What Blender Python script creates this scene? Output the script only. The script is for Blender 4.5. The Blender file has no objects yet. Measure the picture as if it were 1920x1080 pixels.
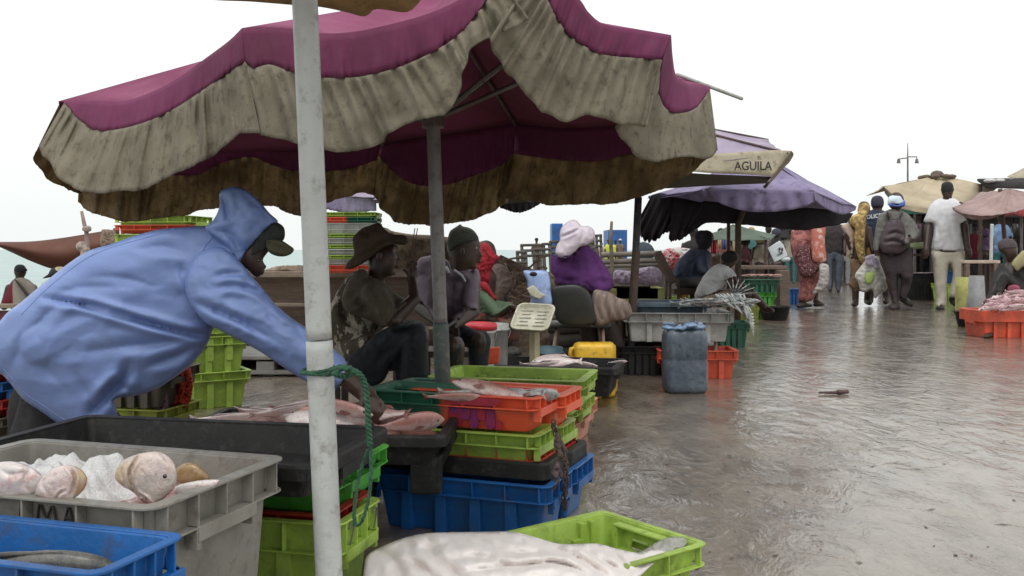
import bpy, bmesh, math, random
import numpy as np
from mathutils import Vector, Matrix, noise, geometry
from mathutils.bvhtree import BVHTree
WSHRINK = [False]
R = math.radians
scn = bpy.context.scene
COL = scn.collection
# ---------------------------------------------------------------- camera, sky, sun, exposure
F = 1800.0; H = 0.87; HY = 468.0
cam = bpy.data.cameras.new('camera'); camo = bpy.data.objects.new('camera', cam); COL.objects.link(camo)
camo.location = (0, 0, H); camo.rotation_euler = (R(90), 0, 0)
cam.sensor_width = 36; cam.lens = F / 1920 * 36; cam.shift_y = -(540 - HY) / 1920
cam.clip_start = 0.05; cam.clip_end = 12000
scn.camera = camo
world = bpy.data.worlds.new('World'); scn.world = world; world.use_nodes = True
wn = world.node_tree.nodes; wl = world.node_tree.links; wn.clear()
sky = wn.new('ShaderNodeTexSky'); sky.sky_type = 'NISHITA'; sky.sun_disc = False
sky.sun_elevation = R(58); sky.sun_rotation = R(200); sky.air_density = 1.0; sky.dust_density = 6.0; sky.ozone_density = 1.0
hs = wn.new('ShaderNodeHueSaturation'); hs.inputs['Saturation'].default_value = 0.06
mx = wn.new('ShaderNodeMix'); mx.data_type = 'RGBA'; mx.inputs[0].default_value = 0.62
mx.inputs['B'].default_value = (11.5, 11.9, 11.7, 1)      # closed cloud cover over the clear sky
bgn = wn.new('ShaderNodeBackground'); bgn.inputs[1].default_value = 0.112
wo = wn.new('ShaderNodeOutputWorld')
wl.new(sky.outputs[0], hs.inputs['Color']); wl.new(hs.outputs[0], mx.inputs['A'])
wl.new(mx.outputs['Result'], bgn.inputs[0]); wl.new(bgn.outputs[0], wo.inputs[0])
sl = bpy.data.lights.new('sun', 'SUN'); sl.energy = 0.7; sl.angle = R(25); sl.color = (1, .97, .93)
so = bpy.data.objects.new('sun', sl); COL.objects.link(so)
so.rotation_euler = (R(32), 0, R(200 - 180))
scn.view_settings.view_transform = 'Standard'; scn.view_settings.look = 'None'
scn.view_settings.exposure = 0.2; scn.view_settings.gamma = 1.0
scn.render.engine = 'CYCLES'
try:
    scn.cycles.max_bounces = 7; scn.cycles.transparent_max_bounces = 12
except Exception: pass

rng = random.Random(7)
def P(px, py, Y):            # the world point seen at this place of the photograph, Y metres away
    return Vector(((px - 960) / F * Y, Y, H - (py - HY) / F * Y))
def G(px, py, z=0.0):        # the point at height z seen there
    return P(px, py, F * (H - z) / (py - HY))
def lin(h):
    h = h.lstrip('#'); v = [int(h[i:i+2], 16) / 255 for i in (0, 2, 4)]
    return tuple((c / 12.92 if c < .04045 else ((c + .055) / 1.055) ** 2.4) for c in v)

# ---------------------------------------------------------------- materials
def mat(name, c1, c2=None, c3=None, rough=.6, scale=8., bump=.0, bscale=60., metal=0., trans=0., split=None, stretch=(1, 1, 1), thr=(.4, .62), spec=.5, coat=0., detail=6., alpha=1.):
    """base c1, large mottling to c2, small stains to c3"""
    m = bpy.data.materials.new(name); m.use_nodes = True
    n = m.node_tree.nodes; l = m.node_tree.links; b = n['Principled BSDF']; out = n['Material Output']
    tc = n.new('ShaderNodeTexCoord'); mp = n.new('ShaderNodeMapping'); mp.inputs['Scale'].default_value = stretch
    l.new(tc.outputs['Object'], mp.inputs['Vector'])
    def nz(s, d=6., r=.6):
        t = n.new('ShaderNodeTexNoise'); t.inputs['Scale'].default_value = s; t.inputs['Detail'].default_value = d
        t.inputs['Roughness'].default_value = r; l.new(mp.outputs[0], t.inputs['Vector']); return t
    def ramp(t, lo, hi):
        r = n.new('ShaderNodeMapRange'); r.inputs['From Min'].default_value = lo; r.inputs['From Max'].default_value = hi
        r.clamp = True; l.new(t.outputs['Fac'], r.inputs['Value']); return r
    cur = n.new('ShaderNodeRGB'); cur.outputs[0].default_value = (*c1, 1); cur = cur.outputs[0]
    def mixc(fac, cA, cB):
        q = n.new('ShaderNodeMix'); q.data_type = 'RGBA'; l.new(fac, q.inputs[0]); l.new(cA, q.inputs['A'])
        if isinstance(cB, tuple): q.inputs['B'].default_value = (*cB, 1)
        else: l.new(cB, q.inputs['B'])
        return q.outputs['Result']
    if split:                                  # a crate moulded in two colours
        sx = n.new('ShaderNodeSeparateXYZ'); l.new(tc.outputs['Object'], sx.inputs[0])
        mr = n.new('ShaderNodeMapRange'); wd_ = split[2] if len(split) > 2 else .012; mr.inputs['From Min'].default_value = split[0] - wd_; mr.inputs['From Max'].default_value = split[0] + wd_
        l.new(sx.outputs[split[3] if len(split) > 3 else 'X'], mr.inputs['Value']); cur = mixc(mr.outputs[0], cur, split[1])
    t1 = nz(scale, detail)
    if c2: cur = mixc(ramp(t1, *thr).outputs[0], cur, c2)
    t2 = nz(scale * 5.3, 8., .7)
    if c3: cur = mixc(ramp(t2, .52, .7).outputs[0], cur, c3)
    l.new(cur, b.inputs['Base Color'])
    rr = n.new('ShaderNodeMapRange'); rr.inputs['To Min'].default_value = max(.03, rough - .14); rr.inputs['To Max'].default_value = min(1, rough + .14)
    rr.inputs['From Min'].default_value = .3; rr.inputs['From Max'].default_value = .7
    l.new(t2.outputs['Fac'], rr.inputs['Value']); l.new(rr.outputs[0], b.inputs['Roughness'])
    b.inputs['Metallic'].default_value = metal
    b.inputs['Specular IOR Level'].default_value = spec
    if coat: b.inputs['Coat Weight'].default_value = coat; b.inputs['Coat Roughness'].default_value = .12
    if alpha < 1: b.inputs['Alpha'].default_value = alpha
    if bump:
        t3 = nz(bscale, 8., .65); bp = n.new('ShaderNodeBump'); bp.inputs['Strength'].default_value = bump; bp.inputs['Distance'].default_value = .01
        l.new(t3.outputs['Fac'], bp.inputs['Height']); l.new(bp.outputs[0], b.inputs['Normal'])
    if trans:
        tr = n.new('ShaderNodeBsdfTranslucent'); l.new(cur, tr.inputs['Color']); ms = n.new('ShaderNodeMixShader'); ms.inputs[0].default_value = trans
        l.new(b.outputs[0], ms.inputs[1]); l.new(tr.outputs[0], ms.inputs[2]); l.new(ms.outputs[0], out.inputs['Surface'])
    return m
_mc = {}
def M(key, *a, **k):
    if key not in _mc: _mc[key] = mat(key, *a, **k)
    return _mc[key]
DIRT = (.05, .042, .03)
def plastic(key, c, split=None):
    if split: return M('plastic_' + key, c, None, None, rough=.42, scale=5., bump=.12, bscale=40, split=split)
    d = tuple(x * .62 for x in c)
    return M('plastic_' + key, c, d, tuple(x * .4 + y * .6 for x, y in zip(c, DIRT)), rough=.42, scale=4., bump=.22, bscale=34)

# ---------------------------------------------------------------- objects
WRAP = []
ORD = ['leftmost', 'second', 'third', 'fourth', 'fifth', 'sixth', 'seventh', 'eighth', 'ninth', 'tenth', 'eleventh', 'twelfth', 'thirteenth', 'fourteenth', 'fifteenth']
def nth(i): return 'leftmost' if i == 0 else ORD[i] + ' from the left'
def base(name, loc, label, cat, group=None, kind=None, rot=0.):
    WRAP.clear()
    o = bpy.data.objects.new(name, None); COL.objects.link(o); o.location = loc; o.rotation_euler.z = rot
    o.empty_display_size = .1
    tagp(o, label, cat, group, kind); return o
def tagp(o, label=None, cat=None, group=None, kind=None):
    if label: o['label'] = label
    if cat: o['category'] = cat
    if group: o['group'] = group
    if kind: o['kind'] = kind
    return o
def place(name, me, m, parent=None, smooth=True, local=False):
    """links the mesh (given in world coordinates unless local) as one object under parent"""
    if parent is not None and not local:
        q = parent; T = Matrix.Identity(4)
        while q is not None:
            T = Matrix.Translation(q.location) @ Matrix.Rotation(q.rotation_euler.z, 4, 'Z') @ T; q = q.parent
        me.transform(T.inverted())
    me.name = name
    o = bpy.data.objects.new(name, me); COL.objects.link(o)
    if m is not None: me.materials.clear(); me.materials.append(m)
    for p in me.polygons: p.use_smooth = smooth
    if parent is not None: o.parent = parent
    return o
def mesh(verts, faces):
    me = bpy.data.meshes.new('m'); me.from_pydata([tuple(v) for v in verts], [], faces); me.update(); return me
def bm_mesh(bm):
    me = bpy.data.meshes.new('m'); bmesh.ops.recalc_face_normals(bm, faces=bm.faces); bm.to_mesh(me); bm.free(); return me
def evald(o):
    dg = bpy.context.evaluated_depsgraph_get(); me = bpy.data.meshes.new_from_object(o.evaluated_get(dg)); return me
class MB:
    """collects shapes into one mesh"""
    def __init__(s): s.v = []; s.f = []
    def add(s, v, f):
        k = len(s.v); s.v += [tuple(p) for p in v]; s.f += [tuple(i + k for i in q) for q in f]; return s
    def box(s, c, d, rot=None):
        c = Vector(c); x, y, z = d[0] / 2, d[1] / 2, d[2] / 2
        vs = [Vector((a * x, b * y, e * z)) for a in (-1, 1) for b in (-1, 1) for e in (-1, 1)]
        if rot is not None: vs = [rot @ v for v in vs]
        return s.add([c + v for v in vs], [(0, 1, 3, 2), (4, 6, 7, 5), (0, 4, 5, 1), (2, 3, 7, 6), (0, 2, 6, 4), (1, 5, 7, 3)])
    def loft(s, rings, cap=True, closed=False):
        n = len(rings[0]); vs = [p for r in rings for p in r]; fs = []
        m = len(rings); K = m if closed else m - 1
        for i in range(K):
            a = i * n; b = ((i + 1) % m) * n
            for j in range(n): fs.append((a + j, a + (j + 1) % n, b + (j + 1) % n, b + j))
        if cap and not closed: fs.append(tuple(range(n - 1, -1, -1))); fs.append(tuple((m - 1) * n + j for j in range(n)))
        return s.add(vs, fs)
    def tube(s, pts, rad, n=8):
        pts = [Vector(p) for p in pts]; rings = []; up = None
        if len(pts) == 2 and n > 5:      # short end rings keep the shading of the long side even
            e_ = min(.02, .1 * (pts[1] - pts[0]).length) / max((pts[1] - pts[0]).length, 1e-6); r2 = rad if isinstance(rad, (list, tuple)) else [rad, rad]
            pts = [pts[0], pts[0].lerp(pts[1], e_), pts[1].lerp(pts[0], e_), pts[1]]; rad = [r2[0], r2[0], r2[1], r2[1]]
        for i, p in enumerate(pts):
            t = (pts[min(i + 1, len(pts) - 1)] - pts[max(i - 1, 0)])
            if t.length < 1e-9: t = Vector((0, 0, 1))
            t.normalize()
            if up is None: up = Vector((0, 0, 1)) if abs(t.z) < .9 else Vector((1, 0, 0))
            a = t.cross(up); a.normalize(); b = a.cross(t); up = b
            r = rad[i] if isinstance(rad, (list, tuple)) else rad
            rings.append([p + a * (r * math.cos(2 * math.pi * j / n)) + b * (r * math.sin(2 * math.pi * j / n)) for j in range(n)])
        return s.loft(rings)
    def capsule(s, p0, p1, r0, r1, n=12, sq=(1, 1, 1)):
        p0 = Vector(p0); p1 = Vector(p1); d = p1 - p0
        if d.length < 1e-6: d = Vector((0, 0, 1e-4))
        t = d.normalized(); up = Vector((0, 1, 0)) if abs(t.y) < .9 else Vector((1, 0, 0))
        a = t.cross(up).normalized(); b = a.cross(t); rings = []
        for k in range(1, 6):
            th = math.pi / 2 * k / 5; rings.append((p0 - t * (r0 * math.cos(th)), r0 * math.sin(th)))
        for k in range(5, 0, -1):
            th = math.pi / 2 * k / 5; rings.append((p1 + t * (r1 * math.cos(th)), r1 * math.sin(th)))
        mid = (p0 + p1) / 2
        def S(v): w = v - mid; return mid + Vector((w.x * sq[0], w.y * sq[1], w.z * sq[2]))
        return s.loft([[S(c + a * (r * math.cos(2 * math.pi * j / n)) + b * (r * math.sin(2 * math.pi * j / n))) for j in range(n)] for c, r in rings])
    def ball(s, c, r, n=14, m=9):
        c = Vector(c); r = (r, r, r) if not isinstance(r, (list, tuple)) else r
        rings = [[c + Vector((r[0] * math.sin(th) * math.cos(2 * math.pi * j / n), r[1] * math.sin(th) * math.sin(2 * math.pi * j / n), r[2] * math.cos(th))) for j in range(n)]
                 for th in [math.pi * (k + .15) / (m + .3 - 0) for k in range(m + 1)]]
        return s.loft(rings)
    def mesh(s): return mesh(s.v, s.f)
    def put(s, name, m, parent=None, smooth=True, local=False, bevel=0.):
        me = s.mesh()
        bm = bmesh.new(); bm.from_mesh(me); bmesh.ops.recalc_face_normals(bm, faces=bm.faces); bm.to_mesh(me); bm.free()
        o = place(name, me, m, parent, smooth, local)
        if bevel:
            bv = o.modifiers.new('bevel', 'BEVEL'); bv.width = bevel; bv.segments = 2; bv.limit_method = 'ANGLE'; bv.angle_limit = R(40)
        return o
def remesh(mb, voxel, smooth=3, disp=None):
    """one continuous skin round all the shapes of mb"""
    o = bpy.data.objects.new('t', mb.mesh()); COL.objects.link(o)
    r = o.modifiers.new('r', 'REMESH'); r.mode = 'VOXEL'; r.voxel_size = voxel
    if smooth:
        q = o.modifiers.new('s', 'SMOOTH'); q.factor = .5; q.iterations = smooth
    me = evald(o); bpy.data.objects.remove(o)
    if disp:
        me.update(); nn = [v.normal.copy() for v in me.vertices]
        for v, q in zip(me.vertices, nn): v.co = v.co + q * disp(v.co)
    return me
def folds(amp, sc=9., st=(1, 1, 1), seed=0.):
    def f(c):
        p = Vector((c.x * sc * st[0] + seed, c.y * sc * st[1], c.z * sc * st[2]))
        a = 1 - abs(noise.noise(p)) * 2.4
        return amp * (a * .8 + noise.noise(p * 2.7) * .5 - .3)
    return f

# ---------------------------------------------------------------- curves in the photograph's plane
def cr(pts, n, closed=False):
    """Catmull-Rom through pts, n samples at equal arc length"""
    pts = [np.array(p, float) for p in pts]; m = len(pts); out = []
    K = m if closed else m - 1
    for i in range(K):
        p1 = pts[i]; p2 = pts[(i + 1) % m]
        p0 = pts[(i - 1) % m] if (closed or i > 0) else p1; p3 = pts[(i + 2) % m] if (closed or i + 2 < m) else p2
        for k in range(12):
            t = k / 12
            out.append(.5 * (2 * p1 + (p2 - p0) * t + (2 * p0 - 5 * p1 + 4 * p2 - p3) * t * t + (3 * p1 - p0 - 3 * p2 + p3) * t ** 3))
    out.append(pts[0] if closed else pts[-1]); A = np.array(out)
    s = np.concatenate([[0], np.cumsum(np.linalg.norm(np.diff(A, axis=0), axis=1))])
    u = np.linspace(0, s[-1], n, endpoint=not closed)
    return np.stack([np.interp(u, s, A[:, k]) for k in range(A.shape[1])], 1)
def inpoly(X, Y, poly):
    r = np.zeros(X.shape, bool); n = len(poly); j = n - 1
    for i in range(n):
        xi, yi = poly[i]; xj, yj = poly[j]
        if yi != yj: r ^= ((yi > Y) != (yj > Y)) & (X < (xj - xi) * (Y - yi) / (yj - yi) + xi)
        j = i
    return r
def puff(mb, poly, Y, k=.75, step=None, cap=None, back=None, yf=None, creases=(), amp=0., nsc=6., nst=(1, 1), sharp=False, seed=0., wrap=True):
    """a rounded body with this outline: Y its distance in metres (yf(px,py) adds to it), k its thickness against its width, creases = [(points, depth_m, width_px)]"""
    A = np.array(poly, float); per = np.linalg.norm(np.diff(np.vstack([A, A[:1]]), axis=0), axis=1).sum()
    if step is None: step = max(1.6, per / 90)
    nb = max(12, int(per / step))
    if sharp:
        B = []; c = np.vstack([A, A[:1]])
        for a, b in zip(c[:-1], c[1:]):
            q = max(1, int(np.linalg.norm(b - a) / step)); B += [a + (b - a) * t / q for t in range(q)]
        B = np.array(B)
    else: B = cr(poly, nb, True)
    x0, y0 = B.min(0); x1, y1 = B.max(0); g = max(x1 - x0, y1 - y0) / 84
    gx = np.arange(x0 - 2 * g, x1 + 3 * g, g); gy = np.arange(y0 - 2 * g, y1 + 3 * g, g)
    GX, GY = np.meshgrid(gx, gy); mk = inpoly(GX, GY, B)
    u = np.zeros(GX.shape)
    for it in range(700):
        s = .25 * (np.roll(u, 1, 0) + np.roll(u, -1, 0) + np.roll(u, 1, 1) + np.roll(u, -1, 1) + 4 * g * g)
        u = np.where(mk, u + 1.0 * (s - u), 0)
        if it % 120 == 119: u = np.where(mk, u * 1.0, 0)
    hgt = np.sqrt(np.maximum(u, 0))
    ix = np.arange(x0 + step * .5, x1, step); iy = np.arange(y0 + step * .5, y1, step * .87)
    pts = []
    for r, yy in enumerate(iy):
        xs = ix + (step / 2 if r % 2 else 0); pts.append(np.stack([xs, np.full(xs.shape, yy)], 1))
    pts = np.concatenate(pts) if pts else np.zeros((0, 2))
    if len(pts):
        ok = inpoly(pts[:, 0], pts[:, 1], B)
        dmin = np.min(np.linalg.norm(pts[:, None] - B[None], axis=2), 1) if len(pts) * len(B) < 4e7 else np.full(len(pts), 9)
        pts = pts[ok & (dmin > step * .55)]
    V = [Vector(p) for p in np.vstack([B, pts])]; n = len(B)
    vv, ee, ff, ov, _, _ = geometry.delaunay_2d_cdt(V, [(i, (i + 1) % n) for i in range(n)], [], 0, 1e-4)
    vv = np.array([tuple(p) for p in vv]); bset = set(i for i, o in enumerate(ov) if any(q < n for q in o))
    # keep the triangles inside
    cent = np.array([(vv[a] + vv[b] + vv[c]) / 3 for a, b, c in ff]); ins = inpoly(cent[:, 0], cent[:, 1], B)
    ff = [f for f, i in zip(ff, ins) if i]
    fx = np.clip((vv[:, 0] - gx[0]) / g, 0, len(gx) - 1.001); fy = np.clip((vv[:, 1] - gy[0]) / g, 0, len(gy) - 1.001)
    i0 = fx.astype(int); j0 = fy.astype(int); a = fx - i0; b = fy - j0
    h = (hgt[j0, i0] * (1 - a) * (1 - b) + hgt[j0, i0 + 1] * a * (1 - b) + hgt[j0 + 1, i0] * (1 - a) * b + hgt[j0 + 1, i0 + 1] * a * b)
    h = h * k * Y / F
    if cap: h = cap * np.tanh(h / cap)
    edge = np.clip(h / (h.max() * .35 + 1e-9), 0, 1)
    dz = np.zeros(len(vv))
    for cpts, dep, wid in creases:
        C = cr(cpts, 40); D = np.linalg.norm(vv[:, None] - C[None], axis=2); dm = D.min(1); am = D.argmin(1) / 39.
        taper = np.sin(np.clip(am, .02, .98) * math.pi) ** .5
        # a valley with a raised lip beside it
        dz += .8 * dep * taper * (1.15 * np.exp(-dm / wid * 1.1) - .5 * np.exp(-((dm - wid * 2.4) / (wid * 1.5)) ** 2))
    if amp:
        for i, p in enumerate(vv):
            q = Vector((p[0] * nsc / 100 * nst[0] + seed, p[1] * nsc / 100 * nst[1], seed * 1.7))
            dz[i] += .5 * amp * ((abs(noise.noise(q)) * 2 - .5) + .5 * noise.noise(q * 2.3))
    bk = k if back is None else back
    dz *= edge; nv = len(vv); yfr = np.zeros(nv); ybk = np.zeros(nv)
    for i, p in enumerate(vv):
        yy = Y + (yf(p[0], p[1]) if yf else 0); yfr[i] = yy - h[i]; ybk[i] = yy + h[i] * bk / k
    if WRAP and wrap:       # clothing lies over what it covers
        lo = np.full(nv, 9e9); hi = np.full(nv, -9e9); o0 = Vector((0, 0, H))
        for i, p in enumerate(vv):
            if i in bset: continue
            dr = P(p[0], p[1], 1.0) - o0; L1 = dr.length; dr.normalize()
            for t in WRAP:
                q = t.ray_cast(o0, dr)
                if q[0] is not None and q[0].y > yfr[i] - .32 and q[0].y < ybk[i] + .05: lo[i] = min(lo[i], q[0].y - .007)
                far = o0 + dr * ((Y + 2) * L1); q = t.ray_cast(far, -dr)
                if q[0] is not None and q[0].y < ybk[i] + .32 and q[0].y > yfr[i] - .05: hi[i] = max(hi[i], q[0].y + .007)
        nf = np.minimum(yfr, lo); nb_ = np.maximum(ybk, hi); df = nf - yfr; db = nb_ - ybk
        E_ = np.array([(f[a_], f[(a_ + 1) % 3]) for f in ff for a_ in range(3)]); cnt = np.bincount(E_[:, 0], minlength=nv) + 1e-9
        for it in range(5):
            df = np.minimum(np.where(df < 0, df, 0), .35 * df + .65 * np.bincount(E_[:, 0], weights=df[E_[:, 1]], minlength=nv) / cnt); df = np.minimum(df, nf - yfr)
            db = .35 * db + .65 * np.bincount(E_[:, 0], weights=db[E_[:, 1]], minlength=nv) / cnt; db = np.maximum(db, nb_ - ybk)
        yfr = yfr + df; ybk = ybk + db; dz = np.minimum(yfr + dz, lo - .004) - yfr
    vs = []; fi = []; bi = []
    for i, p in enumerate(vv):
        yy = Y + (yf(p[0], p[1]) if yf else 0)
        if i in bset: vs.append(P(p[0], p[1], yy)); fi.append(len(vs) - 1); bi.append(len(vs) - 1)
        else:
            vs.append(P(p[0], p[1], yfr[i] + dz[i])); fi.append(len(vs) - 1)
            vs.append(P(p[0], p[1], ybk[i])); bi.append(len(vs) - 1)
    fs = [(fi[a], fi[c], fi[b]) for a, b, c in ff] + [(bi[a], bi[b], bi[c]) for a, b, c in ff]
    if WRAP and wrap: WRAP.append(BVHTree.FromPolygons(vs, fs))
    return mb.add(vs, fs)
def PX(poly, zx, ox, oy):
    """outline points measured in an enlarged view: scale zx, origin ox, oy"""
    return [(ox + x / zx, oy + y / zx) for x, y in poly]
def bodyp(me, m, parent):
    WRAP.append(BVHTree.FromPolygons([v.co.copy() for v in me.vertices], [tuple(p.vertices) for p in me.polygons])); return place('body', me, m, parent)
def pcap(mb, x1, y1, x2, y2, Y1, Y2, r1, r2, sq=(1, 1, 1)):
    if WSHRINK[0]:
        rm = max(r1 * Y1, r2 * Y2) / F
        if math.hypot(x2 - x1, y2 - y1) > 12 and rm > .06: k = .62 if rm > .075 else .8; r1 *= k; r2 *= k
    return mb.capsule(P(x1, y1, Y1), P(x2, y2, Y2), r1 * Y1 / F, r2 * Y2 / F, sq=sq)
def text_mesh(s, size, ext=.001, bold=.0):
    cu = bpy.data.curves.new('t', 'FONT'); cu.body = s; cu.size = size; cu.extrude = ext; cu.offset = bold; cu.align_x = 'CENTER'; cu.align_y = 'CENTER'
    o = bpy.data.objects.new('t', cu); COL.objects.link(o); me = evald(o); bpy.data.objects.remove(o); return me
def flatquad(me, a, b, c):
    """lays a mesh of the xy plane on the plane with centre a, x axis b, y axis c"""
    n = b.cross(c).normalized(); T = Matrix(((b.x, c.x, n.x, a.x), (b.y, c.y, n.y, a.y), (b.z, c.z, n.z, a.z), (0, 0, 0, 1))); me.transform(T); return me
def strokes(mb, strk, fn, rad, n=6):
    for s in strk: mb.tube([fn(x, y) for x, y in cr(s, max(4, 4 * len(s)))], rad, n)
    return mb
# ================================================================ THE SETTING
def wet_ground():
    m = bpy.data.materials.new('wet_ground'); m.use_nodes = True; n = m.node_tree.nodes; l = m.node_tree.links; b = n['Principled BSDF']
    tc = n.new('ShaderNodeTexCoord')
    def nz(s, d=6, r=.6, st=(1, 1, 1), dist=0.):
        mp = n.new('ShaderNodeMapping'); mp.inputs['Scale'].default_value = st; l.new(tc.outputs['Object'], mp.inputs[0])
        t = n.new('ShaderNodeTexNoise'); t.inputs['Scale'].default_value = s; t.inputs['Detail'].default_value = d; t.inputs['Roughness'].default_value = r
        t.inputs['Distortion'].default_value = dist; l.new(mp.outputs[0], t.inputs[0]); return t
    def mr(t, a, c, lo=0., hi=1.):
        q = n.new('ShaderNodeMapRange'); q.inputs['From Min'].default_value = a; q.inputs['From Max'].default_value = c
        q.inputs['To Min'].default_value = lo; q.inputs['To Max'].default_value = hi; l.new(t.outputs['Fac'] if hasattr(t, 'outputs') else t, q.inputs['Value']); return q.outputs[0]
    def mc(f, A, B):
        q = n.new('ShaderNodeMix'); q.data_type = 'RGBA'; l.new(f, q.inputs[0])
        for k, v in (('A', A), ('B', B)):
            if isinstance(v, tuple): q.inputs[k].default_value = (*v, 1)
            else: l.new(v, q.inputs[k])
        return q.outputs['Result']
    big = nz(.55, 5, .55, (1, 1, 1)); mid = nz(3.2, 7, .65, (1, .55, 1), .6); fine = nz(17, 8, .7, (1, .6, 1), .8); grit = nz(70, 6, .7)
    c = mc(mr(mid, .38, .62), (.120, .090, .064), (.225, .180, .135))
    c = mc(mr(fine, .55, .7), c, (.05, .04, .032)); c = mc(mr(grit, .60, .72), c, (.24, .21, .18))
    l.new(c, b.inputs['Base Color'])
    # standing water where the broad noise is low: smooth film, elsewhere wet mud
    film = mr(big, .42, .66)
    add = n.new('ShaderNodeMath'); add.operation = 'MULTIPLY_ADD'; l.new(film, add.inputs[0]); add.inputs[1].default_value = .14; l.new(mr(mid, .3, .7, .04, .20), add.inputs[2])
    b.inputs['Roughness'].default_value = .45
    b.inputs['Specular IOR Level'].default_value = .4
    def bump(t, st, dist, prev=None):
        q = n.new('ShaderNodeBump'); q.inputs['Strength'].default_value = st; q.inputs['Distance'].default_value = dist; l.new(t.outputs['Fac'], q.inputs['Height'])
        if prev: l.new(prev.outputs[0], q.inputs['Normal'])
        return q
    b1 = bump(nz(2.6, 3, .5, (1, .8, 1), .3), .30, .05); b2 = bump(nz(11, 5, .55, (1, .55, 1), 1.2), .55, .016, b1); b3 = bump(nz(45, 4, .6, (1, .7, 1), .5), .45, .004, b2)
    l.new(b3.outputs[0], b.inputs['Normal'])
    # a thin film of water over the mud: flat and glossy in the puddles, broken by grit elsewhere
    c1 = bump(nz(1.7, 2, .5, (1, .7, 1), .2), .16, .05); c2 = bump(nz(8, 4, .6, (1, .5, 1), 1.6), .55, .013, c1); c3 = bump(nz(34, 3, .6, (1, .7, 1), .6), .22, .003, c2)
    l.new(c3.outputs[0], b.inputs['Coat Normal']); l.new(mr(big, .30, .46, .75, 1.), b.inputs['Coat Weight']); l.new(mr(mid, .35, .7, .04, .16), b.inputs['Coat Roughness']); b.inputs['Coat IOR'].default_value = 1.45
    return m
def edge_x(Y): return -6.6 + math.tan(R(17)) * (Y - 8)
gv = [(edge_x(-4), -4, 0), (60, -4, 0), (500, 900, 0), (edge_x(900) , 900, 0), (edge_x(60), 60, 0)]
# the quay: one sheet, finer near the camera
vs = []; fs = []; ys = [-4, -2, 0, 1, 2, 3, 4, 6, 8, 11, 15, 20, 30, 45, 70, 120, 250, 900]; K = 14
for y in ys:
    xa = edge_x(y); xb = 25 + max(0, y) * .9
    for k in range(K): vs.append((xa + (xb - xa) * (k / (K - 1)), y, 0))
for r in range(len(ys) - 1):
    for k in range(K - 1): a = r * K + k; fs.append((a, a + 1, a + K + 1, a + K))
o = place('ground', mesh(vs, fs), wet_ground(), None, False); tagp(o, kind='structure')
b = MB()
for y0, y1 in ((-4, 8), (8, 30), (30, 120)):
    pass
q = MB(); q.add([(edge_x(-4) , -4, -.002), (edge_x(900), 900, -.002), (edge_x(900) - .3, 900, -1.6), (edge_x(-4) - .3, -4, -1.6)], [(0, 1, 2, 3)])
o = q.put('quay_edge', M('quay_concrete', (.22, .2, .17), (.12, .1, .08), rough=.8, scale=2), None, False); tagp(o, kind='structure')
sea = mat('sea_water', (.36, .45, .44), (.30, .39, .385), rough=.45, scale=.4, bump=.5, bscale=1.3, stretch=(.4, 1, 1), spec=.5)
o = place('sea', mesh([(-6000, -200, -1.2), (9000, -200, -1.2), (9000, 9000, -1.2), (-6000, 9000, -1.2)], [(0, 1, 2, 3)]), sea, None, False); tagp(o, kind='structure')

# ================================================================ UMBRELLAS
def grid_mesh(rows):
    n = len(rows[0]); vs = [p for r in rows for p in r]; fs = []
    for i in range(len(rows) - 1):
        for j in range(n - 1): a = i * n + j; fs.append((a, a + 1, a + n + 1, a + n))
    return vs, fs
def solid(o, t=.002):
    s = o.modifiers.new('thickness', 'SOLIDIFY'); s.thickness = t; s.offset = 0; return o
def curve3(pts, n): return cr(pts, n)
def between(n, Ya, Yb, bow=0.): return [Ya + (Yb - Ya) * i / (n - 1) + bow * math.sin(math.pi * i / (n - 1)) for i in range(n)]
fab_pink = mat('faded_maroon_canvas', (.21, .032, .115), (.105, .015, .045), (.17, .045, .10), rough=.85, scale=1.3, bump=.1, bscale=300, trans=.13, thr=(.35, .7))
fab_top = mat('sun_bleached_canvas', (.25, .055, .13), (.18, .035, .085), rough=.85, scale=2.5, bump=.1, bscale=300, trans=.05)
fab_ruffle = mat('dirty_beige_ruffle', (.235, .205, .15), (.15, .128, .09), (.09, .075, .052), rough=.9, scale=6, bump=.2, bscale=120, trans=.17, thr=(.40, .66))
fab_ruffle2 = mat('dirty_backlit_ruffle', (.37, .29, .18), (.23, .17, .095), (.13, .095, .055), rough=.9, scale=7, bump=.2, bscale=120, trans=.58, thr=(.42, .6))  # far and left sides: same ruffle cloth, light from behind put into its colour
hubp = P(822, -10, 3.4)
U = base('maroon_umbrella', (hubp.x, 3.4, 0), 'large maroon market umbrella with dirty beige ruffled valance, nearest to the camera', 'umbrella', 'market umbrellas over the fish stalls')
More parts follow.
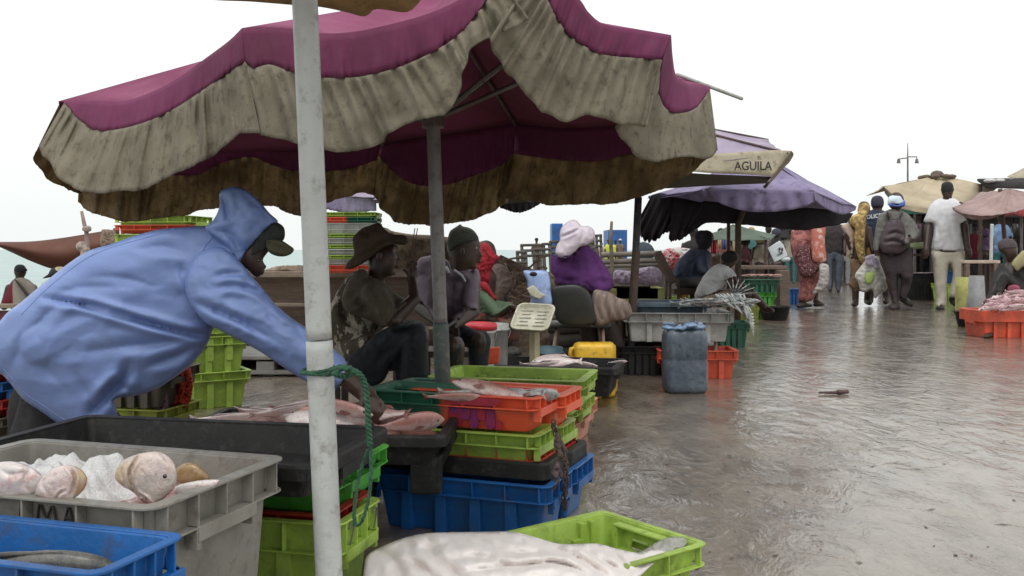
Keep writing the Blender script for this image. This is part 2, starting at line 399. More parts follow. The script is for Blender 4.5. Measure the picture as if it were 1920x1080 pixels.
# each side: depth at both ends, fold line, lower edge of the maroon band, hem of the ruffle
sides = [
 (3.5, 2.7, [(110,190),(175,190),(233,190),(288,171),(338,144),(381,113),(428,78),(453,54)],
  [(122,190),(136,210),(155,229),(179,244),(218,243),(272,229),(330,202),(389,163),(430,134),(459,115)],
  [(70,275),(95,310),(128,348),(187,364),(233,358),(272,352),(323,329),(370,307),(412,282),(445,256),(486,249)], 20, fab_ruffle),
 (2.7, 2.3, [(455,52),(482,51),(545,54),(600,63),(664,60),(728,47),(792,30),(835,13),(873,-6),(925,-60)],
  [(459,115),(474,128),(506,121),(545,134),(600,145),(664,145),(728,132),(784,111),(839,81),(878,47),(912,0),(935,-45)],
  [(486,252),(548,268),(600,278),(651,285),(711,269),(728,252),(801,222),(839,209),(860,171),(878,107),(899,78),(929,62),(995,40)], 21, fab_ruffle),
 (2.3, 2.7, [(1025,-60),(1050,-35),(1087,0),(1104,24),(1134,46),(1198,56),(1258,66)],
  [(1000,-50),(1027,0),(1044,34),(1070,68),(1113,96),(1147,105),(1198,109),(1241,112)],
  [(916,72),(942,125),(984,171),(1001,196),(1027,214),(1061,229),(1104,216),(1160,231),(1215,239)], 15, fab_ruffle),
 (2.72, 3.3, [(1258,66),(1261,108),(1268,142),(1290,157),(1315,160),(1332,162)],
  [(1242,113),(1236,150),(1237,182),(1250,205),(1275,212),(1305,202),(1331,168)],
  [(1150,238),(1172,268),(1190,290),(1224,305),(1266,296),(1300,294),(1326,299),(1348,280)], 9, fab_ruffle),
 (3.32, 4.4, [(1331,164),(1300,200),(1240,222),(1150,236),(1050,240),(970,232)],
  [(1325,205),(1300,255),(1240,285),(1172,291),(1113,303),(1027,297),(963,288)],
  [(1330,290),(1305,318),(1241,354),(1190,372),(1134,384),(1049,383),(984,377),(933,372)], 17, fab_ruffle2),
 (4.4, 4.55, [(968,232),(920,240),(850,250),(760,262),(715,272)],
  [(963,288),(942,308),(890,329),(831,347),(779,346),(741,325),(709,290)],
  [(950,378),(925,397),(873,414),(814,423),(758,419),(720,397),(698,362)], 17, fab_ruffle2),
 (4.55, 4.3, [(713,274),(550,282),(410,287),(260,298),(150,300)],
  [(707,300),(643,318),(552,320),(506,307),(467,294),(412,307),(373,327),(331,329),(240,330),(150,310)],
  [(700,366),(668,362),(600,390),(556,401),(498,386),(401,392),(342,404),(272,412),(233,416),(175,399),(144,378)], 28, fab_ruffle2),
 (4.2, 3.5, [(150,290),(120,240),(110,190)], [(150,305),(126,250),(112,194)], [(150,364),(90,335),(67,309),(66,290),(71,272)], 6, fab_ruffle2),
]
sides = [list(s) for s in sides]
for i in range(8):
    s0 = sides[i]; s1 = sides[(i + 1) % 8]; pa = s0[2][-1]; pb = s1[2][0]; mp_ = ((pa[0] + pb[0]) / 2, (pa[1] + pb[1]) / 2); yy_ = (s0[1] + s1[0]) / 2
    s0[2] = s0[2][:-1] + [mp_]; s1[2] = [mp_] + s1[2][1:]; s0[1] = yy_; s1[0] = yy_
tips = []
cb = MB(); topb = MB(); bandb = MB(); 
for si, (Ya, Yb, fold, band, hem, npl, rm) in enumerate(sides):
    n = npl * 10 + 1; Yc = between(n, Ya, Yb, -.05)
    f = cr(fold, n); b_ = cr(band, n); h_ = cr(hem, n)
    tips.append(P(*fold[0], Ya))
    fp = [P(f[i][0], f[i][1], Yc[i]) for i in range(n)]
    rows = []; fq = fp
    for t in np.linspace(0, 1, 13):
        rows.append([hubp.lerp(p, t) + Vector((0, 0, math.sin(math.pi * k_ / (len(fq) - 1)) * math.sin(math.pi * t) * (-.06 + .014 * noise.noise(Vector((p.x * 3, t * 5, p.y * 3)))))) for k_, p in enumerate(fq)])
    v, fc = grid_mesh(rows); cb.add(v, fc)
    rows = []
    out = Vector((0, -.012, 0)) if si < 4 else Vector((0, .012, 0))
    for t in np.linspace(0, 1, 7):
        rr = []
        for i in range(n):
            x = f[i][0] + (b_[i][0] - f[i][0]) * t; y = f[i][1] + (b_[i][1] - f[i][1]) * t
            rr.append(P(x, y, Yc[i] + out.y * math.sin(t * 1.6) * 2 + .020 * t * noise.noise(Vector((i * .09, t * .8, si * 3.))) + .012 * t * noise.noise(Vector((i * .3, t, si)))))
        rows.append(rr)
    v, fc = grid_mesh(rows); bandb.add(v, fc)
    # gathered ruffle
    rows = []; T = 17; amp = .024 * (Ya + Yb) / 6
    ph = [0]
    for i in range(n): ph.append(ph[-1] + 2 * math.pi * npl / n * (1 + .65 * noise.noise(Vector((i * .055, si * 7., 0)))))
    for a in range(T):
        t = a / (T - 1); rr = []
        for i in range(n):
            w = .15 + .65 * min(1, t * 7) + .2 * t
            s = (1 - .6 * min(1, t * 1.5)) * math.sin(ph[i]) + .8 * min(1, t * 1.5) * math.sin(ph[i] * .47 + 1.3 * noise.noise(Vector((i * .03, t * 2, si))))
            pl = amp * (1.05 - .25 * t) * w * (s if s > 0 else s * .6) * (.55 + .7 * abs(noise.noise(Vector((i * .03, 5, si)))) * 2)
            tt = t
            x = b_[i][0] + (h_[i][0] - b_[i][0]) * tt; y = b_[i][1] + (h_[i][1] - b_[i][1]) * tt
            x += 2.5 * t * math.cos(ph[i] * .5)
            y += t ** 3 * (6 * noise.noise(Vector((i * .035, si, 2))) + 1.6 * noise.noise(Vector((i * .5, si, 4))) + .8 * s)
            fl = (.05 * t * (1 if si >= 4 and si < 7 else -1))
            rr.append(P(x, y, Yc[i] + out.y * 2 + fl - pl + .012 * noise.noise(Vector((i * .02, t * 2.5, si * 2.)))))
        rows.append(rr)
    v, fc = grid_mesh(rows); r_ = MB(); r_.add(v, fc); solid(r_.put('ruffle', rm, U), .0016)
solid(cb.put('canopy', fab_top, U), .0016)
solid(bandb.put('canopy_band', fab_pink, U), .0020)
metal_grey = mat('dull_grey_steel', (.22, .21, .21), (.13, .11, .10), (.10, .06, .04), rough=.55, scale=9, metal=.3)
white_paint = mat('chipped_white_paint', (.47, .48, .465), (.36, .36, .34), (.26, .25, .22), rough=.45, scale=6, bump=.3, bscale=30, thr=(.5, .75))
rust = mat('rusty_iron', (.10, .06, .045), (.06, .04, .03), rough=.8, scale=12, bump=.4)
p1 = P(803, -12, 3.4); p2 = P(838, 928, 3.4); k = (605 + 12) / 940
pm = p1.lerp(p2, k)
hb = MB(); hb.tube([p1, pm], .0245, 16); hb.put('pole', M('grey_tube', (.27, .26, .25), (.18, .16, .15), (.12, .1, .09), rough=.5, scale=6), U)
hb = MB(); hb.tube([pm, pm.lerp(p2, .02), p2], [.0265, .0285, .0285], 16); hb.put('pole_sleeve', M('flaking_green_paint', (.05, .085, .08), (.10, .12, .11), (.22, .20, .17), rough=.6, scale=9), U)
for i, t in enumerate(tips):
    hb = MB(); hb.tube([hubp + Vector((0, 0, -.03)), t + (hubp - t) * .02 + Vector((0, 0, -.015))], .008, 6); hb.put('rib', metal_grey, U)
    mid = (hubp * .45 + t * .55) + Vector((0, 0, -.03)); col = P(812, 225, 3.4)
    hb = MB(); hb.tube([col, mid], .010, 6); hb.put('strut', metal_grey, U)
hb = MB(); hb.tube([P(812, 212, 3.4), P(812, 240, 3.4)], .04, 14); hb.put('collar', metal_grey, U)
hb = MB(); hb.tube([hubp + Vector((0, 0, -.06)), hubp + Vector((0, 0, .05))], .04, 12); hb.put('hub', metal_grey, U)
hb = MB(); a = P(1270, 140, 3.22); c = P(1391, 185, 3.45); hb.tube([a, c], .007, 8); hb.put('rib_extension', white_paint, U)

# the white pole of the next umbrella, with the tan canopy over it
WY = 1.8
w0 = P(570, -40, WY); wb = P(617, 1080, WY); d = (wb - w0) / (w0.z - wb.z); foot = w0 + d * w0.z
W = base('tan_umbrella', (foot.x, foot.y, 0), 'chipped white tube pole of a tan umbrella in front, tied round with green rope', 'umbrella', 'market umbrellas over the fish stalls')
kk = (w0.z - (P(594, 637, WY)).z)
j = w0 + d * kk
hb = MB(); hb.tube([w0 - d * .14, j + d * -.002], .0238, 24); hb.put('pole', white_paint, W)
hb = MB(); hb.tube([j + d * .002, foot], .0250, 24); hb.put('pole_base', white_paint, W)
tan = mat('tan_canvas', (.42, .27, .12), (.30, .18, .08), (.2, .12, .06), rough=.85, scale=5, trans=.25, bump=.1)
def canopy(parent, cx, cy, rim, zt, zr, m, nseg=8, sag=.06, rot=0., drop=.12, scal=.05, mb2=None, ell=1., name='canopy', dm=None, gap=None, tone=None):
    """a segmented umbrella top with sagging panels and a hanging scalloped valance"""
    n = nseg * 12; rows = []
    def rimp(j):
        s = (j / 12.) % 1; a = rot + 2 * math.pi * j / n; a0 = rot + 2 * math.pi * int(j / 12) / nseg; a1 = rot + 2 * math.pi * (int(j / 12) + 1) / nseg
        p = Vector((math.cos(a0), math.sin(a0), 0)).lerp(Vector((math.cos(a1), math.sin(a1), 0)), s)
        p *= 1 - .09 * math.sin(math.pi * s)
        return Vector((cx + p.x * rim, cy + p.y * rim * ell, zr - scal * math.sin(math.pi * s)))
    for t in np.linspace(0.02, 1, 12):
        rows.append([Vector((cx, cy, zt)).lerp(rimp(j % n), t) + Vector((0, 0, -sag * math.sin(math.pi * t) * (.35 + .65 * math.sin(math.pi * ((j / 12.) % 1))) + .012 * noise.noise(Vector((j * .25, t * 4, cx))))) for j in range(n + 1)])
    v, f = grid_mesh(rows); hb = MB(); hb.add(v, f); solid(hb.put(name, m, parent), .002)
    if drop:
        rows = []
        for t in np.linspace(0, 1, 6):
            rows.append([rimp(j % n) + Vector((0, 0, -t * drop * (1 + .25 * noise.noise(Vector((j * .3, cx, 1)))) + .0)) + Vector((math.cos(rot + 2 * math.pi * j / n), math.sin(rot + 2 * math.pi * j / n), 0)) * (.012 * t * math.sin(j * 1.1)) for j in range(n + 1)])
        v, f = grid_mesh(rows); hb = MB(); hb.add(v, f); solid(hb.put('valance', dm or m, parent), .002)
    for i in range(nseg):
        hb = MB(); hb.tube([Vector((cx, cy, zt - .02)), rimp(i * 12) + Vector((0, 0, -.008))], .008, 5); hb.put('rib', rust, parent)
# tan canopy: its far edge dips into view at the top
hb = MB(); rows = []
edge = cr([(330,-30),(380,-4),(470,2),(545,8),(600,12),(650,22),(685,30),(705,16),(760,22),(780,10),(800,-10),(860,-40)], 60)
top = Vector((w0.x, 1.8, 1.62))
for t in np.linspace(0, 1, 8):
    rows.append([top.lerp(P(e[0], e[1], 2.12), t) + Vector((0, 0, -.03 * math.sin(math.pi * t))) for e in edge])
v, f = grid_mesh(rows); hb.add(v, f)
near = [Vector((w0.x + 1.0 * math.cos(a), 1.8 + .5 * math.sin(a), 1.52)) for a in np.linspace(R(160), R(380), 40)]
v, f = grid_mesh([[top.lerp(p, t) for p in near] for t in (0, .35, .7, 1)]); hb.add(v, f)
solid(hb.put('canopy', tan, W), .003)
for a in (P(330, -35, 2.1), P(860, -60, 2.1), near[5], near[-6]):
    hb = MB(); hb.tube([top, a], .007, 6); hb.put('rib', rust, W)
# green rope round the white pole
rope = mat('green_polypropylene_rope', (.035, .13, .07), (.02, .07, .04), (.06, .2, .12), rough=.7, scale=60, bump=.6, bscale=300)
Rp = base('green_rope', P(600, 700, WY), 'dark green rope knotted round the white pole with two hanging tails', 'rope')
def twist(pts, r, name, n=80, strands=3):
    C = cr([tuple(p) for p in pts], n); hb = MB()
    for s in range(strands):
        q = []
        for i, c in enumerate(C):
            a = i * .55 + s * 2 * math.pi / strands; q.append(Vector(c) + Vector((math.cos(a) * r * .55, math.sin(a) * r * .55, math.sin(a + 1) * r * .3)))
        hb.tube(q, r * .62, 5)
    return hb.put(name, rope, Rp)
for y in (692, 701):
    c = P(595 + (y - 692) * .04, y, WY); rr = .0285
    twist([c + Vector((rr * math.cos(a), rr * math.sin(a), .004 * math.sin(a + y))) for a in np.linspace(0, 2 * math.pi, 14)], .0042, 'rope_turn', 60)
twist([P(620,694,1.775),P(640,688,1.76),P(662,697,1.76),P(650,706,1.77),P(628,700,1.75),P(640,692,1.765),P(656,690,1.75)], .006, 'knot', 60)
twist([P(655,692,1.76),P(672,700,1.76),P(684,720,1.77),P(689,760,1.77),P(691,800,1.77),P(694,835,1.78)], .0052, 'rope_tail', 70)
twist([P(694,830,1.78),P(696,870,1.78),P(692,930,1.78),P(680,975,1.79),P(668,985,1.8),P(664,960,1.8),P(672,900,1.8),P(684,858,1.79),P(690,842,1.78)], .0034, 'rope_loop', 90)

# ---- umbrellas further off
lil = mat('faded_lilac_canvas', (.42, .36, .46), (.32, .26, .36), rough=.85, scale=3, trans=.15)
pur = mat('slate_purple_canvas', (.29, .245, .40), (.21, .17, .29), (.11, .09, .14), rough=.85, scale=2, trans=.10, bump=.05)
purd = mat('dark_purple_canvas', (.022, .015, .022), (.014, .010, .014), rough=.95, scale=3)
cream = mat('cream_canvas', (.52, .46, .34), (.38, .33, .24), (.25, .21, .15), rough=.85, scale=4, trans=.15)
beige = mat('beige_canvas', (.56, .47, .33), (.44, .36, .25), rough=.85, scale=2, trans=.18)
mauve = mat('brown_mauve_canvas', (.40, .28, .265), (.30, .20, .185), rough=.85, scale=3, trans=.12)
A = base('cream_umbrella', (P(1190, 468, 6.7).x, 6.7, 0), 'lilac topped umbrella with a cream valance printed AGUILA on a dark pole', 'umbrella', 'market umbrellas over the fish stalls')
# square canopy; its front valance carries the print
def quadcanopy(parent, pts, apex, m, name='canopy', sag=.05, n=24):
    hb = MB(); K = len(pts)
    for i in range(K):
        a = pts[i]; b_ = pts[(i + 1) % K]; rows = []
        for t in np.linspace(.01, 1, 12):
            rows.append([apex.lerp(a.lerp(b_, s), t) + Vector((0, 0, -sag * math.sin(math.pi * t) * (.3 + .7 * math.sin(math.pi * s)) - .02 * math.sin(math.pi * s) * t + .02 * noise.noise(Vector((s * 4 + i, t * 3, apex.x))))) for s in np.linspace(0, 1, n)])
        v, f = grid_mesh(rows); hb.add(v, f)
    return solid(hb.put(name, m, parent), .003)
a0 = P(925, 335, 6.3); a1 = P(1478, 288, 6.0); a2 = P(1440, 262, 8.2); a3 = P(900, 290, 8.2)
quadcanopy(A, [a0, a1, a2, a3], P(1185, 210, 6.9), lil)
rows = []; tp = cr([(925,330),(1100,305),(1250,293),(1345,288),(1440,282),(1484,283)], 50); bt = cr([(925,372),(1100,362),(1200,346),(1260,322),(1340,325),(1400,327),(1447,330),(1452,326)], 50)
for t in np.linspace(0, 1, 7): rows.append([P(a[0] + (b[0] - a[0]) * t, a[1] + (b[1] - a[1]) * t, 6.3 - .3 * i / 49 + .015 * t * math.sin(i * .5)) for i, (a, b) in enumerate(zip(tp, bt))])
v, f = grid_mesh(rows); hb = MB(); hb.add(v, f)
solid(hb.put('valance', cream, A), .004)
rows = []; tp = cr([(1484,283),(1488,290),(1480,305)], 20); bt = cr([(1447,330),(1437,352),(1430,350)], 20)
rows = [[P(tp[i][0] + (bt[i][0] - tp[i][0]) * t, tp[i][1] + (bt[i][1] - tp[i][1]) * t, 6.0 + .9 * i / 19 + .03 * math.sin(i)) for i in range(20)] for t in np.linspace(0, 1, 6)]
v, f = grid_mesh(rows); hb = MB(); hb.add(v, f); hb.put('side_valance', M('frayed_canvas', (.30, .25, .16), (.2, .16, .1), (.12, .09, .05), rough=.9, scale=9), A); 
rows = []; tp = cr([(925,372),(1200,346),(1260,325),(1340,327),(1447,331)], 30); bt = cr([(925,385),(1200,357),(1260,353),(1340,348),(1437,344)], 30)
rows = [[P(tp[i][0] + (bt[i][0] - tp[i][0]) * t, tp[i][1] + (bt[i][1] - tp[i][1]) * t, 6.35 + 1.3 * t) for i in range(30)] for t in np.linspace(0, 1, 4)]
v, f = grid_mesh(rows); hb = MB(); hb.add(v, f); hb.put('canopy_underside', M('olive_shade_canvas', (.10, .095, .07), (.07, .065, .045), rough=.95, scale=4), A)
ink = mat('black_print', (.03, .03, .028), (.06, .055, .05), rough=.8, scale=40)
me = text_mesh('AGUILA', 23 * 6.0 / F, .0008, .0016); c = P(1412, 312, 6.0 - .02)
flatquad(me, c, Vector((.86, -.02, -.0)) , Vector((0, 0, 1))); place('lettering', me, ink, A, False)
me = text_mesh('EL', 9 * 6.0 / F, .0008, .0006); flatquad(me, P(1424, 296, 5.98), Vector((.9, -.02, 0)), Vector((0, 0, 1))); place('lettering', me, ink, A, False)
hb = MB(); hb.tube([P(1197, 370, 6.7), P(1186, 600, 6.7) , Vector((P(1180, 700, 6.7).x, 6.7, 0))], .026, 12); hb.put('pole', M('blue_black_paint', (.035, .04, .05), (.07, .05, .05), (.12, .08, .07), rough=.5, scale=6), A)
hb = MB(); hb.tube([P(1193, 470, 6.69), P(1183, 620, 6.69)], .029, 12); hb.put('pole_sleeve', rust, A)
hb = MB(); hb.tube([P(1197, 370, 6.7), P(1190, 215, 6.9)], .02, 8); hb.put('pole_top', rust, A)
for q in (a0, a1, a2, a3): hb = MB(); hb.tube([P(1185, 214, 6.9), q], .009, 5); hb.put('rib', rust, A)

B = base('purple_umbrella', (P(1383, 468, 9.3).x, 9.3, 0), 'slate purple umbrella with sagging edges and dark rags hanging at its left', 'umbrella', 'market umbrellas over the fish stalls')
b0 = P(1215, 370, 8.9); b1 = P(1327, 355, 8.2); b2 = P(1526, 358, 8.0); b3 = P(1606, 388, 9.4); b4 = P(1500, 395, 10.8); b5 = P(1250, 395, 10.8)
quadcanopy(B, [b0, b1, b2, b3, b4, b5], P(1430, 288, 9.3), pur, sag=.04)
def flap(parent, top, bot, Ya, Yb, m, name='valance', n=40, wav=.02, fr=1., t_=.003, rag=0.):
    a = cr(top, n); b_ = cr(bot, n)
    rows = [[P(a[i][0] + (b_[i][0] - a[i][0]) * t, a[i][1] + (b_[i][1] - a[i][1]) * t + (rag * t * noise.noise(Vector((i * .9, 3, Ya)))), Ya + (Yb - Ya) * i / (n - 1) + wav * t * math.sin(i * fr)) for i in range(n)] for t in np.linspace(0, 1, 7)]
    v, f = grid_mesh(rows); hb = MB(); hb.add(v, f); return solid(hb.put(name, m, parent), t_)
flap(B, [(1213,372),(1270,362),(1327,356)], [(1240,365),(1290,374),(1318,378),(1328,360)], 8.9, 8.2, pur)
flap(B, [(1327,356),(1400,355),(1470,357),(1526,359)], [(1332,364),(1352,382),(1400,396),(1450,397),(1500,390),(1528,378)], 8.2, 8.0, pur)
flap(B, [(1526,359),(1570,374),(1605,388)], [(1528,376),(1550,392),(1580,402),(1604,394)], 8.0, 9.4, pur)
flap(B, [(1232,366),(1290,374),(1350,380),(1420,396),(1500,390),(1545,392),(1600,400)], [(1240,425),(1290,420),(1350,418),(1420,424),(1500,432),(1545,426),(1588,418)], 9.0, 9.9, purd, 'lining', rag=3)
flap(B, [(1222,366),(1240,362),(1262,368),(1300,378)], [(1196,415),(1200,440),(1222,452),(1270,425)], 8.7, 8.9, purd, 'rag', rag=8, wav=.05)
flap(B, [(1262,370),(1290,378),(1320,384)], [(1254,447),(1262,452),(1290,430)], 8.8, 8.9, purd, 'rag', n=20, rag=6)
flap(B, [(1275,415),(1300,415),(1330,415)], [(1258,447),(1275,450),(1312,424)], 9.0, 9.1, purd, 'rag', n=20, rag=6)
hb = MB(); hb.tube([P(1430, 292, 9.3), P(1384, 420, 9.3), Vector((P(1383, 640, 9.3).x, 9.3, 0))], .03, 10); hb.put('pole', rust, B)
hb = MB(); hb.tube([P(1366, 415, 9.6), Vector((P(1366, 640, 9.6).x, 9.6, 0))], .018, 8); hb.put('pole', rust, B)
# lilac umbrella mostly hidden behind the maroon one
Cc = base('lilac_umbrella', (P(820, 468, 8.6).x, 8.6, 0), 'lilac umbrella showing only under the hem of the maroon one', 'umbrella', 'market umbrellas over the fish stalls')
cz = P(820, 360, 8.6)
quadcanopy(Cc, [P(600, 352, 8.3), P(700, 372, 7.6), P(950, 370, 7.6), P(1015, 378, 8.4), P(960, 378, 9.4), P(650, 378, 9.4)], P(820, 290, 8.6), lil)
flap(Cc, [(600,352),(650,364),(705,370)], [(596,388),(650,399),(706,395)], 8.2, 7.7, pur, rag=2)
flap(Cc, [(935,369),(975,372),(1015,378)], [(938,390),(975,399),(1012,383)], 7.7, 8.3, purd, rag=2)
hb = MB(); hb.tube([P(820, 292, 8.6), Vector((cz.x, 8.6, 0))], .02, 8); hb.put('pole', rust, Cc)
# olive sheet stall further back under the purple one
D = base('olive_canopy', (P(1370, 468, 13.5).x, 13.5, 0), 'dull olive stall canopy far back under the purple umbrella', 'canopy')
quadcanopy(D, [P(1305, 448, 12.8), P(1440, 449, 12.8), P(1455, 440, 15), P(1330, 440, 15)], P(1375, 421, 13.8), M('olive_canvas', (.13, .17, .13), (.09, .12, .09), rough=.9, scale=2, trans=.2), sag=.03)
for x in (1312, 1436): hb = MB(); hb.tube([P(x, 447, 12.9), Vector((P(x, 468, 12.9).x, 12.9, 0))], .02, 6); hb.put('pole', rust, D)
# right-hand row
E = base('beige_umbrella', (P(1757, 468, 17).x, 17, 0), 'big pale beige umbrella with a pleated dark cap behind the walking man in white', 'umbrella', 'market umbrellas over the fish stalls')
ez = P(1757, 328, 17)
quadcanopy(E, [P(1624, 367, 17.5), P(1657, 350, 16.2), P(1690, 382, 15.5), P(1800, 392, 15.4), P(1870, 352, 16.4), P(1830, 350, 19), P(1650, 352, 19)], ez, beige, sag=.02)
hb = MB(); 
for i in range(9):
    a = i / 9 * 2 * math.pi; p = ez + Vector((.24 * math.cos(a), .24 * math.sin(a), -.04)); hb.ball(p, (.09, .09, .04), 8, 5)
hb.ball(ez + Vector((0, 0, 0)), (.12, .12, .08), 8, 5); hb.put('pleated_cap', M('brown_cap_canvas', (.15, .11, .08), (.08, .06, .05), rough=.9, scale=4), E)
hb = MB(); hb.tube([ez, Vector((ez.x, 17, 0))], .03, 8); hb.put('pole', metal_grey, E)
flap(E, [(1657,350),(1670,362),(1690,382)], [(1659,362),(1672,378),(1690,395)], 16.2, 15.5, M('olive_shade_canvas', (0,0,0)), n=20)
flap(E, [(1690,382),(1745,390),(1800,392)], [(1690,392),(1745,402),(1800,405)], 15.5, 15.4, beige, n=20)
Fm = base('mauve_umbrella', (P(1850, 468, 13.2).x, 13.2, 0), 'brown mauve umbrella with drooping hem over the stall at the right edge', 'umbrella', 'market umbrellas over the fish stalls')
quadcanopy(Fm, [P(1784, 390, 13.6), P(1822, 403, 12.6), P(1885, 400, 12.5), P(1935, 385, 12.8), P(1960, 366, 14), P(1840, 360, 15)], P(1893, 354, 13.3), mauve, sag=.03)
flap(Fm, [(1786,388),(1822,401),(1880,398),(1935,384)], [(1787,394),(1822,411),(1862,409),(1905,392),(1935,398)], 13.5, 12.8, mauve)
hb = MB(); hb.tube([P(1875, 354, 13.6), Vector((P(1896, 468, 13.6).x, 13.6, 0))], .03, 8); hb.put('pole', rust, Fm)
Gd = base('dark_awning', (P(1890, 468, 16).x, 16, 0), 'flat blackish awning with white sacks lying on its edge at the right', 'awning')
hb = MB(); hb.add([P(1832, 338, 15.5), P(1990, 334, 15), P(1990, 356, 14.9), P(1850, 352, 15.4), P(1832, 336, 17.5), P(1990, 333, 17)], [(0, 1, 2, 3), (0, 4, 5, 1)]); solid(hb.put('roof_sheet', M('black_sheet', (.045, .04, .04), (.025, .022, .022), rough=.8, scale=2), Gd), .02)
for x in (1856, 1875, 1896, 1914): hb = MB(); hb.ball(P(x, 339, 15.4), (.10, .1, .035), 10, 6); hb.put('sack', M('white_sack', (.6, .6, .58), (.45, .45, .43), rough=.8), Gd)
for x in (1838, 1940): hb = MB(); hb.tube([P(x, 345, 15.6), Vector((P(x, 468, 15.6).x, 15.6, 0))], .03, 6); hb.put('post', rust, Gd)
Hh = base('yellow_umbrella', (P(1935, 468, 18).x, 18, 0), 'pale yellow umbrella cut off by the right edge above the dark awning', 'umbrella', 'market umbrellas over the fish stalls')
quadcanopy(Hh, [P(1888, 332, 18), P(1940, 340, 17), P(2000, 330, 17), P(2010, 325, 19), P(1910, 325, 19)], P(1945, 300, 18), cream, sag=.02)
hb = MB(); hb.tube([P(1945, 302, 18), Vector((P(1945, 468, 18).x, 18, 0))], .03, 6); hb.put('pole', metal_grey, Hh)
# red and teal small sheets
rd = base('red_parasol', (P(1915, 468, 14.6).x, 14.6, 0), 'strip of bright red canopy under the mauve umbrella at the right edge', 'umbrella', 'market umbrellas over the fish stalls')
quadcanopy(rd, [P(1862, 400, 14.6), P(1900, 404, 14.2), P(1960, 402, 14.2), P(1960, 394, 15), P(1880, 394, 15)], P(1915, 388, 14.7), M('red_canvas', (.45, .05, .05), (.3, .03, .04), rough=.8, scale=2, trans=.2), sag=.01)
hb = MB(); hb.tube([P(1915, 390, 14.7), Vector((P(1915, 468, 14.7).x, 14.7, 0))], .02, 6); hb.put('pole', metal_grey, rd)
tl = base('teal_parasol', (P(1715, 468, 19).x, 19, 0), 'small turquoise canopy between the blue head wrap and the man in white', 'umbrella', 'market umbrellas over the fish stalls')
quadcanopy(tl, [P(1688, 392, 18.5), P(1705, 402, 18), P(1750, 390, 18), P(1748, 385, 20), P(1692, 386, 20)], P(1715, 383, 19), M('teal_canvas', (.12, .50, .45), (.08, .4, .36), rough=.8, scale=1, trans=.2), sag=.01)
hb = MB(); hb.tube([P(1715, 385, 19), Vector((P(1715, 468, 19).x, 19, 0))], .025, 6); hb.put('pole', metal_grey, tl)
# lamp mast
L = base('lamp_mast', (P(1702, 468, 34).x, 34, 0), 'tall thin mast with two lamp arms rising behind the umbrellas', 'lamp post')
hb = MB(); hb.tube([P(1702, 268, 34), P(1702, 300, 34), Vector((P(1702, 468, 34).x, 34, 0))], [.012, .03, .05], 8); hb.put('mast', metal_grey, L)
for s in (-1, 1):
    hb = MB(); hb.tube([P(1702, 294 if s > 0 else 296, 34), P(1702 + 17 * s, 294 if s > 0 else 298, 34), P(1702 + 17 * s, 300, 34)], .022, 6); hb.put('arm', metal_grey, L)
    hb = MB(); hb.tube([P(1702 + 17 * s, 298, 34), P(1702 + 17 * s, 306, 34)], [.05, .07], 8); hb.put('lamp', metal_grey, L)
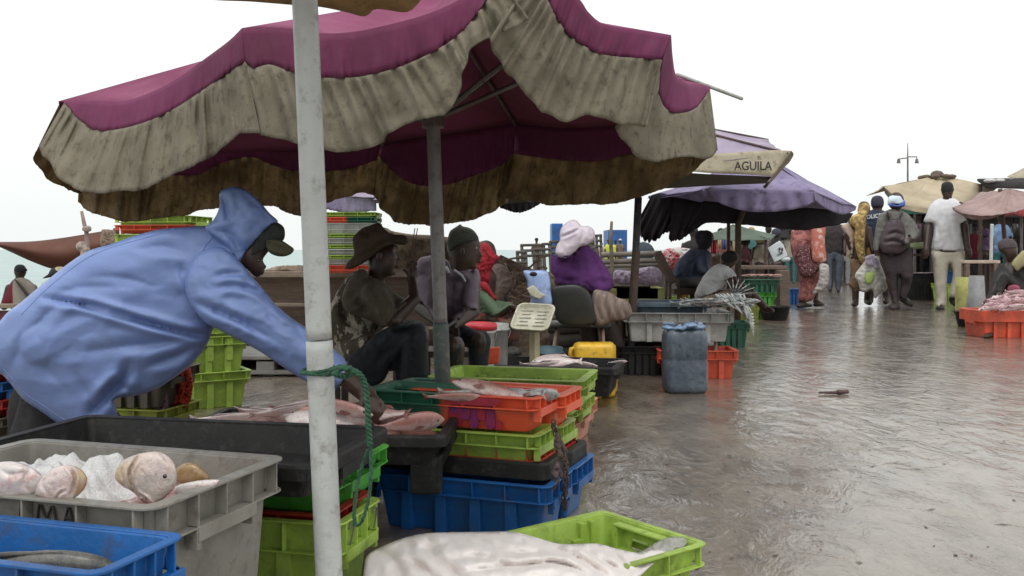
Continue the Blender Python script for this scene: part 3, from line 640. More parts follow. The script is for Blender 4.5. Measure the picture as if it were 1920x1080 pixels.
# ================================================================ CRATES
TH = 19.0
LIME = lin('#A8C556'); GREEN = lin('#52AE3C'); ORANGE = lin('#D8573A'); BLUE = lin('#1A60A6'); DGREEN = lin('#1F5B45'); BLACK = (.014, .014, .015); GREY = lin('#8C8880'); CORAL = lin('#D9937C'); RED = lin('#B02A22')
def rrect(w, d, r, z, n=4):
    p = []
    for cx, cy, a0 in ((w / 2 - r, d / 2 - r, 0), (-w / 2 + r, d / 2 - r, 90), (-w / 2 + r, -d / 2 + r, 180), (w / 2 - r, -d / 2 + r, 270)):
        for k in range(n + 1): a = R(a0 + 90 * k / n); p.append(Vector((cx + r * math.cos(a), cy + r * math.sin(a), z)))
    return p
GC = 'plastic fish crates'
def crate(label, loc, rot, w, d, h, m, rim=.045, over=.02, style='ribs', taper=.025, name='fish_crate', hole=False, nrib=4, group=GC, cat='crate'):
    """open tapered box, its body and its ribbed double rim two parts; w,d measured over the rim"""
    E = base(name, loc, label, cat, group, None, rot)
    W = w - 2 * over; D = d - 2 * over; t = .006; r = .018
    b = MB()
    rings = [rrect(W - 2 * taper, D - 2 * taper, r, 0), rrect(W - 2 * taper + .004, D - 2 * taper + .004, r, .006), rrect(W, D, r, h - .002), rrect(W - 2 * t, D - 2 * t, r - t * .5, h - .002), rrect(W - 2 * taper - 2 * t, D - 2 * taper - 2 * t, r - t * .5, .010)]
    b.loft(rings)
    if style == 'tub': pass
    elif h > .12:
        hh = h - rim
        for sy in (-1, 1):
            for k in range(nrib):
                x = (-.5 + (k + .5) / nrib) * (W - .1)
                b.box((x, sy * (D / 2 - taper * .5 + .001), hh / 2), (.035, .010 + taper, hh))
    ob = b.put('body', m, E, False, True, .0015)
    if hole:
        cu = MB(); 
        for s in (-1, 1): cu.box((s * W / 2, 0, h - .055), (.09, .10, .030))
        co = place('cut', cu.mesh(), None); co.location = E.location; co.rotation_euler = E.rotation_euler
        bo = ob.modifiers.new('hand_hole', 'BOOLEAN'); bo.object = co; bo.operation = 'DIFFERENCE'; bo.solver = 'EXACT'
        bpy.context.view_layer.update(); me = evald(ob); old = ob.data; ob.modifiers.clear(); ob.data = me; me.name = 'body'
        for p in me.polygons: p.use_smooth = False
        bpy.data.objects.remove(co)
    b = MB()
    def flange(z, o, th):
        b.loft([rrect(W - .001, D - .001, r, z - th), rrect(W + 2 * o, D + 2 * o, r + o * .6, z - th), rrect(W + 2 * o, D + 2 * o, r + o * .6, z), rrect(W - .001, D - .001, r, z)], closed=True)
    if style == 'tray':           # thick smooth rim with skirt
        b.loft([rrect(W - 2 * t - .001, D - 2 * t - .001, r, h + .002), rrect(W + 2 * over - .006, D + 2 * over - .006, r + over * .6, h + .003), rrect(W + 2 * over, D + 2 * over, r + over * .6, h - .004), rrect(W + 2 * over, D + 2 * over, r + over * .6, h - rim), rrect(W + 2 * over - .008, D + 2 * over - .008, r + over * .6, h - rim), rrect(W + 2 * over - .008, D + 2 * over - .008, r + over * .6, h - .008), rrect(W - 2 * t - .001, D - 2 * t - .001, r, h - .004)], closed=True)
    else:
        flange(h, over, .005); flange(h - rim, over * .92, .004)
        z = h - rim / 2 - .0025
        for sy in (-1, 1):
            K = max(3, int(W / .105))
            for k in range(K + 1):
                x = (-.5 + k / K) * (W - .03); b.box((x, sy * (D / 2 + over * .46), z), (.004, over * .92, rim - .004))
        for sx in (-1, 1):
            K = max(3, int(D / .085))
            for k in range(K + 1):
                y = (-.5 + k / K) * (D - .03); b.box((sx * (W / 2 + over * .46), y, z), (over * .92, .004, rim - .004))
    b.put('rim', m, E, False, True, .0012)
    if style in ('ribs', 'tub') or style == 'tray':
        for sx in (-1, 1):
            b = MB()
            for sy in (-1, 1): b.box((sx * (W / 2 + over * .5), sy * .085, h - rim - .02), (over * .9, .012, .04))
            b.box((sx * (W / 2 + over * .95), 0, h - rim - .012), (.006, .18, .026))
            b.put('handle', m, E, False, True, .001)
    return E
def corner(px, py, z, w, d, th=TH):
    """base point of a crate whose near right rim corner is seen there"""
    c = G(px, py, z); u = Vector((math.sin(R(th)), math.cos(R(th)), 0)); v = Vector((math.cos(R(th)), -math.sin(R(th)), 0))
    return c - v * (w / 2) + u * (d / 2)
def crate_c(label, px, py, ztop, w, d, h, m, th=TH, **k):
    c = corner(px, py, ztop, w, d, th); return crate(label, (c.x, c.y, ztop - h), -R(th), w, d, h, m, **k)
lime = plastic('lime', LIME); green = plastic('bright_green', GREEN); orange = plastic('orange', ORANGE); blue = plastic('blue', BLUE); dgreen = plastic('bottle_green', DGREEN)
black = mat('black_plastic', BLACK, (.024, .023, .022), (.055, .052, .05), rough=.55, spec=.2, scale=5, bump=.25, bscale=60); grey = plastic('grey', GREY); coral = plastic('coral', CORAL); red = plastic('red', RED)
lgrey = plastic('light_grey', lin('#A9A9A5')); olive = plastic('dull_yellow_green', lin('#9AA23A'))

# --- left foreground
g = crate_c('worn grey crate lettered MA holding big fish heads on ice, behind the blue crate', 287, 956, .454, .64, .42, .40, grey, th=17.1, rim=.062, over=.026, style='ribs', nrib=3)
GREYC = g
bc = crate_c('blue crate with a dark fish in it at the bottom left corner', 183, 1079, .43, .60, .20, .21, blue, th=17.1, rim=.05, style='ribs', over=.016)
crate('lime crate under the blue one in the bottom left corner', (bc.location.x, bc.location.y, .0), -R(17.1), .58, .26, .219, lime)
# letters on the front of the grey crate
def front_pt(E, w, d, x, z, out=.003):
    M_ = Matrix.Translation(E.location) @ Matrix.Rotation(E.rotation_euler.z, 4, 'Z'); return M_ @ Vector((x, -d / 2 - out, z))
def marks(E, w, d, strk, m, name='lettering', rad=.0016, side=False, out=.002, part=True):
    Mx = Matrix.Translation(E.location) @ Matrix.Rotation(E.rotation_euler.z, 4, 'Z')
    hb = MB()
    fn = (lambda x, z: Mx @ Vector((w / 2 + out, x, z))) if side else (lambda x, z: Mx @ Vector((x, -d / 2 - out, z)))
    strokes(hb, strk, fn, rad, 5); return hb.put(name, m, E)
inkm = mat('marker_ink', (.02, .018, .016), (.05, .045, .04), rough=.7, scale=80)
W_ = .64 - .052; x0 = .068
for st_ in ([[(x0-.035,.345),(x0-.035,.365),(x0-.032,.39)]], [[(x0,.352),(x0+.006,.384),(x0+.02,.362),(x0+.032,.383),(x0+.042,.352)]], [[(x0+.056,.352),(x0+.066,.384),(x0+.076,.352)], [(x0+.058,.365),(x0+.073,.364)]]): marks(g, W_, .42 - .052, st_, inkm, rad=.0022)

# --- trays behind: green crate on lime crate, black tray on top
th1 = 14.
lc = crate_c('lime crate marked with a 2, lowest of the stack behind the white pole', 640, 985, .256, .62, .25, .256, lime, th=th1, rim=.07, nrib=3)
rc = crate('red crate just visible between the lime and the bright green crate', (lc.location.x - .01, lc.location.y + .03, .19), -R(th1), .58, .25, .075, red, rim=.03)
gc = crate_c('bright green crate in the stack behind the white pole, under a black tray', 631, 888, .352, .64, .354, .105, green, th=th1, rim=.04)
bt = crate_c('long black tray with water stained inner walls, resting on the bright green crate', 592, 878, .424, .86, .462, .075, black, th=12, rim=.03, style='tray', name='fish_tray')
for xx in (-.2, -.02):
    pass
Ls = lc
def two(x, z, s=1.): return [[(x - .016*s, z + .016*s), (x - .004*s, z + .026*s), (x + .012*s, z + .018*s), (x + .006*s, z), (x - .008*s, z - .022*s)]]
marks(Ls, .62, .25, two(-.07, .22) + two(.07, .22), M('purple_grey_ink', (.12, .11, .14), rough=.7), side=True, rad=.002, out=.001)
# --- second black tray with fish, propped on a black crate
bs = crate('black crate standing under the fish tray behind the green stack', (-.66, 2.96, 0), -R(8), .50, .34, .27, black, style='ribs')
bt2 = crate_c('black tray heaped with pink fish where the man in blue reaches', 836, 820, .34, .80, .46, .09, black, th=3, rim=.03, style='tray', name='fish_tray')
hb = MB()
for y in (-.16, .12): hb.box((.335, y, -.03), (.09, .05, .11))
hb.box((.36, 0, -.005), (.03, .36, .04)); hb.put('foot', black, bt2, False, True, .006)

# --- centre stacks
th2 = 20.
fs1 = [('large blue crate at the bottom of the centre stack, nearest the camera', 1030, 915, .172, .60, .27, .172, blue, dict(rim=.05)),
       ('black tray lying on the nearer blue crate of the centre stack', 1026, 872, .222, .60, .25, .055, black, dict(rim=.05, style='tray', name='fish_tray')),
       ('thin orange crate above the black tray in the nearer centre stack', 1008, 842, .266, .57, .22, .10, orange, dict(rim=.040)),
       ('thin lime crate under the two coloured crate in the nearer centre stack', 1008, 819, .310, .57, .22, .085, lime, dict(rim=.038))]
for lab, px, py, z, w, d_, h_, m_, kw in fs1: crate_c(lab, px, py, z, w, d_, h_, m_, th=th2, **kw)
two1 = plastic('half_green_half_orange', DGREEN, split=(-.03, ORANGE))
top1 = crate_c('half green half orange crate with purple painted marks, topping the nearer centre stack', 1008, 748, .419, .60, .235, .112, two1, th=th2, rim=.036, over=.022)
paint = mat('purple_red_paint', (.22, .01, .07), (.10, .01, .12), (.35, .04, .03), rough=.6, scale=25)
red_paint = mat('red_paint', (.36, .012, .03), (.24, .01, .03), rough=.6, scale=25)
hb = MB()
def blot(E, x0, x1, z0, z1, y, m, name, seed):
    r_ = random.Random(seed); Mx = Matrix.Translation(E.location) @ Matrix.Rotation(E.rotation_euler.z, 4, 'Z'); hb = MB(); ring = []
    for k in range(26):
        a = 2 * math.pi * k / 26; s = .8 + .25 * r_.random(); c_, s_ = math.cos(a), math.sin(a)
        c_ = math.copysign(abs(c_) ** .6, c_); s_ = math.copysign(abs(s_) ** .6, s_)
        ring.append(((x0 + x1) / 2 + c_ * (x1 - x0) / 2 * s, (z0 + z1) / 2 + s_ * (z1 - z0) / 2 * min(1, s + .1)))
    hb.loft([[Mx @ Vector((x, y, z)) for x, z in ring], [Mx @ Vector((x, y - .0008, z)) for x, z in ring]]); return hb.put(name, m, E, False)
yb = -(.235 - .044) / 2
blot(top1, -.02, .19, .080, .108, yb - .0225, red_paint, 'painted_patch', 1)
for k, (xa, xb, za, zb) in enumerate([(-.01,.045,.004,.074),(.035,.07,.03,.074),(.062,.10,.004,.072),(.095,.122,.03,.074),(.115,.155,.006,.074),(.00,.05,.05,.074),(.15,.175,.004,.034)]):
    blot(top1, xa, xb, za, zb, yb - .001 - .001 * (k % 2) - .006 + .02 * (1 - (za + zb) / 2 / .112), paint if k % 3 else red_paint, 'painted_mark', 5 + k)
fs2 = [('blue crate standing behind the large blue one, its end towards the wet floor', 1078, 880, .172, .60, .26, .172, blue, dict(rim=.05)),
       ('black tray on the farther blue crate behind the hanging chain', 1070, 850, .215, .56, .22, .05, black, dict(rim=.045, style='tray', name='fish_tray')),
       ('thin red crate behind the hanging chain in the farther centre stack', 1054, 824, .25, .55, .2, .08, red, dict(rim=.035)),
       ('thin lime crate behind the hanging chain in the farther centre stack', 1052, 802, .29, .55, .2, .08, lime, dict(rim=.036))]
for lab, px, py, z, w, d_, h_, m_, kw in fs2: crate_c(lab, px, py, z, w, d_, h_, m_, th=th2, **kw)
two2 = plastic('half_green_half_orange_pale', DGREEN, split=(-.20, lin('#E2603A')))
top2 = crate_c('half green half orange crate on top of the farther centre stack, behind the fish', 1055, 744, .402, .66, .26, .115, two2, th=th2, rim=.036, over=.03)
# --- third stack
crate_c('pale coral crate with red scrawls at the bottom of the stack behind the orange crates', 1084, 772, .17, .62, .44, .17, coral, th=17, rim=.055)
cr3 = crate_c('thin lime crate upon the pale coral crate', 1080, 762, .21, .60, .42, .09, lime, th=17, rim=.045)
l3 = crate_c('tall lime crate, empty, topping the stack behind the orange crates', 1093, 716, .345, .66, .42, .145, lime, th=14, rim=.034, over=.03, hole=False)
hb = MB()
# --- long black tray at the back, on a yellow can
bt3 = crate_c('long black tray with pale fish resting on a yellow can, behind the lime crate', 1158, 692, .225, .92, .5, .16, black, th=12, rim=.035, over=.03, style='tray', name='fish_tray')
# --- foreground lime crate with the sheet
c1 = G(1130, 955, .15); c2 = G(1332, 1018, .15); c3 = G(980, 1000, .15)
ax = (c2 - c1); ex = ax.length; ax.normalize(); ay = Vector((ax.y, -ax.x, 0))      # ay towards the camera and left
if ay.y > 0: ay = -ay
cen = c1 + ax * ex / 2 + ay * .31
fc = crate('front lime crate with a hand hole, half covered by the pale sheet', (cen.x, cen.y, 0), math.atan2(ay.y, ay.x), .62, ex, .15, lime, rim=.05, over=.018, hole=True, nrib=4)
def irib(c_, d_): q = MB(); q.box(c_, d_); q.put('inner_rib', lime, fc, False, True, .002)
for sx in (-1, 1):
    for sy in (-1, 1): irib((sx * .20, sy * (ex / 2 - .034), .075), (.018, .02, .13)); irib((sx * .235, sy * (ex / 2 - .034), .075), (.012, .018, .13))
    for y in (-.085, .085): irib((sx * .268, y, .073), (.03, .014, .125))
    irib((sx * .266, 0, .078), (.028, .15, .010)); irib((sx * .266, 0, .140), (.028, .19, .007))
# --- around the jerrycan
crate('orange crate standing on the floor behind the blue jerrycan', (G(1310, 700).x - .05, 6.62, 0), -R(2), .54, .36, .19, orange, rim=.055, nrib=4)
crate('bottle green crate behind the grey tub', (P(1372, 600, 8.6).x, 8.7, .0), -R(8), .34, .4, .22, dgreen, rim=.05)
gt = crate('grey tub of silver fish beside the dark umbrella pole, behind the blue jerrycan', (P(1276, 600, 6.6).x, 6.85, .235), -R(3), .76, .55, .20, lgrey, rim=.06, over=.03, style='ribs', nrib=3, name='fish_tub', cat='tub')
gt2 = crate('blue grey tray stacked inside the top of the grey tub', (P(1262, 600, 6.8).x, 6.98, .42), -R(3), .52, .42, .075, plastic('slate_blue', lin('#5E6F7C')), rim=.03, style='tray', name='fish_tray')
for nm, x, y, w in (('black crate in the shade under the grey tub', P(1205, 600, 6.7).x, 6.8, .34), ('black crate in the shade left of the orange one', P(1165, 600, 7.2).x, 7.3, .5)):
    crate(nm, (x, y, 0), -R(4), w, .36, .20, black)
hb = base('pipe_stand', (P(1340, 600, 6.8).x, 6.8, 0), 'thin pale pipe standing under the right end of the grey tub', 'pipe')
q = MB(); q.tube([P(1342, 640, 6.72), Vector((P(1340, 700, 6.72).x, 6.72, 0.0))], .012, 8); q.put('pipe', M('pale_pipe', (.4, .36, .3), (.3, .26, .2), rough=.6), hb)
# --- left: towers of crates
tw = P(345, 700, 5.2)
for k in range(6):
    crate('lime crate, number %s from the floor in the leaning tower left of the white pole' % ['one','two','three','four','five','six'][k] if False else
          ['lime crate at the floor, lowest of the tower left of the white pole', 'second lime crate up in the tower left of the white pole', 'third lime crate up in the tower left of the white pole', 'fourth lime crate up in the tower left of the white pole', 'fifth lime crate up in the tower left of the white pole', 'topmost lime crate of the tower left of the white pole'][k],
          (tw.x - .01 * (k % 2), 5.35, .0 if k == 0 else .13 + .065 * k), -R(-32), .56, .36, .20, lime, rim=.045, style='ribs')
cols = [olive, lime, dgreen, lime, lime, lime]
labs = ['dull yellow green crate low in the tower behind the man in blue', 'lime crate second in the tower behind the man in blue', 'bottle green crate third in the tower behind the man in blue', 'lime crate fourth in the tower behind the man in blue', 'lime crate below the orange one in the tower behind the man in blue']
for k in range(5):
    crate(labs[k], (P(288, 500, 6.2).x, 6.4, .195 * k), -R(6), .52, .4, .19, cols[k], rim=.05)
crate('shallow orange crate near the top of the tower behind the man in blue', (P(288, 500, 6.2).x, 6.4, .975), -R(6), .52, .4, .055, orange, rim=.03)
crate('lime crate topping the tower behind the man in blue', (P(288, 500, 6.2).x, 6.4, 1.03), -R(6), .52, .4, .06, lime, rim=.04)
# low dark crates under the jacket
for k, (px, z, m_, lb) in enumerate([(255, 0, olive, 'muddy yellow green crate on the floor below the blue jacket'), (255, .17, M('brown_crate', (.10,.085,.06),(.06,.05,.035),rough=.6), 'brown crate stacked below the blue jacket')]):
    crate(lb, (P(px, 700, 4.3).x, 4.4, z), -R(12), .40, .34, .165, m_, rim=.04)
for k, (m_, lb) in enumerate([(M('brown_crate', (0,0,0)), 'brown crate at the foot of the stack at the left edge'), (red, 'lower red crate in the stack at the left edge'), (blue, 'blue crate between two red ones at the left edge'), (red, 'topmost red crate in the stack at the left edge')]):
    crate(lb, (P(-55, 700, 4.1).x, 4.2, .02 + [0, .16, .235, .31][k] - .02), -R(10), .40, .34, [.16, .075, .075, .075][k], m_, rim=.035)
# crates beyond the pole: lime rims between grey bodies
st = P(645, 512, 7.6); seq = [('orange crate at the bottom of the striped stack on the boat', orange, .06), ('grey crate just above the orange one in the striped stack', lgrey, .045), ('lowest lime crate in the striped stack on the boat', lime, .035), ('grey crate above the lowest lime one in the striped stack', lgrey, .045), ('middle lime crate in the striped stack on the boat', lime, .035), ('grey crate with dark scribble in the striped stack', lgrey, .05), ('upper lime crate in the striped stack on the boat', lime, .035), ('grey crate under the two coloured one in the striped stack', lgrey, .085), ('half orange half green crate near the top of the striped stack', plastic('half_orange_half_green', ORANGE, split=(.02, DGREEN)), .045), ('lime crate topping the striped stack on the boat', lime, .04)]
z = H - (512 - HY) / F * 7.6
for lb, m_, hh in seq:
    crate(lb, (st.x, 7.8, z), -R(2), .50, .36, hh, m_, rim=max(.02, hh * .6), over=.016 if m_ is not lgrey else .006, nrib=3); z += hh + .001
# --- right side
rr = P(1895, 600, 9.4)
oc = crate('orange crate heaped with pink fish at the right edge of the wet lane', (P(1908, 600, 9.4).x, 9.65, 0), R(0), .70, .50, .27, orange, rim=.11, over=.03, style='tray')
hb = MB()
def basin(label, px, Y, r, h, m, cat='basin', name='basin', group=None):
    E = base(name, (P(px, 500, Y).x, Y, 0), label, cat, group); q = MB(); n = 28
    def ring(rr, z): return [Vector((rr * math.cos(2 * math.pi * k / n), rr * math.sin(2 * math.pi * k / n), z)) for k in range(n)]
    q.loft([ring(r * .74, 0), ring(r * .80, .01), ring(r, h), ring(r + .012, h), ring(r + .012, h - .012), ring(r - .006, h - .004), ring(r * .74, .015)]); q.put('tub', m, E, True, True); return E
basin('round black basin standing on the floor left of the orange fish crate at the right', 1820, 10.9, .17, .17, black, group='black basins')
basin('round black basin of fish scraps standing below the brown table', 1452, 11.9, .19, .17, black, group='black basins')
# ================================================================ FISH
pinkf = mat('pink_fish_skin', (.66, .54, .51), (.50, .34, .32), (.34, .13, .11), rough=.22, scale=9, bump=.3, bscale=120, thr=(.5, .66), coat=.6, split=(.02, (.43, .20, .17), .035, 'Z'))
whitef = mat('white_fish_belly', (.70, .64, .62), (.58, .44, .42), (.42, .18, .16), rough=.22, scale=7, bump=.25, bscale=120, coat=.6, thr=(.5, .68), split=(.04, (.46, .38, .37), .03, 'Z'))
brownf = mat('golden_grouper_skin', (.46, .33, .17), (.44, .38, .36), (.30, .23, .18), rough=.22, scale=16, bump=.35, bscale=120, coat=.6, thr=(.46, .62), split=(-.03, (.64, .52, .48), .04))
cheekf = mat('pale_head_skin', (.66, .55, .52), (.52, .40, .38), (.42, .20, .17), rough=.22, scale=16, bump=.35, bscale=120, coat=.6, thr=(.48, .62), split=(.022, (.48, .34, .17), .008))
greyf = mat('silver_grey_fish_skin', (.32, .31, .31), (.50, .48, .47), (.14, .13, .13), rough=.25, scale=12, bump=.25, bscale=160, coat=.5)
darkf = mat('dark_fish_skin', (.06, .06, .055), (.13, .12, .10), (.03, .03, .03), rough=.25, scale=14, bump=.3, bscale=160, coat=.5)
eyem = mat('fish_eye', (.012, .012, .012), rough=.15, coat=.6); finm = mat('fish_fin', (.42, .22, .19), (.30, .13, .11), rough=.5, scale=20, bump=.4, bscale=200, trans=.2)
_fish = {}
def fish_meshes(kind, m):
    key = (kind, m.name)
    if key in _fish: return _fish[key]
    prof = {'snapper': [(0, .012, .010), (.04, .07, .035), (.12, .135, .062), (.24, .175, .078), (.40, .178, .078), (.58, .135, .058), (.74, .08, .034), (.86, .045, .018), (.93, .045, .012)],
            'long': [(0, .008, .008), (.05, .040, .022), (.14, .075, .036), (.3, .100, .042), (.5, .095, .038), (.7, .062, .028), (.85, .03, .018), (.93, .028, .010)],
            'grouper': [(0, .03, .035), (.03, .085, .075), (.10, .14, .11), (.20, .18, .135), (.34, .19, .13), (.5, .165, .105), (.7, .10, .06), (.85, .06, .03), (.93, .055, .018)]}[kind]
    A = cr(prof, 18); hb = MB(); n = 14
    hb.loft([[Vector((-a[0] + .5, a[2] * math.cos(2 * math.pi * k / n), a[1] * math.sin(2 * math.pi * k / n) * (1 if math.sin(2 * math.pi * k / n) > 0 else .85) + .012 * (a[0] - .2))) for k in range(n)] for a in A])
    body = hb.mesh()
    hp = max(p[1] for p in prof)
    def plate(pts, th=.006, y=0., tilt=0.):
        q = MB(); q.loft([[Vector((x, y + s * th / 2 + tilt * z, z)) for x, z in pts] for s in (-1, 1)]); return q
    tail = plate([(-.41, .035), (-.46, .07), (-.50, .09), (-.49, .04), (-.47, 0), (-.49, -.04), (-.50, -.085), (-.46, -.06), (-.41, -.035)]).mesh()
    dorsal = plate([(.26, hp * .88), (.20, hp * 1.06), (.0, hp * 1.07), (-.18, hp * .95), (-.26, hp * .55), (-.1, hp * .8), (.1, hp * .92)]).mesh()
    pect = []
    for s in (-1, 1): q = MB(); q.add([(.22, s * (prof[3][2]), -.01), (.10, s * (prof[3][2] + .03), .03), (.04, s * (prof[3][2] + .035), -.03), (.14, s * (prof[3][2] + .01), -.05)], [(0, 1, 2, 3)]); pect.append(q.mesh())
    q = MB()
    for s in (-1, 1): q.ball((.40, s * np.interp(.10, [p[0] for p in prof], [p[2] for p in prof]) * .93, .035), (.016, .008, .016), 10, 6)
    eye = q.mesh()
    for me in (body, tail, dorsal, pect[0], pect[1], eye):
        for p in me.polygons: p.use_smooth = True
    body.materials.append(m)
    for me in (tail, dorsal, pect[0], pect[1]): me.materials.append(finm if m is pinkf else m)
    eye.materials.append(eyem)
    _fish[key] = (('body', body), ('tail_fin', tail), ('dorsal_fin', dorsal), ('pectoral_fin', pect[0]), ('pectoral_fin', pect[1]), ('eye', eye)); return _fish[key]
def fish(label, loc, L, rz, rx=80, ry=0, kind='snapper', m=None, group='fish on sale', name='fish', parts=6):
    E = bpy.data.objects.new(name, None); COL.objects.link(E); E.location = loc; E.scale = (L, L, L)
    E.rotation_euler = (R(rx), R(ry), R(rz)); tagp(E, label, 'fish', group)
    for nm, me in fish_meshes(kind, m or pinkf)[:parts]:
        o = bpy.data.objects.new(nm, me); COL.objects.link(o); o.parent = E
    return E
def heap_in(E, x0, x1, y0, y1, z, hgt, seed, n, jag, name, m, label, cat):
    q = MB(); heap(q, x0, x1, y0, y1, z, hgt, seed, n, jag); me = q.mesh()
    me.transform(Matrix.Translation(E.location) @ Matrix.Rotation(E.rotation_euler.z, 4, 'Z')); o = place(name, me, m); return tagp(o, label, cat, kind='stuff')
def heap(mb, x0, x1, y0, y1, z, hgt, seed, n=26, jag=.35):
    """lumpy mound between the given world limits"""
    rows = []
    for i in range(n):
        r_ = []
        for j in range(n):
            u = i / (n - 1); v = j / (n - 1); e = min(1, 4 * min(u, 1 - u)) * min(1, 4 * min(v, 1 - v))
            x = x0 + (x1 - x0) * v; y = y0 + (y1 - y0) * u
            r_.append(Vector((x, y, z + hgt * e ** .6 * (.75 + jag * noise.noise(Vector((x * 14, y * 14, seed))) + jag * .6 * noise.noise(Vector((x * 45, y * 45, seed)))))))
        rows.append(r_)
    v, f = grid_mesh(rows); return mb.add(v, f)
ice = mat('crushed_ice', (.80, .80, .80), (.70, .69, .70), (.74, .60, .60), rough=.35, scale=20, bump=.8, bscale=150, thr=(.5, .7))
# grey crate: big heads on ice. crate top z=.454
def gl(px, py, z): return G(px, py, z)
heap_in(GREYC, -.28, .13, -.17, .17, .31, .115, 3.3, 70, .35, 'crushed_ice', ice, 'white crushed ice heaped between the big fish heads in the grey crate', 'ice')
heap_in(GREYC, .08, .275, -.17, .17, .32, .055, 1.3, 24, .3, 'fish_scraps', pinkf, 'wet pink fish scraps at the right end of the grey crate', 'fish scraps')
def bighead(label, poly, Y, m, k=.8, eye=None, gill=(), seed=1, mouth=None):
    c = np.mean(np.array(poly), 0); E = base('fish', P(c[0], c[1], Y), label, 'fish', 'fish on sale')
    hb = MB(); puff(hb, poly, Y, k, step=2.4, creases=gill, amp=.0010, nsc=5, seed=seed); hb.put('body', m, E)
    if eye:
        q = MB(); p = P(eye[0], eye[1], Y - eye[2]); q.ball(p, (.0038, .0025, .0038), 12, 8); q.put('eye', eyem, E)
    return E
e1 = bighead('big pale fish head with a small dark eye pointing down, largest in the grey crate', [(216,886),(226,868),(246,855),(272,848),(298,847),(318,857),(329,874),(332,896),(326,914),(314,929),(300,942),(289,954),(281,957),(272,949),(262,936),(248,922),(230,912),(217,900)], 1.66, brownf, .52, (309, 893, .046), [([(262,852),(243,885),(250,918),(262,934)], .011, 2.5), ([(300,850),(320,872),(324,905)], .004, 3), ([(262,928),(274,936),(285,951)], .012, 1.6), ([(238,862),(228,885),(236,915)], .005, 3)], 2)
q = MB(); q.tube([P(266, 936, 1.625), P(275, 942, 1.612), P(287, 951, 1.62)], .0022, 6); q.put('mouth', M('dark_mouth', (.12, .03, .03)), e1)
e2 = bighead('round fish head with a brown cheek, second from the left in the grey crate', [(66,925),(72,905),(88,885),(108,875),(130,872),(152,880),(163,896),(161,912),(152,924),(140,934),(120,944),(100,940),(80,934)], 1.62, cheekf, .5, None, [([(128,874),(140,895),(134,928)], .010, 2.5), ([(88,890),(80,910),(92,930)], .004, 3), ([(104,938),(112,925),(124,920)], .006, 2)], 5)
e3 = bighead('pinkish white fish cut off by the left edge of the grey crate', [(-60,900),(-20,872),(20,865),(50,872),(75,888),(80,905),(66,925),(30,932),(-30,936)], 1.64, whitef, .5, None, [([(60,876),(45,900),(52,925)], .006, 5), ([(0,880),(20,890),(50,885)], .004, 5)], 8)
e4 = bighead('golden brown fish back low behind the largest head in the grey crate', [(328,900),(330,880),(345,869),(362,868),(378,878),(392,893),(388,905),(355,910)], 1.78, mat('golden_fish_skin', (.30,.18,.07), (.38,.26,.14), (.16,.09,.04), rough=.3, scale=20, coat=.4), .6, None, (), 9)
e5 = bighead('flat pale pink fish lying along the right side of the grey crate', [(330,912),(365,902),(400,899),(412,902),(395,918),(350,930),(330,930)], 1.70, whitef, .5, None, (), 10)
# the dark fish in the blue crate
fish('dark grey fish in the blue crate at the bottom left corner', P(35, 1092, 1.45), .34, 4, 30, 0, 'snapper', darkf)
heap_in(bc, -.27, .27, -.075, .075, .06, .06, 7.7, 30, .3, 'fish_scraps', darkf, 'dark wet fish remains under the grey fish in the blue crate', 'fish scraps')
# pile on the second black tray
def pile(base_z, specs, names, m_list, groupz=None):
    pass
pl = [(440,786,.26,8,'white fish tail end at the left rim of the second black tray',whitef,'long'), (505,779,.24,-20,'white and dark flatfish left of the white pole in the second black tray',whitef,'snapper'),
      (545,771,.26,30,'pale fish sloping up beside the white pole in the second black tray',whitef,'snapper'), (575,762,.24,-8,'rosy fish on top of the pile just left of the white pole',pinkf,'long'),
      (556,785,.26,4,'grey pink fish low in the pile just left of the white pole',pinkf,'snapper'), (636,764,.26,-32,'long pink fish right of the white pole, by the hand',pinkf,'long'), (655,778,.25,8,'reddish fish behind the green rope in the second black tray',pinkf,'snapper'),
      (612,788,.26,175,'white bellied fish at the front of the second black tray behind the white pole',whitef,'snapper'), (700,778,.24,160,'pink fish under the fingers of the man in blue',pinkf,'snapper'), (737,778,.17,60,'white tailed fish standing up by the fingers',whitef,'long'), (768,795,.21,12,'pink headed fish at the right end of the second black tray',pinkf,'snapper'), (690,792,.24,-6,'pale fish lying along the front rim under the green rope',whitef,'long')]
heap_in(bt2, -.36, .36, -.19, .19, .03, .075, 4.4, 40, .35, 'fish_scraps', pinkf, 'pink and white fish flesh filling the bottom of the second black tray', 'fish scraps')
for i, (px, py, L, rz, lb, m_, kd) in enumerate(pl): fish(lb, P(px, py, 2.9 + .05 * math.sin(i * 2.3) + (.06 if px < 600 and py < 775 else 0)), L, rz, 38 + 18 * math.sin(i), 6 * math.sin(i * 1.7), kd, m_)
# orange crate fish
for i, (px, py, L, rz, ry, lb, m_) in enumerate([(918,731,.25,165,-10,'pink fish lying uppermost, its head towards the lime crate, in the two coloured crate',pinkf), (900,741,.27,6,4,'grey fish front left in the two coloured crate',greyf), (952,741,.24,172,3,'pale grey fish in the middle of the two coloured crate',greyf), (1000,742,.17,10,0,'small round grey fish at the right end of the two coloured crate',greyf), (852,745,.20,-5,0,'pink fish tail low at the left in the two coloured crate',pinkf)]):
    fish(lb, P(px, py, 2.98 + .02 * (i % 2)), L, rz, 38, ry, 'long' if i != 3 else 'snapper', m_)
heap_in(top1, -.1, .26, -.085, .085, .06, .05, 5.4, 26, .3, 'fish_scraps', greyf, 'small fish packed under the others in the two coloured crate', 'fish scraps')
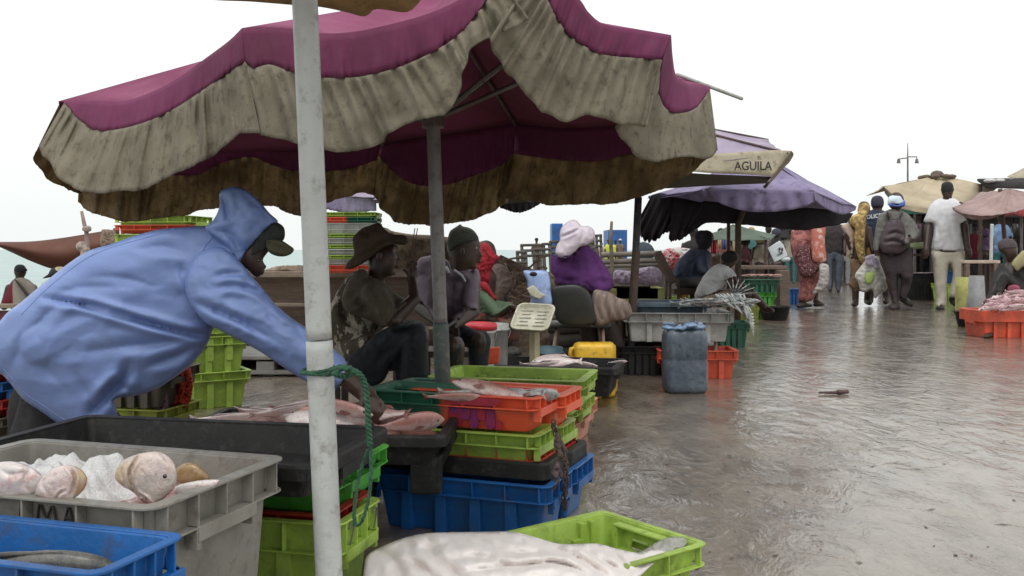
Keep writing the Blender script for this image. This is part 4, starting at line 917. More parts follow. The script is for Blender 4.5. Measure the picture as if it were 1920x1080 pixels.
# pale fish in the back tray
for i, (px, py, L, rz, lb) in enumerate([(1012,685,.24,5,'white fish at the left of the long black tray'), (1043,680,.30,170,'large white fish in the middle of the long black tray'), (1075,683,.28,-8,'white fish at the right of the heap in the long black tray'), (1030,687,.26,12,'white fish lowest in the long black tray')]):
    fish(lb, P(px, py, 5.45), L, rz, 38, 4, 'snapper' if i % 2 else 'long', whitef)
fish('small white fish lying on the right rim of the long black tray', P(1158, 679, 5.5), .14, 30, 40, 0, 'long', whitef)
# silver fish on the grey tub
silv = mat('silver_mackerel_skin', (.55, .56, .55), (.10, .12, .12), (.30, .32, .31), rough=.22, scale=5, stretch=(1, 1, 7), coat=.5, thr=(.45, .55))
r_ = random.Random(3)
for i in range(9):
    px = 1302 + 9.5 * i; py = 567 + 2 * math.sin(i * 1.9)
    fish(nth(i) + ' of the silver striped fish lying across the grey tub', P(px, py, 6.62 + .05 * math.sin(i * 2.1)), .34, r_.choice((-1, 1)) * r_.uniform(8, 30), 40, r_.uniform(-6, 6), 'long', silv, group='silver fish lying across the grey tub')
for i in range(8):
    fish(nth(i) + ' thin silver fish drooping off the end of the grey tub', P(1376 + 4.0 * i, 572 + 2.6 * i, 6.55 + .04 * (i % 3)), .30, 180 + 4 * i, 40, -30 - 6 * i, 'long', silv, group='silver fish drooping off the tub end')
for i in range(7):
    a = R(18 + 15 * i); q = MB(); s = P(1376, 556, 6.6); e = s + Vector((math.cos(a) * .17, .0, math.sin(a) * .15 - .02)); q.tube([s, (s + e) / 2 + Vector((0, 0, .008)), e], [.006, .004, .002], 5)
    o = q.put('fish_fin', silv, None); o.location = (0, 0, 0); tagp(o, ['lowest', 'second lowest', 'third lowest', 'middle', 'third highest', 'second highest', 'most upright'][i] + ' stiff tail in the fan at the end of the grey tub', 'fish tail', 'stiff tails at the tub end')
# pink fish heap in the right orange crate
pk2 = mat('pink_striped_fish_skin', (.66, .50, .50), (.42, .22, .26), (.75, .66, .64), rough=.3, scale=6, stretch=(1, 1, 4), coat=.4, thr=(.45, .58))
for i in range(15):
    u = i / 14.; row = i % 3
    fish(nth(i // 3) + ' pink fish in the ' + ['bottom', 'middle', 'top'][row] + ' row on the right orange crate', P(1862 + 62 * u, 578 - 15 * row * (.5 + .5 * u) + 3 * math.sin(i), 9.35 + .12 * row), .34, r_.uniform(-12, 25), 38, r_.uniform(-14, 4), 'long', pk2, group='pink fish heaped on the orange crate')
q = MB(); heap(q, P(1858, 0, 9.5).x, P(1960, 0, 9.5).x, 9.44, 9.86, .22, .22, 9.4, 24, .2); o = q.put('fish_scraps', pk2, None); tagp(o, 'packed pink fish under the heap on the orange crate at the right', 'fish scraps', kind='stuff')

# ================================================================ SHEET OVER THE FRONT CRATE
sheet = mat('pale_plastic_sheet', (.90, .835, .815), (.82, .75, .725), (.86, .79, .72), rough=.62, scale=5, bump=.3, bscale=12, trans=.08)
Sh = base('plastic_sheet', P(900, 1075, 2.2), 'crumpled pinkish white plastic sheet draped over the front lime crate at the bottom', 'sheet')
outl = [(683,1062),(690,1040),(722,1022),(760,1008),(800,1000),(850,998),(905,997),(960,997),(1000,1006),(1045,1019),(1082,1020),(1120,1019),(1150,1027),(1185,1035),(1205,1036),(1225,1028),(1240,1026),(1250,1032),(1248,1040),(1236,1050),(1215,1066),(1195,1090),(1180,1130),(1000,1190),(820,1180),(700,1150),(682,1100)]
yf = lambda x, y: 1800 * (.87 - (.175 - .045 * min(1, max(0, (x - 1080) / 120)))) / (y - 468) - 2.35
hb = MB()
cre = [([(800,1004),(812,1040),(860,1080),(900,1120)], .07, 8), ([(700,1030),(740,1050),(760,1100)], .05, 9), ([(960,1070),(1010,1056),(1060,1058),(1110,1080)], .07, 5), ([(870,1072),(940,1062),(1010,1056)], .05, 5),
       ([(1000,1008),(1060,1035),(1110,1060),(1150,1088)], .06, 6), ([(1090,1022),(1120,1045),(1165,1068)], .045, 4), ([(1140,1030),(1165,1050),(1180,1072)], .04, 4), ([(880,1002),(930,1026),(1000,1036),(1050,1040)], .045, 7), ([(1200,1038),(1222,1048),(1240,1046)], .03, 4), ([(840,1048),(900,1043),(960,1060)], .04, 6), ([(735,1020),(790,1028),(840,1018)],.04,7), ([(905,1000),(960,1014),(1010,1018)],.035,6), ([(760,1045),(800,1070),(830,1100)],.05,8)]
puff(hb, outl, 2.35, .40, step=4.5, cap=.10, yf=yf, creases=cre, amp=.024, nsc=3.0, nst=(1, 1.2), seed=3.1)
hb.put('sheet', sheet, Sh)
clear = mat('clear_film', (.62, .60, .58), (.5, .48, .46), rough=.12, scale=14, bump=1.0, bscale=18, alpha=.55, coat=.6)
hb = MB(); puff(hb, [(1185,1042),(1208,1030),(1235,1014),(1262,1006),(1282,1008),(1290,1018),(1275,1032),(1240,1052),(1200,1066)], 2.37, .6, step=2.5, amp=.012, nsc=9, seed=8, yf=lambda x, y: -.0012 * (y - 1030)); hb.put('clear_film', clear, Sh)

# ================================================================ CANS, BUCKETS, STOOLS, SCALE
def jerry(label, loc, w, d, h, m, rot=0., lying=False, name='jerrycan', group=None):
    E = base(name, loc, label, 'jerrycan', group, None, rot)
    q = MB(); n = 3
    rings = []
    for z, s in ((0, .86), (.012, .95), (.05 * h, 1), (.12 * h, .985), (.16 * h, 1), (.48 * h, .99), (.50 * h, .965), (.52 * h, .99), (.80 * h, 1), (.86 * h, .975), (.92 * h, .90), (.955 * h, .74), (.965 * h, .60)): rings.append(rrect(w * s, d * s, min(w, d) * .2 * s, z, 5))
    q.loft(rings); T = Matrix.Identity(4)
    parts = [('body', q)]
    q = MB(); q.tube([(-w * .02, 0, .93 * h), (-w * .02, 0, 1.02 * h), (w * .1, 0, 1.035 * h), (w * .28, 0, 1.02 * h), (w * .30, 0, .93 * h)], .016, 10); parts.append(('handle', q))
    q = MB(); q.tube([(-w * .30, 0, .93 * h), (-w * .30, 0, 1.0 * h)], .03, 16); q.tube([(-w * .30, 0, .985 * h), (-w * .30, 0, 1.03 * h)], .034, 16); parts.append(('cap', q))
    for nm, q in parts:
        me = q.mesh()
        if lying: me.transform(Matrix.Translation((h / 2, 0, w / 2)) @ Matrix.Rotation(R(-90), 4, 'Y'))
        place(nm, me, m, E, True, True)
    return E
jm = mat('scuffed_blue_grey_plastic', (.045, .062, .088), (.095, .118, .145), (.028, .034, .04), rough=.42, scale=7, bump=.35, bscale=30, thr=(.4, .62))
J = jerry('scuffed blue grey jerrycan standing alone on the wet floor', (P(1290, 740, 5.76).x, 5.88, 0), .255, .20, .405, jm, R(3))
q = MB(); 
for i in range(9):
    a = 2 * math.pi * i / 9; q.ball((.115 * math.cos(a) * (1 if i % 2 else .8), .085 * math.sin(a), .40 + .012 * math.sin(i * 2)), (.042, .038, .014), 10, 6)
me = remesh(q, .008, 2, folds(.006, 30)); place('glare_lumps', me, mat('pale_blue_glare', (.12, .20, .33), (.20, .30, .46), (.05, .08, .13), rough=.3, scale=18, coat=.4), J, True, True)  # added lumps, their paler blue puts glare on the can top into colour
yel = mat('yellow_plastic', (.75, .45, .03), (.55, .33, .03), (.35, .2, .04), rough=.4, scale=6, bump=.2)
jerry('yellow jerrycan lying on its side behind the long black tray', (P(1112, 660, 6.1).x - .0, 6.1, .09), .19, .16, .27, yel, R(4), True, group='yellow jerrycans')
jerry('yellow can under the right end of the long black tray', (P(1128, 740, 5.62).x, 5.75, 0), .14, .2, .27, yel, R(80), True, group='yellow jerrycans')
def bucket(label, px, Y, r0, r1, h, m, lid=None, z=0., name='bucket'):
    E = base(name, (P(px, 500, Y).x, Y, z), label, 'bucket', 'buckets among the seated traders'); n = 26
    def ring(rr, zz): return [Vector((rr * math.cos(2 * math.pi * k / n), rr * math.sin(2 * math.pi * k / n), zz)) for k in range(n)]
    q = MB(); q.loft([ring(r0, 0), ring(r0 + .004, .01), ring(r1, h * .86), ring(r1 + .008, h * .86), ring(r1 + .008, h * .90), ring(r1 + .002, h * .9), ring(r1 + .004, h), ring(r1 - .004, h), ring(r0 - .003, .012)]); q.put('body', m, E, True, True)
    if lid: q = MB(); q.loft([ring(r1 + .014, h - .022), ring(r1 + .016, h), ring(r1 + .01, h + .012), ring(r1 * .8, h + .016), ring(r1 * .78, h + .010)]); q.put('lid', lid, E, True, True)
    q = MB(); q.tube([Vector(((r1 + .012) * math.cos(a), -(r1 + .012) * .35 * 0 - .4 * r1 * math.sin(a) - .002, h * .86 - (r1 * 1.0) * math.sin(a))) for a in np.linspace(0, math.pi, 12)], .003, 5); q.put('handle', metal_grey, E, True, True)
    return E
wb_ = mat('white_bucket_plastic', (.62, .62, .60), (.48, .47, .44), (.36, .33, .3), rough=.4, scale=7)
bucket('white bucket with a bright red lid beside the grey pole', 895, 5.2, .085, .093, .27, wb_, mat('bright_red_lid', (.55, .02, .04), (.4, .02, .03), rough=.35), .19)
stand_ = base('low_stand', (P(893, 700, 5.25).x, 5.3, 0), 'low dark box holding the buckets in the shade', 'box')
q = MB(); q.box((0, 0, .09), (.5, .34, .18)); q.box((0, 0, .183), (.53, .37, .014)); q.put('box', M('dark_wood', (.06, .045, .035), (.035, .028, .022), rough=.7, scale=9), stand_, False, True, .006)
bucket('grey bucket behind the red lidded one', 925, 5.45, .075, .085, .26, M('plastic_light_grey', (0,0,0)), None, .19)
q = MB(); E = base('scoop', P(912, 672, 4.9), 'orange plastic scoop lying in front of the white bucket', 'scoop')
q.loft([[P(903 + 0, 653, 4.9 + t) , P(938, 650, 4.9 + t), P(936, 682, 4.9 + t), P(880, 686, 4.9 + t), P(878, 681, 4.9 + t), P(908, 676, 4.9 + t)] for t in (0, .1)]); q.put('scoop', orange, E, False, False, .006)
bucket('dark teal bucket behind the weighing scale post', 1025, 6.0, .085, .1, .26, mat('dark_teal_plastic', (.05, .10, .13), (.03, .06, .08), rough=.4))
# scale: tilted pan on a post
creamp = mat('cream_enamel', (.55, .53, .42), (.42, .40, .30), (.28, .24, .16), rough=.5, scale=6)
S = base('weighing_scale', (P(1000, 700, 5.6).x, 5.6, 0), 'cream weighing scale with a tilted tray on a yellowed post', 'scale')
q = MB(); c = P(999, 597, 5.6); ax_ = Vector((1, 0, -.06)).normalized(); ay_ = Vector((.25, .55, .62)).normalized()
rg = []
nrm = ax_.cross(ay_).normalized()
for s, hh in ((.86, -.02), (1, .012), (1.0, .02), (.93, .02), (.88, .0)):
    rg.append([c + ax_ * (p.x * s) + ay_ * (p.y * s) - nrm * -hh for p in rrect(.225, .20, .04, 0)])
q.loft(rg); q.put('tray', creamp, S)
q = MB(); q.tube([P(1002, 612, 5.62), Vector((P(1003, 700, 5.6).x, 5.62, 0))], .03, 4); q.put('post', M('yellowed_post', (.42, .36, .22), (.3, .26, .16), rough=.6, scale=6), S, False)
q = MB()
for i in range(2):
    for j_ in range(5): q.box(c + ax_ * (-.045 + .09 * i) + ay_ * (-.055 + .027 * j_) + nrm * .0035, (.07 - .02 * (j_ % 2), .005, .003))
q.put('print', M('faded_print', (.3, .28, .25)), S, False)
E = base('blue_bag', P(1010, 545, 6.2), 'pale blue curved plastic tub side standing by the woman in purple', 'container')
q = MB(); puff(q, PX([(458,365),(505,362),(575,362),(598,395),(606,470),(604,555),(500,556),(498,510),(482,470),(478,420)], 2.843, 820, 380), 6.2, .45, cap=.06); q.put('shell', M('pale_blue_plastic', (.26, .36, .62), (.34, .44, .70), (.14, .18, .30), rough=.35, scale=4), E)
q = MB(); q.loft([[P(x, y, 6.1 + t) for x, y in PX([(474,458),(512,438),(550,478),(580,495),(545,516),(500,500)], 2.843, 820, 380)] for t in (0, .06)]); q.put('display_head', creamp, E, False, False, .008)
q = MB(); q.ball(P(1000, 514, 6.12), (.025, .02, .015)); q.put('opening', black, E)
# plastic chair of the woman in purple
Ch = base('plastic_chair', (P(1085, 600, 6.35).x, 6.4, 0), 'black plastic chair with tube legs under the woman in purple', 'chair')
q = MB(); puff(q, PX([(612,460),(640,442),(700,436),(760,440),(800,470),(825,520),(838,580),(845,640),(780,662),(700,660),(640,630),(618,560),(608,500)], 2.843, 820, 380), 6.22, .35, cap=.035, yf=lambda x, y: .0007 * (y - 560)); q.put('backrest', M('black_chair_plastic', (.022, .024, .022), (.035, .036, .033), rough=.4, scale=4), Ch)
q = MB(); q.loft([[P(1085, 608, 6.5) + p for p in rrect(.42, .40, .08, z)] for z in (-.01, .012)]); q.put('seat', M('black_chair_plastic', (0,0,0)), Ch)
for a, b_ in (((1045, 610, 6.35), (1030, 668, 6.2)), ((1130, 608, 6.35), (1134, 668, 6.2)), ((1048, 608, 6.65), (1040, 660, 6.8)), ((1122, 608, 6.65), (1130, 660, 6.8))):
    t_ = P(*a); bo_ = P(*b_); q = MB(); q.tube([t_, Vector((bo_.x, bo_.y, bo_.z * .45)), Vector((bo_.x, bo_.y, 0))], .011, 8); q.put('leg', M('tan_tube', (.22, .15, .12), (.15, .1, .08), rough=.5), Ch)
q = MB(); E = base('pink_basin', P(858, 664, 5.0), 'corner of a pink plastic basin below the grey pole', 'basin')
q.loft([[P(843, 655, 5.0 + t), P(875, 652, 5.0 + t), P(868, 662, 5.0 + t), P(850, 668, 5.0 + t), P(843, 668, 5.0 + t)] for t in (0, .15)]); q.put('basin', M('pink_plastic', (.5, .12, .2), (.35, .08, .14), rough=.4), E, False, False, .01)
# boards under the seated traders
for nm, px, Y, w, h in (('dark low wooden stool under the man in the brimmed hat', 700, 4.5, .4, .34), ('dark low wooden stool under the man in the knitted cap', 850, 4.9, .36, .36), ('dark low stool under the red hooded woman', 925, 6.2, .36, .36)):
    E = base('stool', (P(px, 500, Y).x, Y + .1, 0), nm, 'stool', 'low stools'); q = MB(); q.box((0, 0, h - .02), (w, .28, .03)); q.put('seat', M('dark_wood', (0,0,0)), E, False, True, .004)
    for sx in (-1, 1):
        for sy in (-1, 1): q = MB(); q.box((sx * (w / 2 - .03), sy * .11, (h - .035) / 2), (.03, .03, h - .035)); q.put('leg', M('dark_wood', (0,0,0)), E, False, True)
# chain hanging in the centre stack
ch = base('hanging_chain', P(1048, 850, 2.86), 'rusty dark knotted chain and rag hanging down the centre stack', 'chain')
q = MB(); C = cr([(1038,792,2.93),(1042,812,2.93),(1050,832,2.93),(1056,856,2.92),(1062,875,2.9),(1061,900,2.9),(1059,925,2.93),(1058,955,2.96)], 60)
for k in range(40):
    c_ = C[int(k * 1.5)]; p = P(c_[0] + 2.5 * math.sin(k * 2), c_[1], c_[2] - .03); a = k * 1.3; q.tube([p + Vector((.006 * math.cos(t) * math.cos(a), .006 * math.cos(t) * math.sin(a), .010 * math.sin(t))) for t in np.linspace(0, 6.28, 9)], .0026, 5)
q.put('links', rust, ch)
q = MB()
for k in range(26):
    a = P(1046 + rng.uniform(-5, 8), 815 + k * 3.6, 2.89 + rng.uniform(-.01, .01)); q.capsule(a, a + Vector((rng.uniform(-.016, .016), rng.uniform(-.01, .01), rng.uniform(-.03, .01))), .006, .004, 6)
place('rag', remesh(q, .0035, 1, folds(.002, 60)), M('dark_rag', (.09, .06, .045), (.14, .10, .10), (.05, .04, .03), rough=.9, scale=30), ch)
# litter on the floor
lt = MB(); p = G(1563, 736, .012); lt.capsule(p + Vector((-.085, 0, 0)), p + Vector((.03, 0, 0)), .006, .011, 8); lt.capsule(p + Vector((.03, 0, .003)), p + Vector((.085, .01, .004)), .016, .012, 8)
o = lt.put('fish_scrap', M('rotting_brown', (.10, .05, .045), (.05, .03, .03), rough=.5, scale=40), None); tagp(o, 'reddish brown fish scrap lying alone on the wet floor', 'fish scrap')
q = MB(); rr_ = random.Random(11)
for k in range(170):
    Y = 2.1 + 9 * rr_.random() ** 1.6; px = rr_.uniform(1130, 1990); p = Vector(((px - 960) / F * Y, Y, .001)); a = rr_.uniform(0, 6.28); L_ = rr_.choice((.006, .01, .016, .03)) * rr_.uniform(.5, 1.2); w_ = rr_.uniform(.002, .006)
    dx = Vector((math.cos(a), math.sin(a), 0)); dy = Vector((-math.sin(a), math.cos(a), 0))
    q.add([p - dx * L_ , p + dy * w_ + Vector((0, 0, .003)), p + dx * L_, p - dy * w_ + Vector((0, 0, .001))], [(0, 1, 2, 3)])
o = q.put('floor_debris', M('dark_debris', (.07, .055, .042), (.15, .12, .09), rough=.6, scale=20), None, False); tagp(o, 'dark crumbs and scales scattered over the wet floor', 'debris', kind='stuff')

# ================================================================ WOOD, BOAT, NETS, TARPS, CONTAINERS
wood = mat('weathered_boat_wood', (.15, .10, .075), (.09, .065, .05), (.20, .15, .11), rough=.8, scale=3, bump=.5, bscale=18, stretch=(.5, .5, 4))
Bt = base('wooden_boat', (P(540, 600, 8.2).x, 8.2, 0), 'weathered brown wooden boat side behind the white pole, a pale rail along its top', 'boat')
q = MB(); rows = []
for t in np.linspace(0, 1, 9):
    rows.append([P(x, 0, 8.2 + .12 * math.sin(t * 2)) * 0 + Vector((P(x, 0, 8.2).x, 8.2 + .18 * (1 - t) + .25 * abs((x - 600) / 500) ** 2, .02 + t * (.66 + .04 * abs((x - 600) / 400)) )) for x in np.linspace(180, 900, 40)])
v, f = grid_mesh(rows); q.add(v, f); solid(q.put('hull', wood, Bt), .04)
for z_, hh, yy in ((.66, .05, 8.14), (.40, .03, 8.17), (.20, .025, 8.2)): q = MB(); q.box((P(540, 0, 8.2).x, yy, z_), (3.25, .06, hh)); q.put('rail' if z_ > .5 else 'plank', M('pale_boat_wood', (.24, .19, .14), (.16, .12, .09), rough=.8, scale=6, bump=.4), Bt, False, False, .006)
q = MB(); q.box((P(560, 0, 8.6).x, 8.85, .64), (3.3, .9, .03)); q.put('deck', wood, Bt, False)
E = base('net_bundle', P(525, 508, 8.3), 'pale brown bundled net lying on the boat rail', 'net')
q = MB(); rr_ = random.Random(5)
for k in range(22): x = 498 + 66 * rr_.random(); p = P(x, 512 - 7 * math.sin((x - 498) / 66 * 3.1), 8.3 + rr_.uniform(-.1, .1)); q.capsule(p, p + Vector((.12, 0, rr_.uniform(-.02, .02))), .03, .03, 8)
netm = mat('tangled_net', (.30, .22, .16), (.16, .11, .08), (.42, .34, .26), rough=.95, scale=14, bump=1.0, bscale=60)
place('net', remesh(q, .014, 1, folds(.012, 14)), netm, E)
E = base('pallet', (P(520, 700, 6.8).x, 6.9, 0), 'grey wooden pallet edge lying on the floor in front of the boat', 'pallet')
for z_ in (.02, .12): q = MB(); q.box((P(530, 0, 6.9).x, 6.9, z_ + .01), (1.15, .7, .025)); q.put('deck_board', M('grey_pallet_wood', (.20, .19, .18), (.13, .12, .11), rough=.8, scale=4, bump=.4), E, False, False, .004)
for x in (440, 520, 620): q = MB(); q.box((P(x, 0, 6.9).x, 6.9, .07), (.12, .68, .07)); q.put('block', M('grey_pallet_wood', (0,0,0)), E, False, False)
# thatch screen and net heap
thatch = mat('thatch', (.17, .12, .08), (.08, .055, .035), (.30, .24, .17), rough=.95, scale=16, bump=1., bscale=50)
E = base('thatch_heap', (P(790, 500, 9.6).x, 9.6, 0), 'brown thatch like heap of nets behind the man in the brimmed hat', 'net')
q = MB(); puff(q, [(715,432),(738,434),(770,439),(810,441),(850,446),(880,452),(900,520),(900,600),(720,600),(700,520)], 9.6, .5, cap=.3, amp=.10, nsc=14, seed=4); q.put('heap', thatch, E)
E = base('net_heap', (P(955, 540, 8.6).x, 8.6, 0), 'tangled brown net heap below the racks, right of the red hood', 'net')
q = MB(); puff(q, [(900,470),(925,478),(955,492),(985,500),(1010,508),(1040,520),(1045,600),(1040,660),(900,660),(890,560)], 8.6, .5, cap=.3, amp=.12, nsc=16, seed=9); q.put('heap', netm, E)
q = MB(); rr_ = random.Random(8)
for k in range(46):
    a = P(rr_.uniform(900, 1010), rr_.uniform(488, 560), 8.28); b_ = a + Vector((rr_.uniform(-.25, .25), rr_.uniform(-.05, .05), rr_.uniform(-.1, .12))); m_ = (a + b_) / 2 + Vector((0, -.05, rr_.uniform(-.03, .06))); q.tube([a, m_, b_], .009, 5)
q.put('branches', M('dry_twigs', (.28, .2, .14), (.15, .1, .07), rough=.9, scale=20), E)
q = MB(); q.tube([P(938, 484, 8.4), P(985, 506, 8.2)], .03, 8); q.put('log', wood, E)
# wood racks far
rk = mat('grey_sticks', (.10, .085, .075), (.06, .05, .045), rough=.9)
for i, (x0, x1, yt, Y) in enumerate([(970, 985, 471, 18), (978, 1019, 458, 20), (1018, 1030, 456, 20), (1032, 1045, 452, 21), (1100, 1112, 444, 21), (1118, 1126, 440, 22), (1002, 1012, 466, 19), (1043,1056,458,22)]):
    E = base('wooden_rack', (P((x0 + x1) / 2, 500, Y).x, Y, 0), ['leftmost low wooden rack by the sea', 'wide wooden rack behind the standing boy by the sea', 'narrow wooden rack right of the boy by the sea', 'tall wooden rack left of the lilac hat', 'wooden rack just right of the lilac hat', 'tall pointed rack furthest right of the lilac hat', 'small wooden rack behind the boy by the sea', 'wooden rack hidden partly by the lilac hat'][i], 'rack', 'wooden racks by the sea')
    for x in (x0, x1): q = MB(); q.tube([P(x, yt, Y), Vector((P(x + 5, 0, Y).x, Y, 0))], .035, 5); q.put('post', rk, E)
    for y in (yt + 2, yt + 12, yt + 22): q = MB(); q.tube([P(x0 - 2, y, Y - .02), P(x1 + 3, y - 1, Y - .02)], .03, 5); q.put('bar', rk, E)
# timber wall behind the umbrella pole
Tw = base('timber_counter', (P(1200, 500, 10.4).x, 10.4, 0), 'long counter of pale weathered logs behind the dark umbrella pole', 'counter')
for z_, hh in ((477, 5), (490, 5), (498, 4)): q = MB(); q.tube([P(1128, z_ + 1, 10.3), P(1236, z_ - 2, 10.2)], hh * 10.3 / F, 8); q.put('log', M('pale_logs', (.26, .23, .2), (.16, .14, .12), rough=.85, scale=5, bump=.5), Tw)
q = MB(); q.box((P(1185, 0, 10.6).x, 10.62, .38), (.66, .3, .76)); q.put('board', M('grey_board', (.24, .22, .2), (.15, .13, .11), rough=.85, scale=4, bump=.3), Tw, False, False, .01)
yc = mat('dirty_yellow_tarp', (.36, .35, .11), (.24, .23, .08), (.14, .13, .05), rough=.7, scale=3, bump=.3)
E = base('yellow_crate', (P(1205, 540, 9.2).x, 9.3, 0), 'large dirty yellow bin behind the dark umbrella pole', 'bin')
q = MB(); q.loft([[Vector((P(1195, 0, 9.2).x, 9.45, 0)) + p for p in rrect(.52 * s, .5, .05, z_)] for z_, s in ((0, .9), (.45, 1), (.47, 1.05), (.50, 1.05), (.50, .95), (.4, .95))]); q.put('bin', yc, E)
E = base('lilac_sack', P(1205, 508, 9.1), 'crumpled lilac plastic lying on the dirty yellow bin', 'sheet')
q = MB(); puff(q, [(1150,512),(1158,506),(1180,508),(1200,503),(1225,500),(1240,510),(1238,528),(1220,536),(1195,532),(1170,534),(1152,528)], 9.15, .7, amp=.05, nsc=16, seed=2); q.put('sheet', M('lilac_plastic', (.38, .30, .40), (.26, .2, .28), rough=.5, scale=5), E)
q = MB(); E = base('driftwood_post', (P(1146, 500, 9.9).x, 9.9, 0), 'thin crooked pole standing left of the dark umbrella pole', 'pole'); q.tube([P(1147, 415, 9.9), P(1145, 450, 9.9), P(1148, 500, 9.9), Vector((P(1145, 0, 9.9).x, 9.9, 0))], [.014, .02, .022, .024], 7); q.put('pole', M('grey_sticks_b', (.2, .16, .13), (.12, .1, .08), rough=.9, scale=20), E)
for lb, px, Y, w, hz0, hz1 in (('blue shipping container left of the thin crooked pole', 1045, 40, .45, 419, 468), ('blue shipping container right of the thin crooked pole', 1158, 40, .80, 431, 455)):
    z0 = 0; z1 = H - (hz0 - HY) / F * Y; E = base('container', (P(px, 0, Y).x, Y + 1, 0), lb, 'container', 'blue containers by the sea')
    q = MB(); q.box((E.location.x, Y + 1, z1 / 2), (w, 2, z1)); 
    for k in range(9): q.box((E.location.x + w * (-.5 + (k + .5) / 9), Y - .01, z1 / 2), (w / 22, .04, z1 - .1))
    q.put('body', M('container_blue', (.02, .13, .40), (.02, .09, .28), (.1, .1, .12), rough=.5, scale=2), E, False)
# left side: tarp, stick
E = base('brown_tarp', (P(60, 468, 8.6).x, 8.6, .9), 'dark red brown tarpaulin stretched at the left like a sail', 'tarpaulin')
top_ = cr([(-60,452),(0,454),(60,453),(120,446),(180,436),(218,430)], 30); bot_ = cr([(-60,440),(0,463),(60,490),(105,505),(140,502),(218,470)], 30)
rows = [[P(top_[i][0] + (bot_[i][0] - top_[i][0]) * t, top_[i][1] + (bot_[i][1] - top_[i][1]) * t, 8.6 + .5 * i / 29 - .25 * math.sin(math.pi * t) * .5) for i in range(30)] for t in np.linspace(0, 1, 8)]
v, f = grid_mesh(rows); q = MB(); q.add(v, f); solid(q.put('sheet', M('red_brown_tarp', (.14, .05, .032), (.09, .035, .024), rough=.7, scale=1.5, trans=.12, bump=.1), E), .006)
q = MB(); q.tube([P(218, 428, 9.1), Vector((P(222, 0, 9.1).x, 9.1, 0))], .03, 8); q.put('post', rk, E)
E = base('knotted_stick', (P(163, 468, 7.4).x, 7.4, 0), 'pale upright stick with a knotted rag in front of the brown tarpaulin', 'post')
q = MB(); q.tube([P(153, 396, 7.4), P(158, 420, 7.4), P(163, 440, 7.4), P(164, 480, 7.4), Vector((P(166, 0, 7.4).x, 7.4, 0))], [.012, .016, .018, .022, .025], 8); q.put('stick', M('pale_stick', (.32, .24, .22), (.22, .16, .14), rough=.8, scale=10), E)
q = MB(); q.ball(P(163, 429, 7.38), (.035, .03, .025)); q.ball(P(153, 462, 7.38), (.04, .04, .04)); q.capsule(P(160, 470, 7.38), P(158, 500, 7.38), .035, .03); place('rag', remesh(q, .008, 1, folds(.006, 30)), M('rag_beige', (.4, .32, .28), (.25, .2, .17), rough=.9, scale=20), E)
E = base('wrapped_bale', P(203, 446, 8.0), 'beige wrapped bale at the right end of the brown tarpaulin', 'bale')
q = MB(); puff(q, [(190,434),(195,430),(214,432),(217,440),(217,460),(190,462)], 8.2, .8, amp=.02, nsc=30); q.put('bale', netm, E)
E = base('boat_rail', (P(5, 575, 7.8).x, 7.8, 0), 'pale boat rail at the left edge in front of the man in a vest', 'boat')
q = MB(); q.box((P(0, 575, 7.8).x, 7.9, H - (575 - HY) / F * 7.8), (.5, .1, .035)); q.put('rail', M('pale_boat_wood', (0,0,0)), E, False, False, .005)
q = MB(); q.box((P(0, 575, 7.8).x, 7.95, .18), (.46, .06, .37)); q.put('hull', M('maroon_paint', (.16, .03, .05), (.1, .03, .04), rough=.6, scale=5), E, False)
# stalls at the back: tables, crates
tabw = mat('brown_table_wood', (.15, .10, .08), (.09, .065, .05), (.24, .19, .15), rough=.8, scale=5, bump=.4, stretch=(1, 1, 3))
T = base('brown_table', (P(1440, 500, 12.6).x, 12.7, 0), 'brown wooden table with a thick end board at the edge of the lane', 'table')
zt = H - (502 - HY) / F * 12.5
q = MB(); q.box((P(1418, 0, 12.6).x, 12.8, zt), (.80, .5, .05)); q.put('tabletop', tabw, T, False, False, .008)
q = MB(); q.box((P(1466, 0, 12.5).x, 12.62, zt / 2 - .02), (.13, .5, zt - .02)); q.put('end_board', tabw, T, False, False, .008)
q = MB(); q.box((P(1375, 0, 12.5).x, 12.62, zt / 2 - .02), (.06, .4, zt - .02)); q.put('leg', tabw, T, False, False)
crate('pine green crate of meat on the crates beside the brown table', (P(1432, 0, 12.1).x, 12.25, .33), R(0), .40, .4, .16, dgreen, rim=.05)
crate('bright green crate in the middle of the pile beside the brown table', (P(1430, 0, 12.1).x, 12.25, .165), R(0), .36, .36, .165, green, rim=.05)
crate('pale lime crate at the foot of the pile beside the brown table', (P(1432, 0, 12.1).x, 12.25, 0), R(0), .36, .36, .165, lime, rim=.05)
for i in range(4): fish(nth(i) + ' pink cut of fish on the pine green crate', P(1405 + 16 * i, 517, 12.2), .26, 10 * i, 38, 0, 'long', pinkf, group='pink cuts on the pine green crate', parts=2)
crate('yellowish crate on the floor behind the seated boy in white', (P(1407, 0, 11.2).x, 11.4, 0), R(4), .26, .36, .26, olive, rim=.05)
crate('blue crate on the floor behind the woman in pink', (P(1494, 0, 15.2).x, 15.4, 0), R(0), .36, .3, .24, blue, rim=.05)
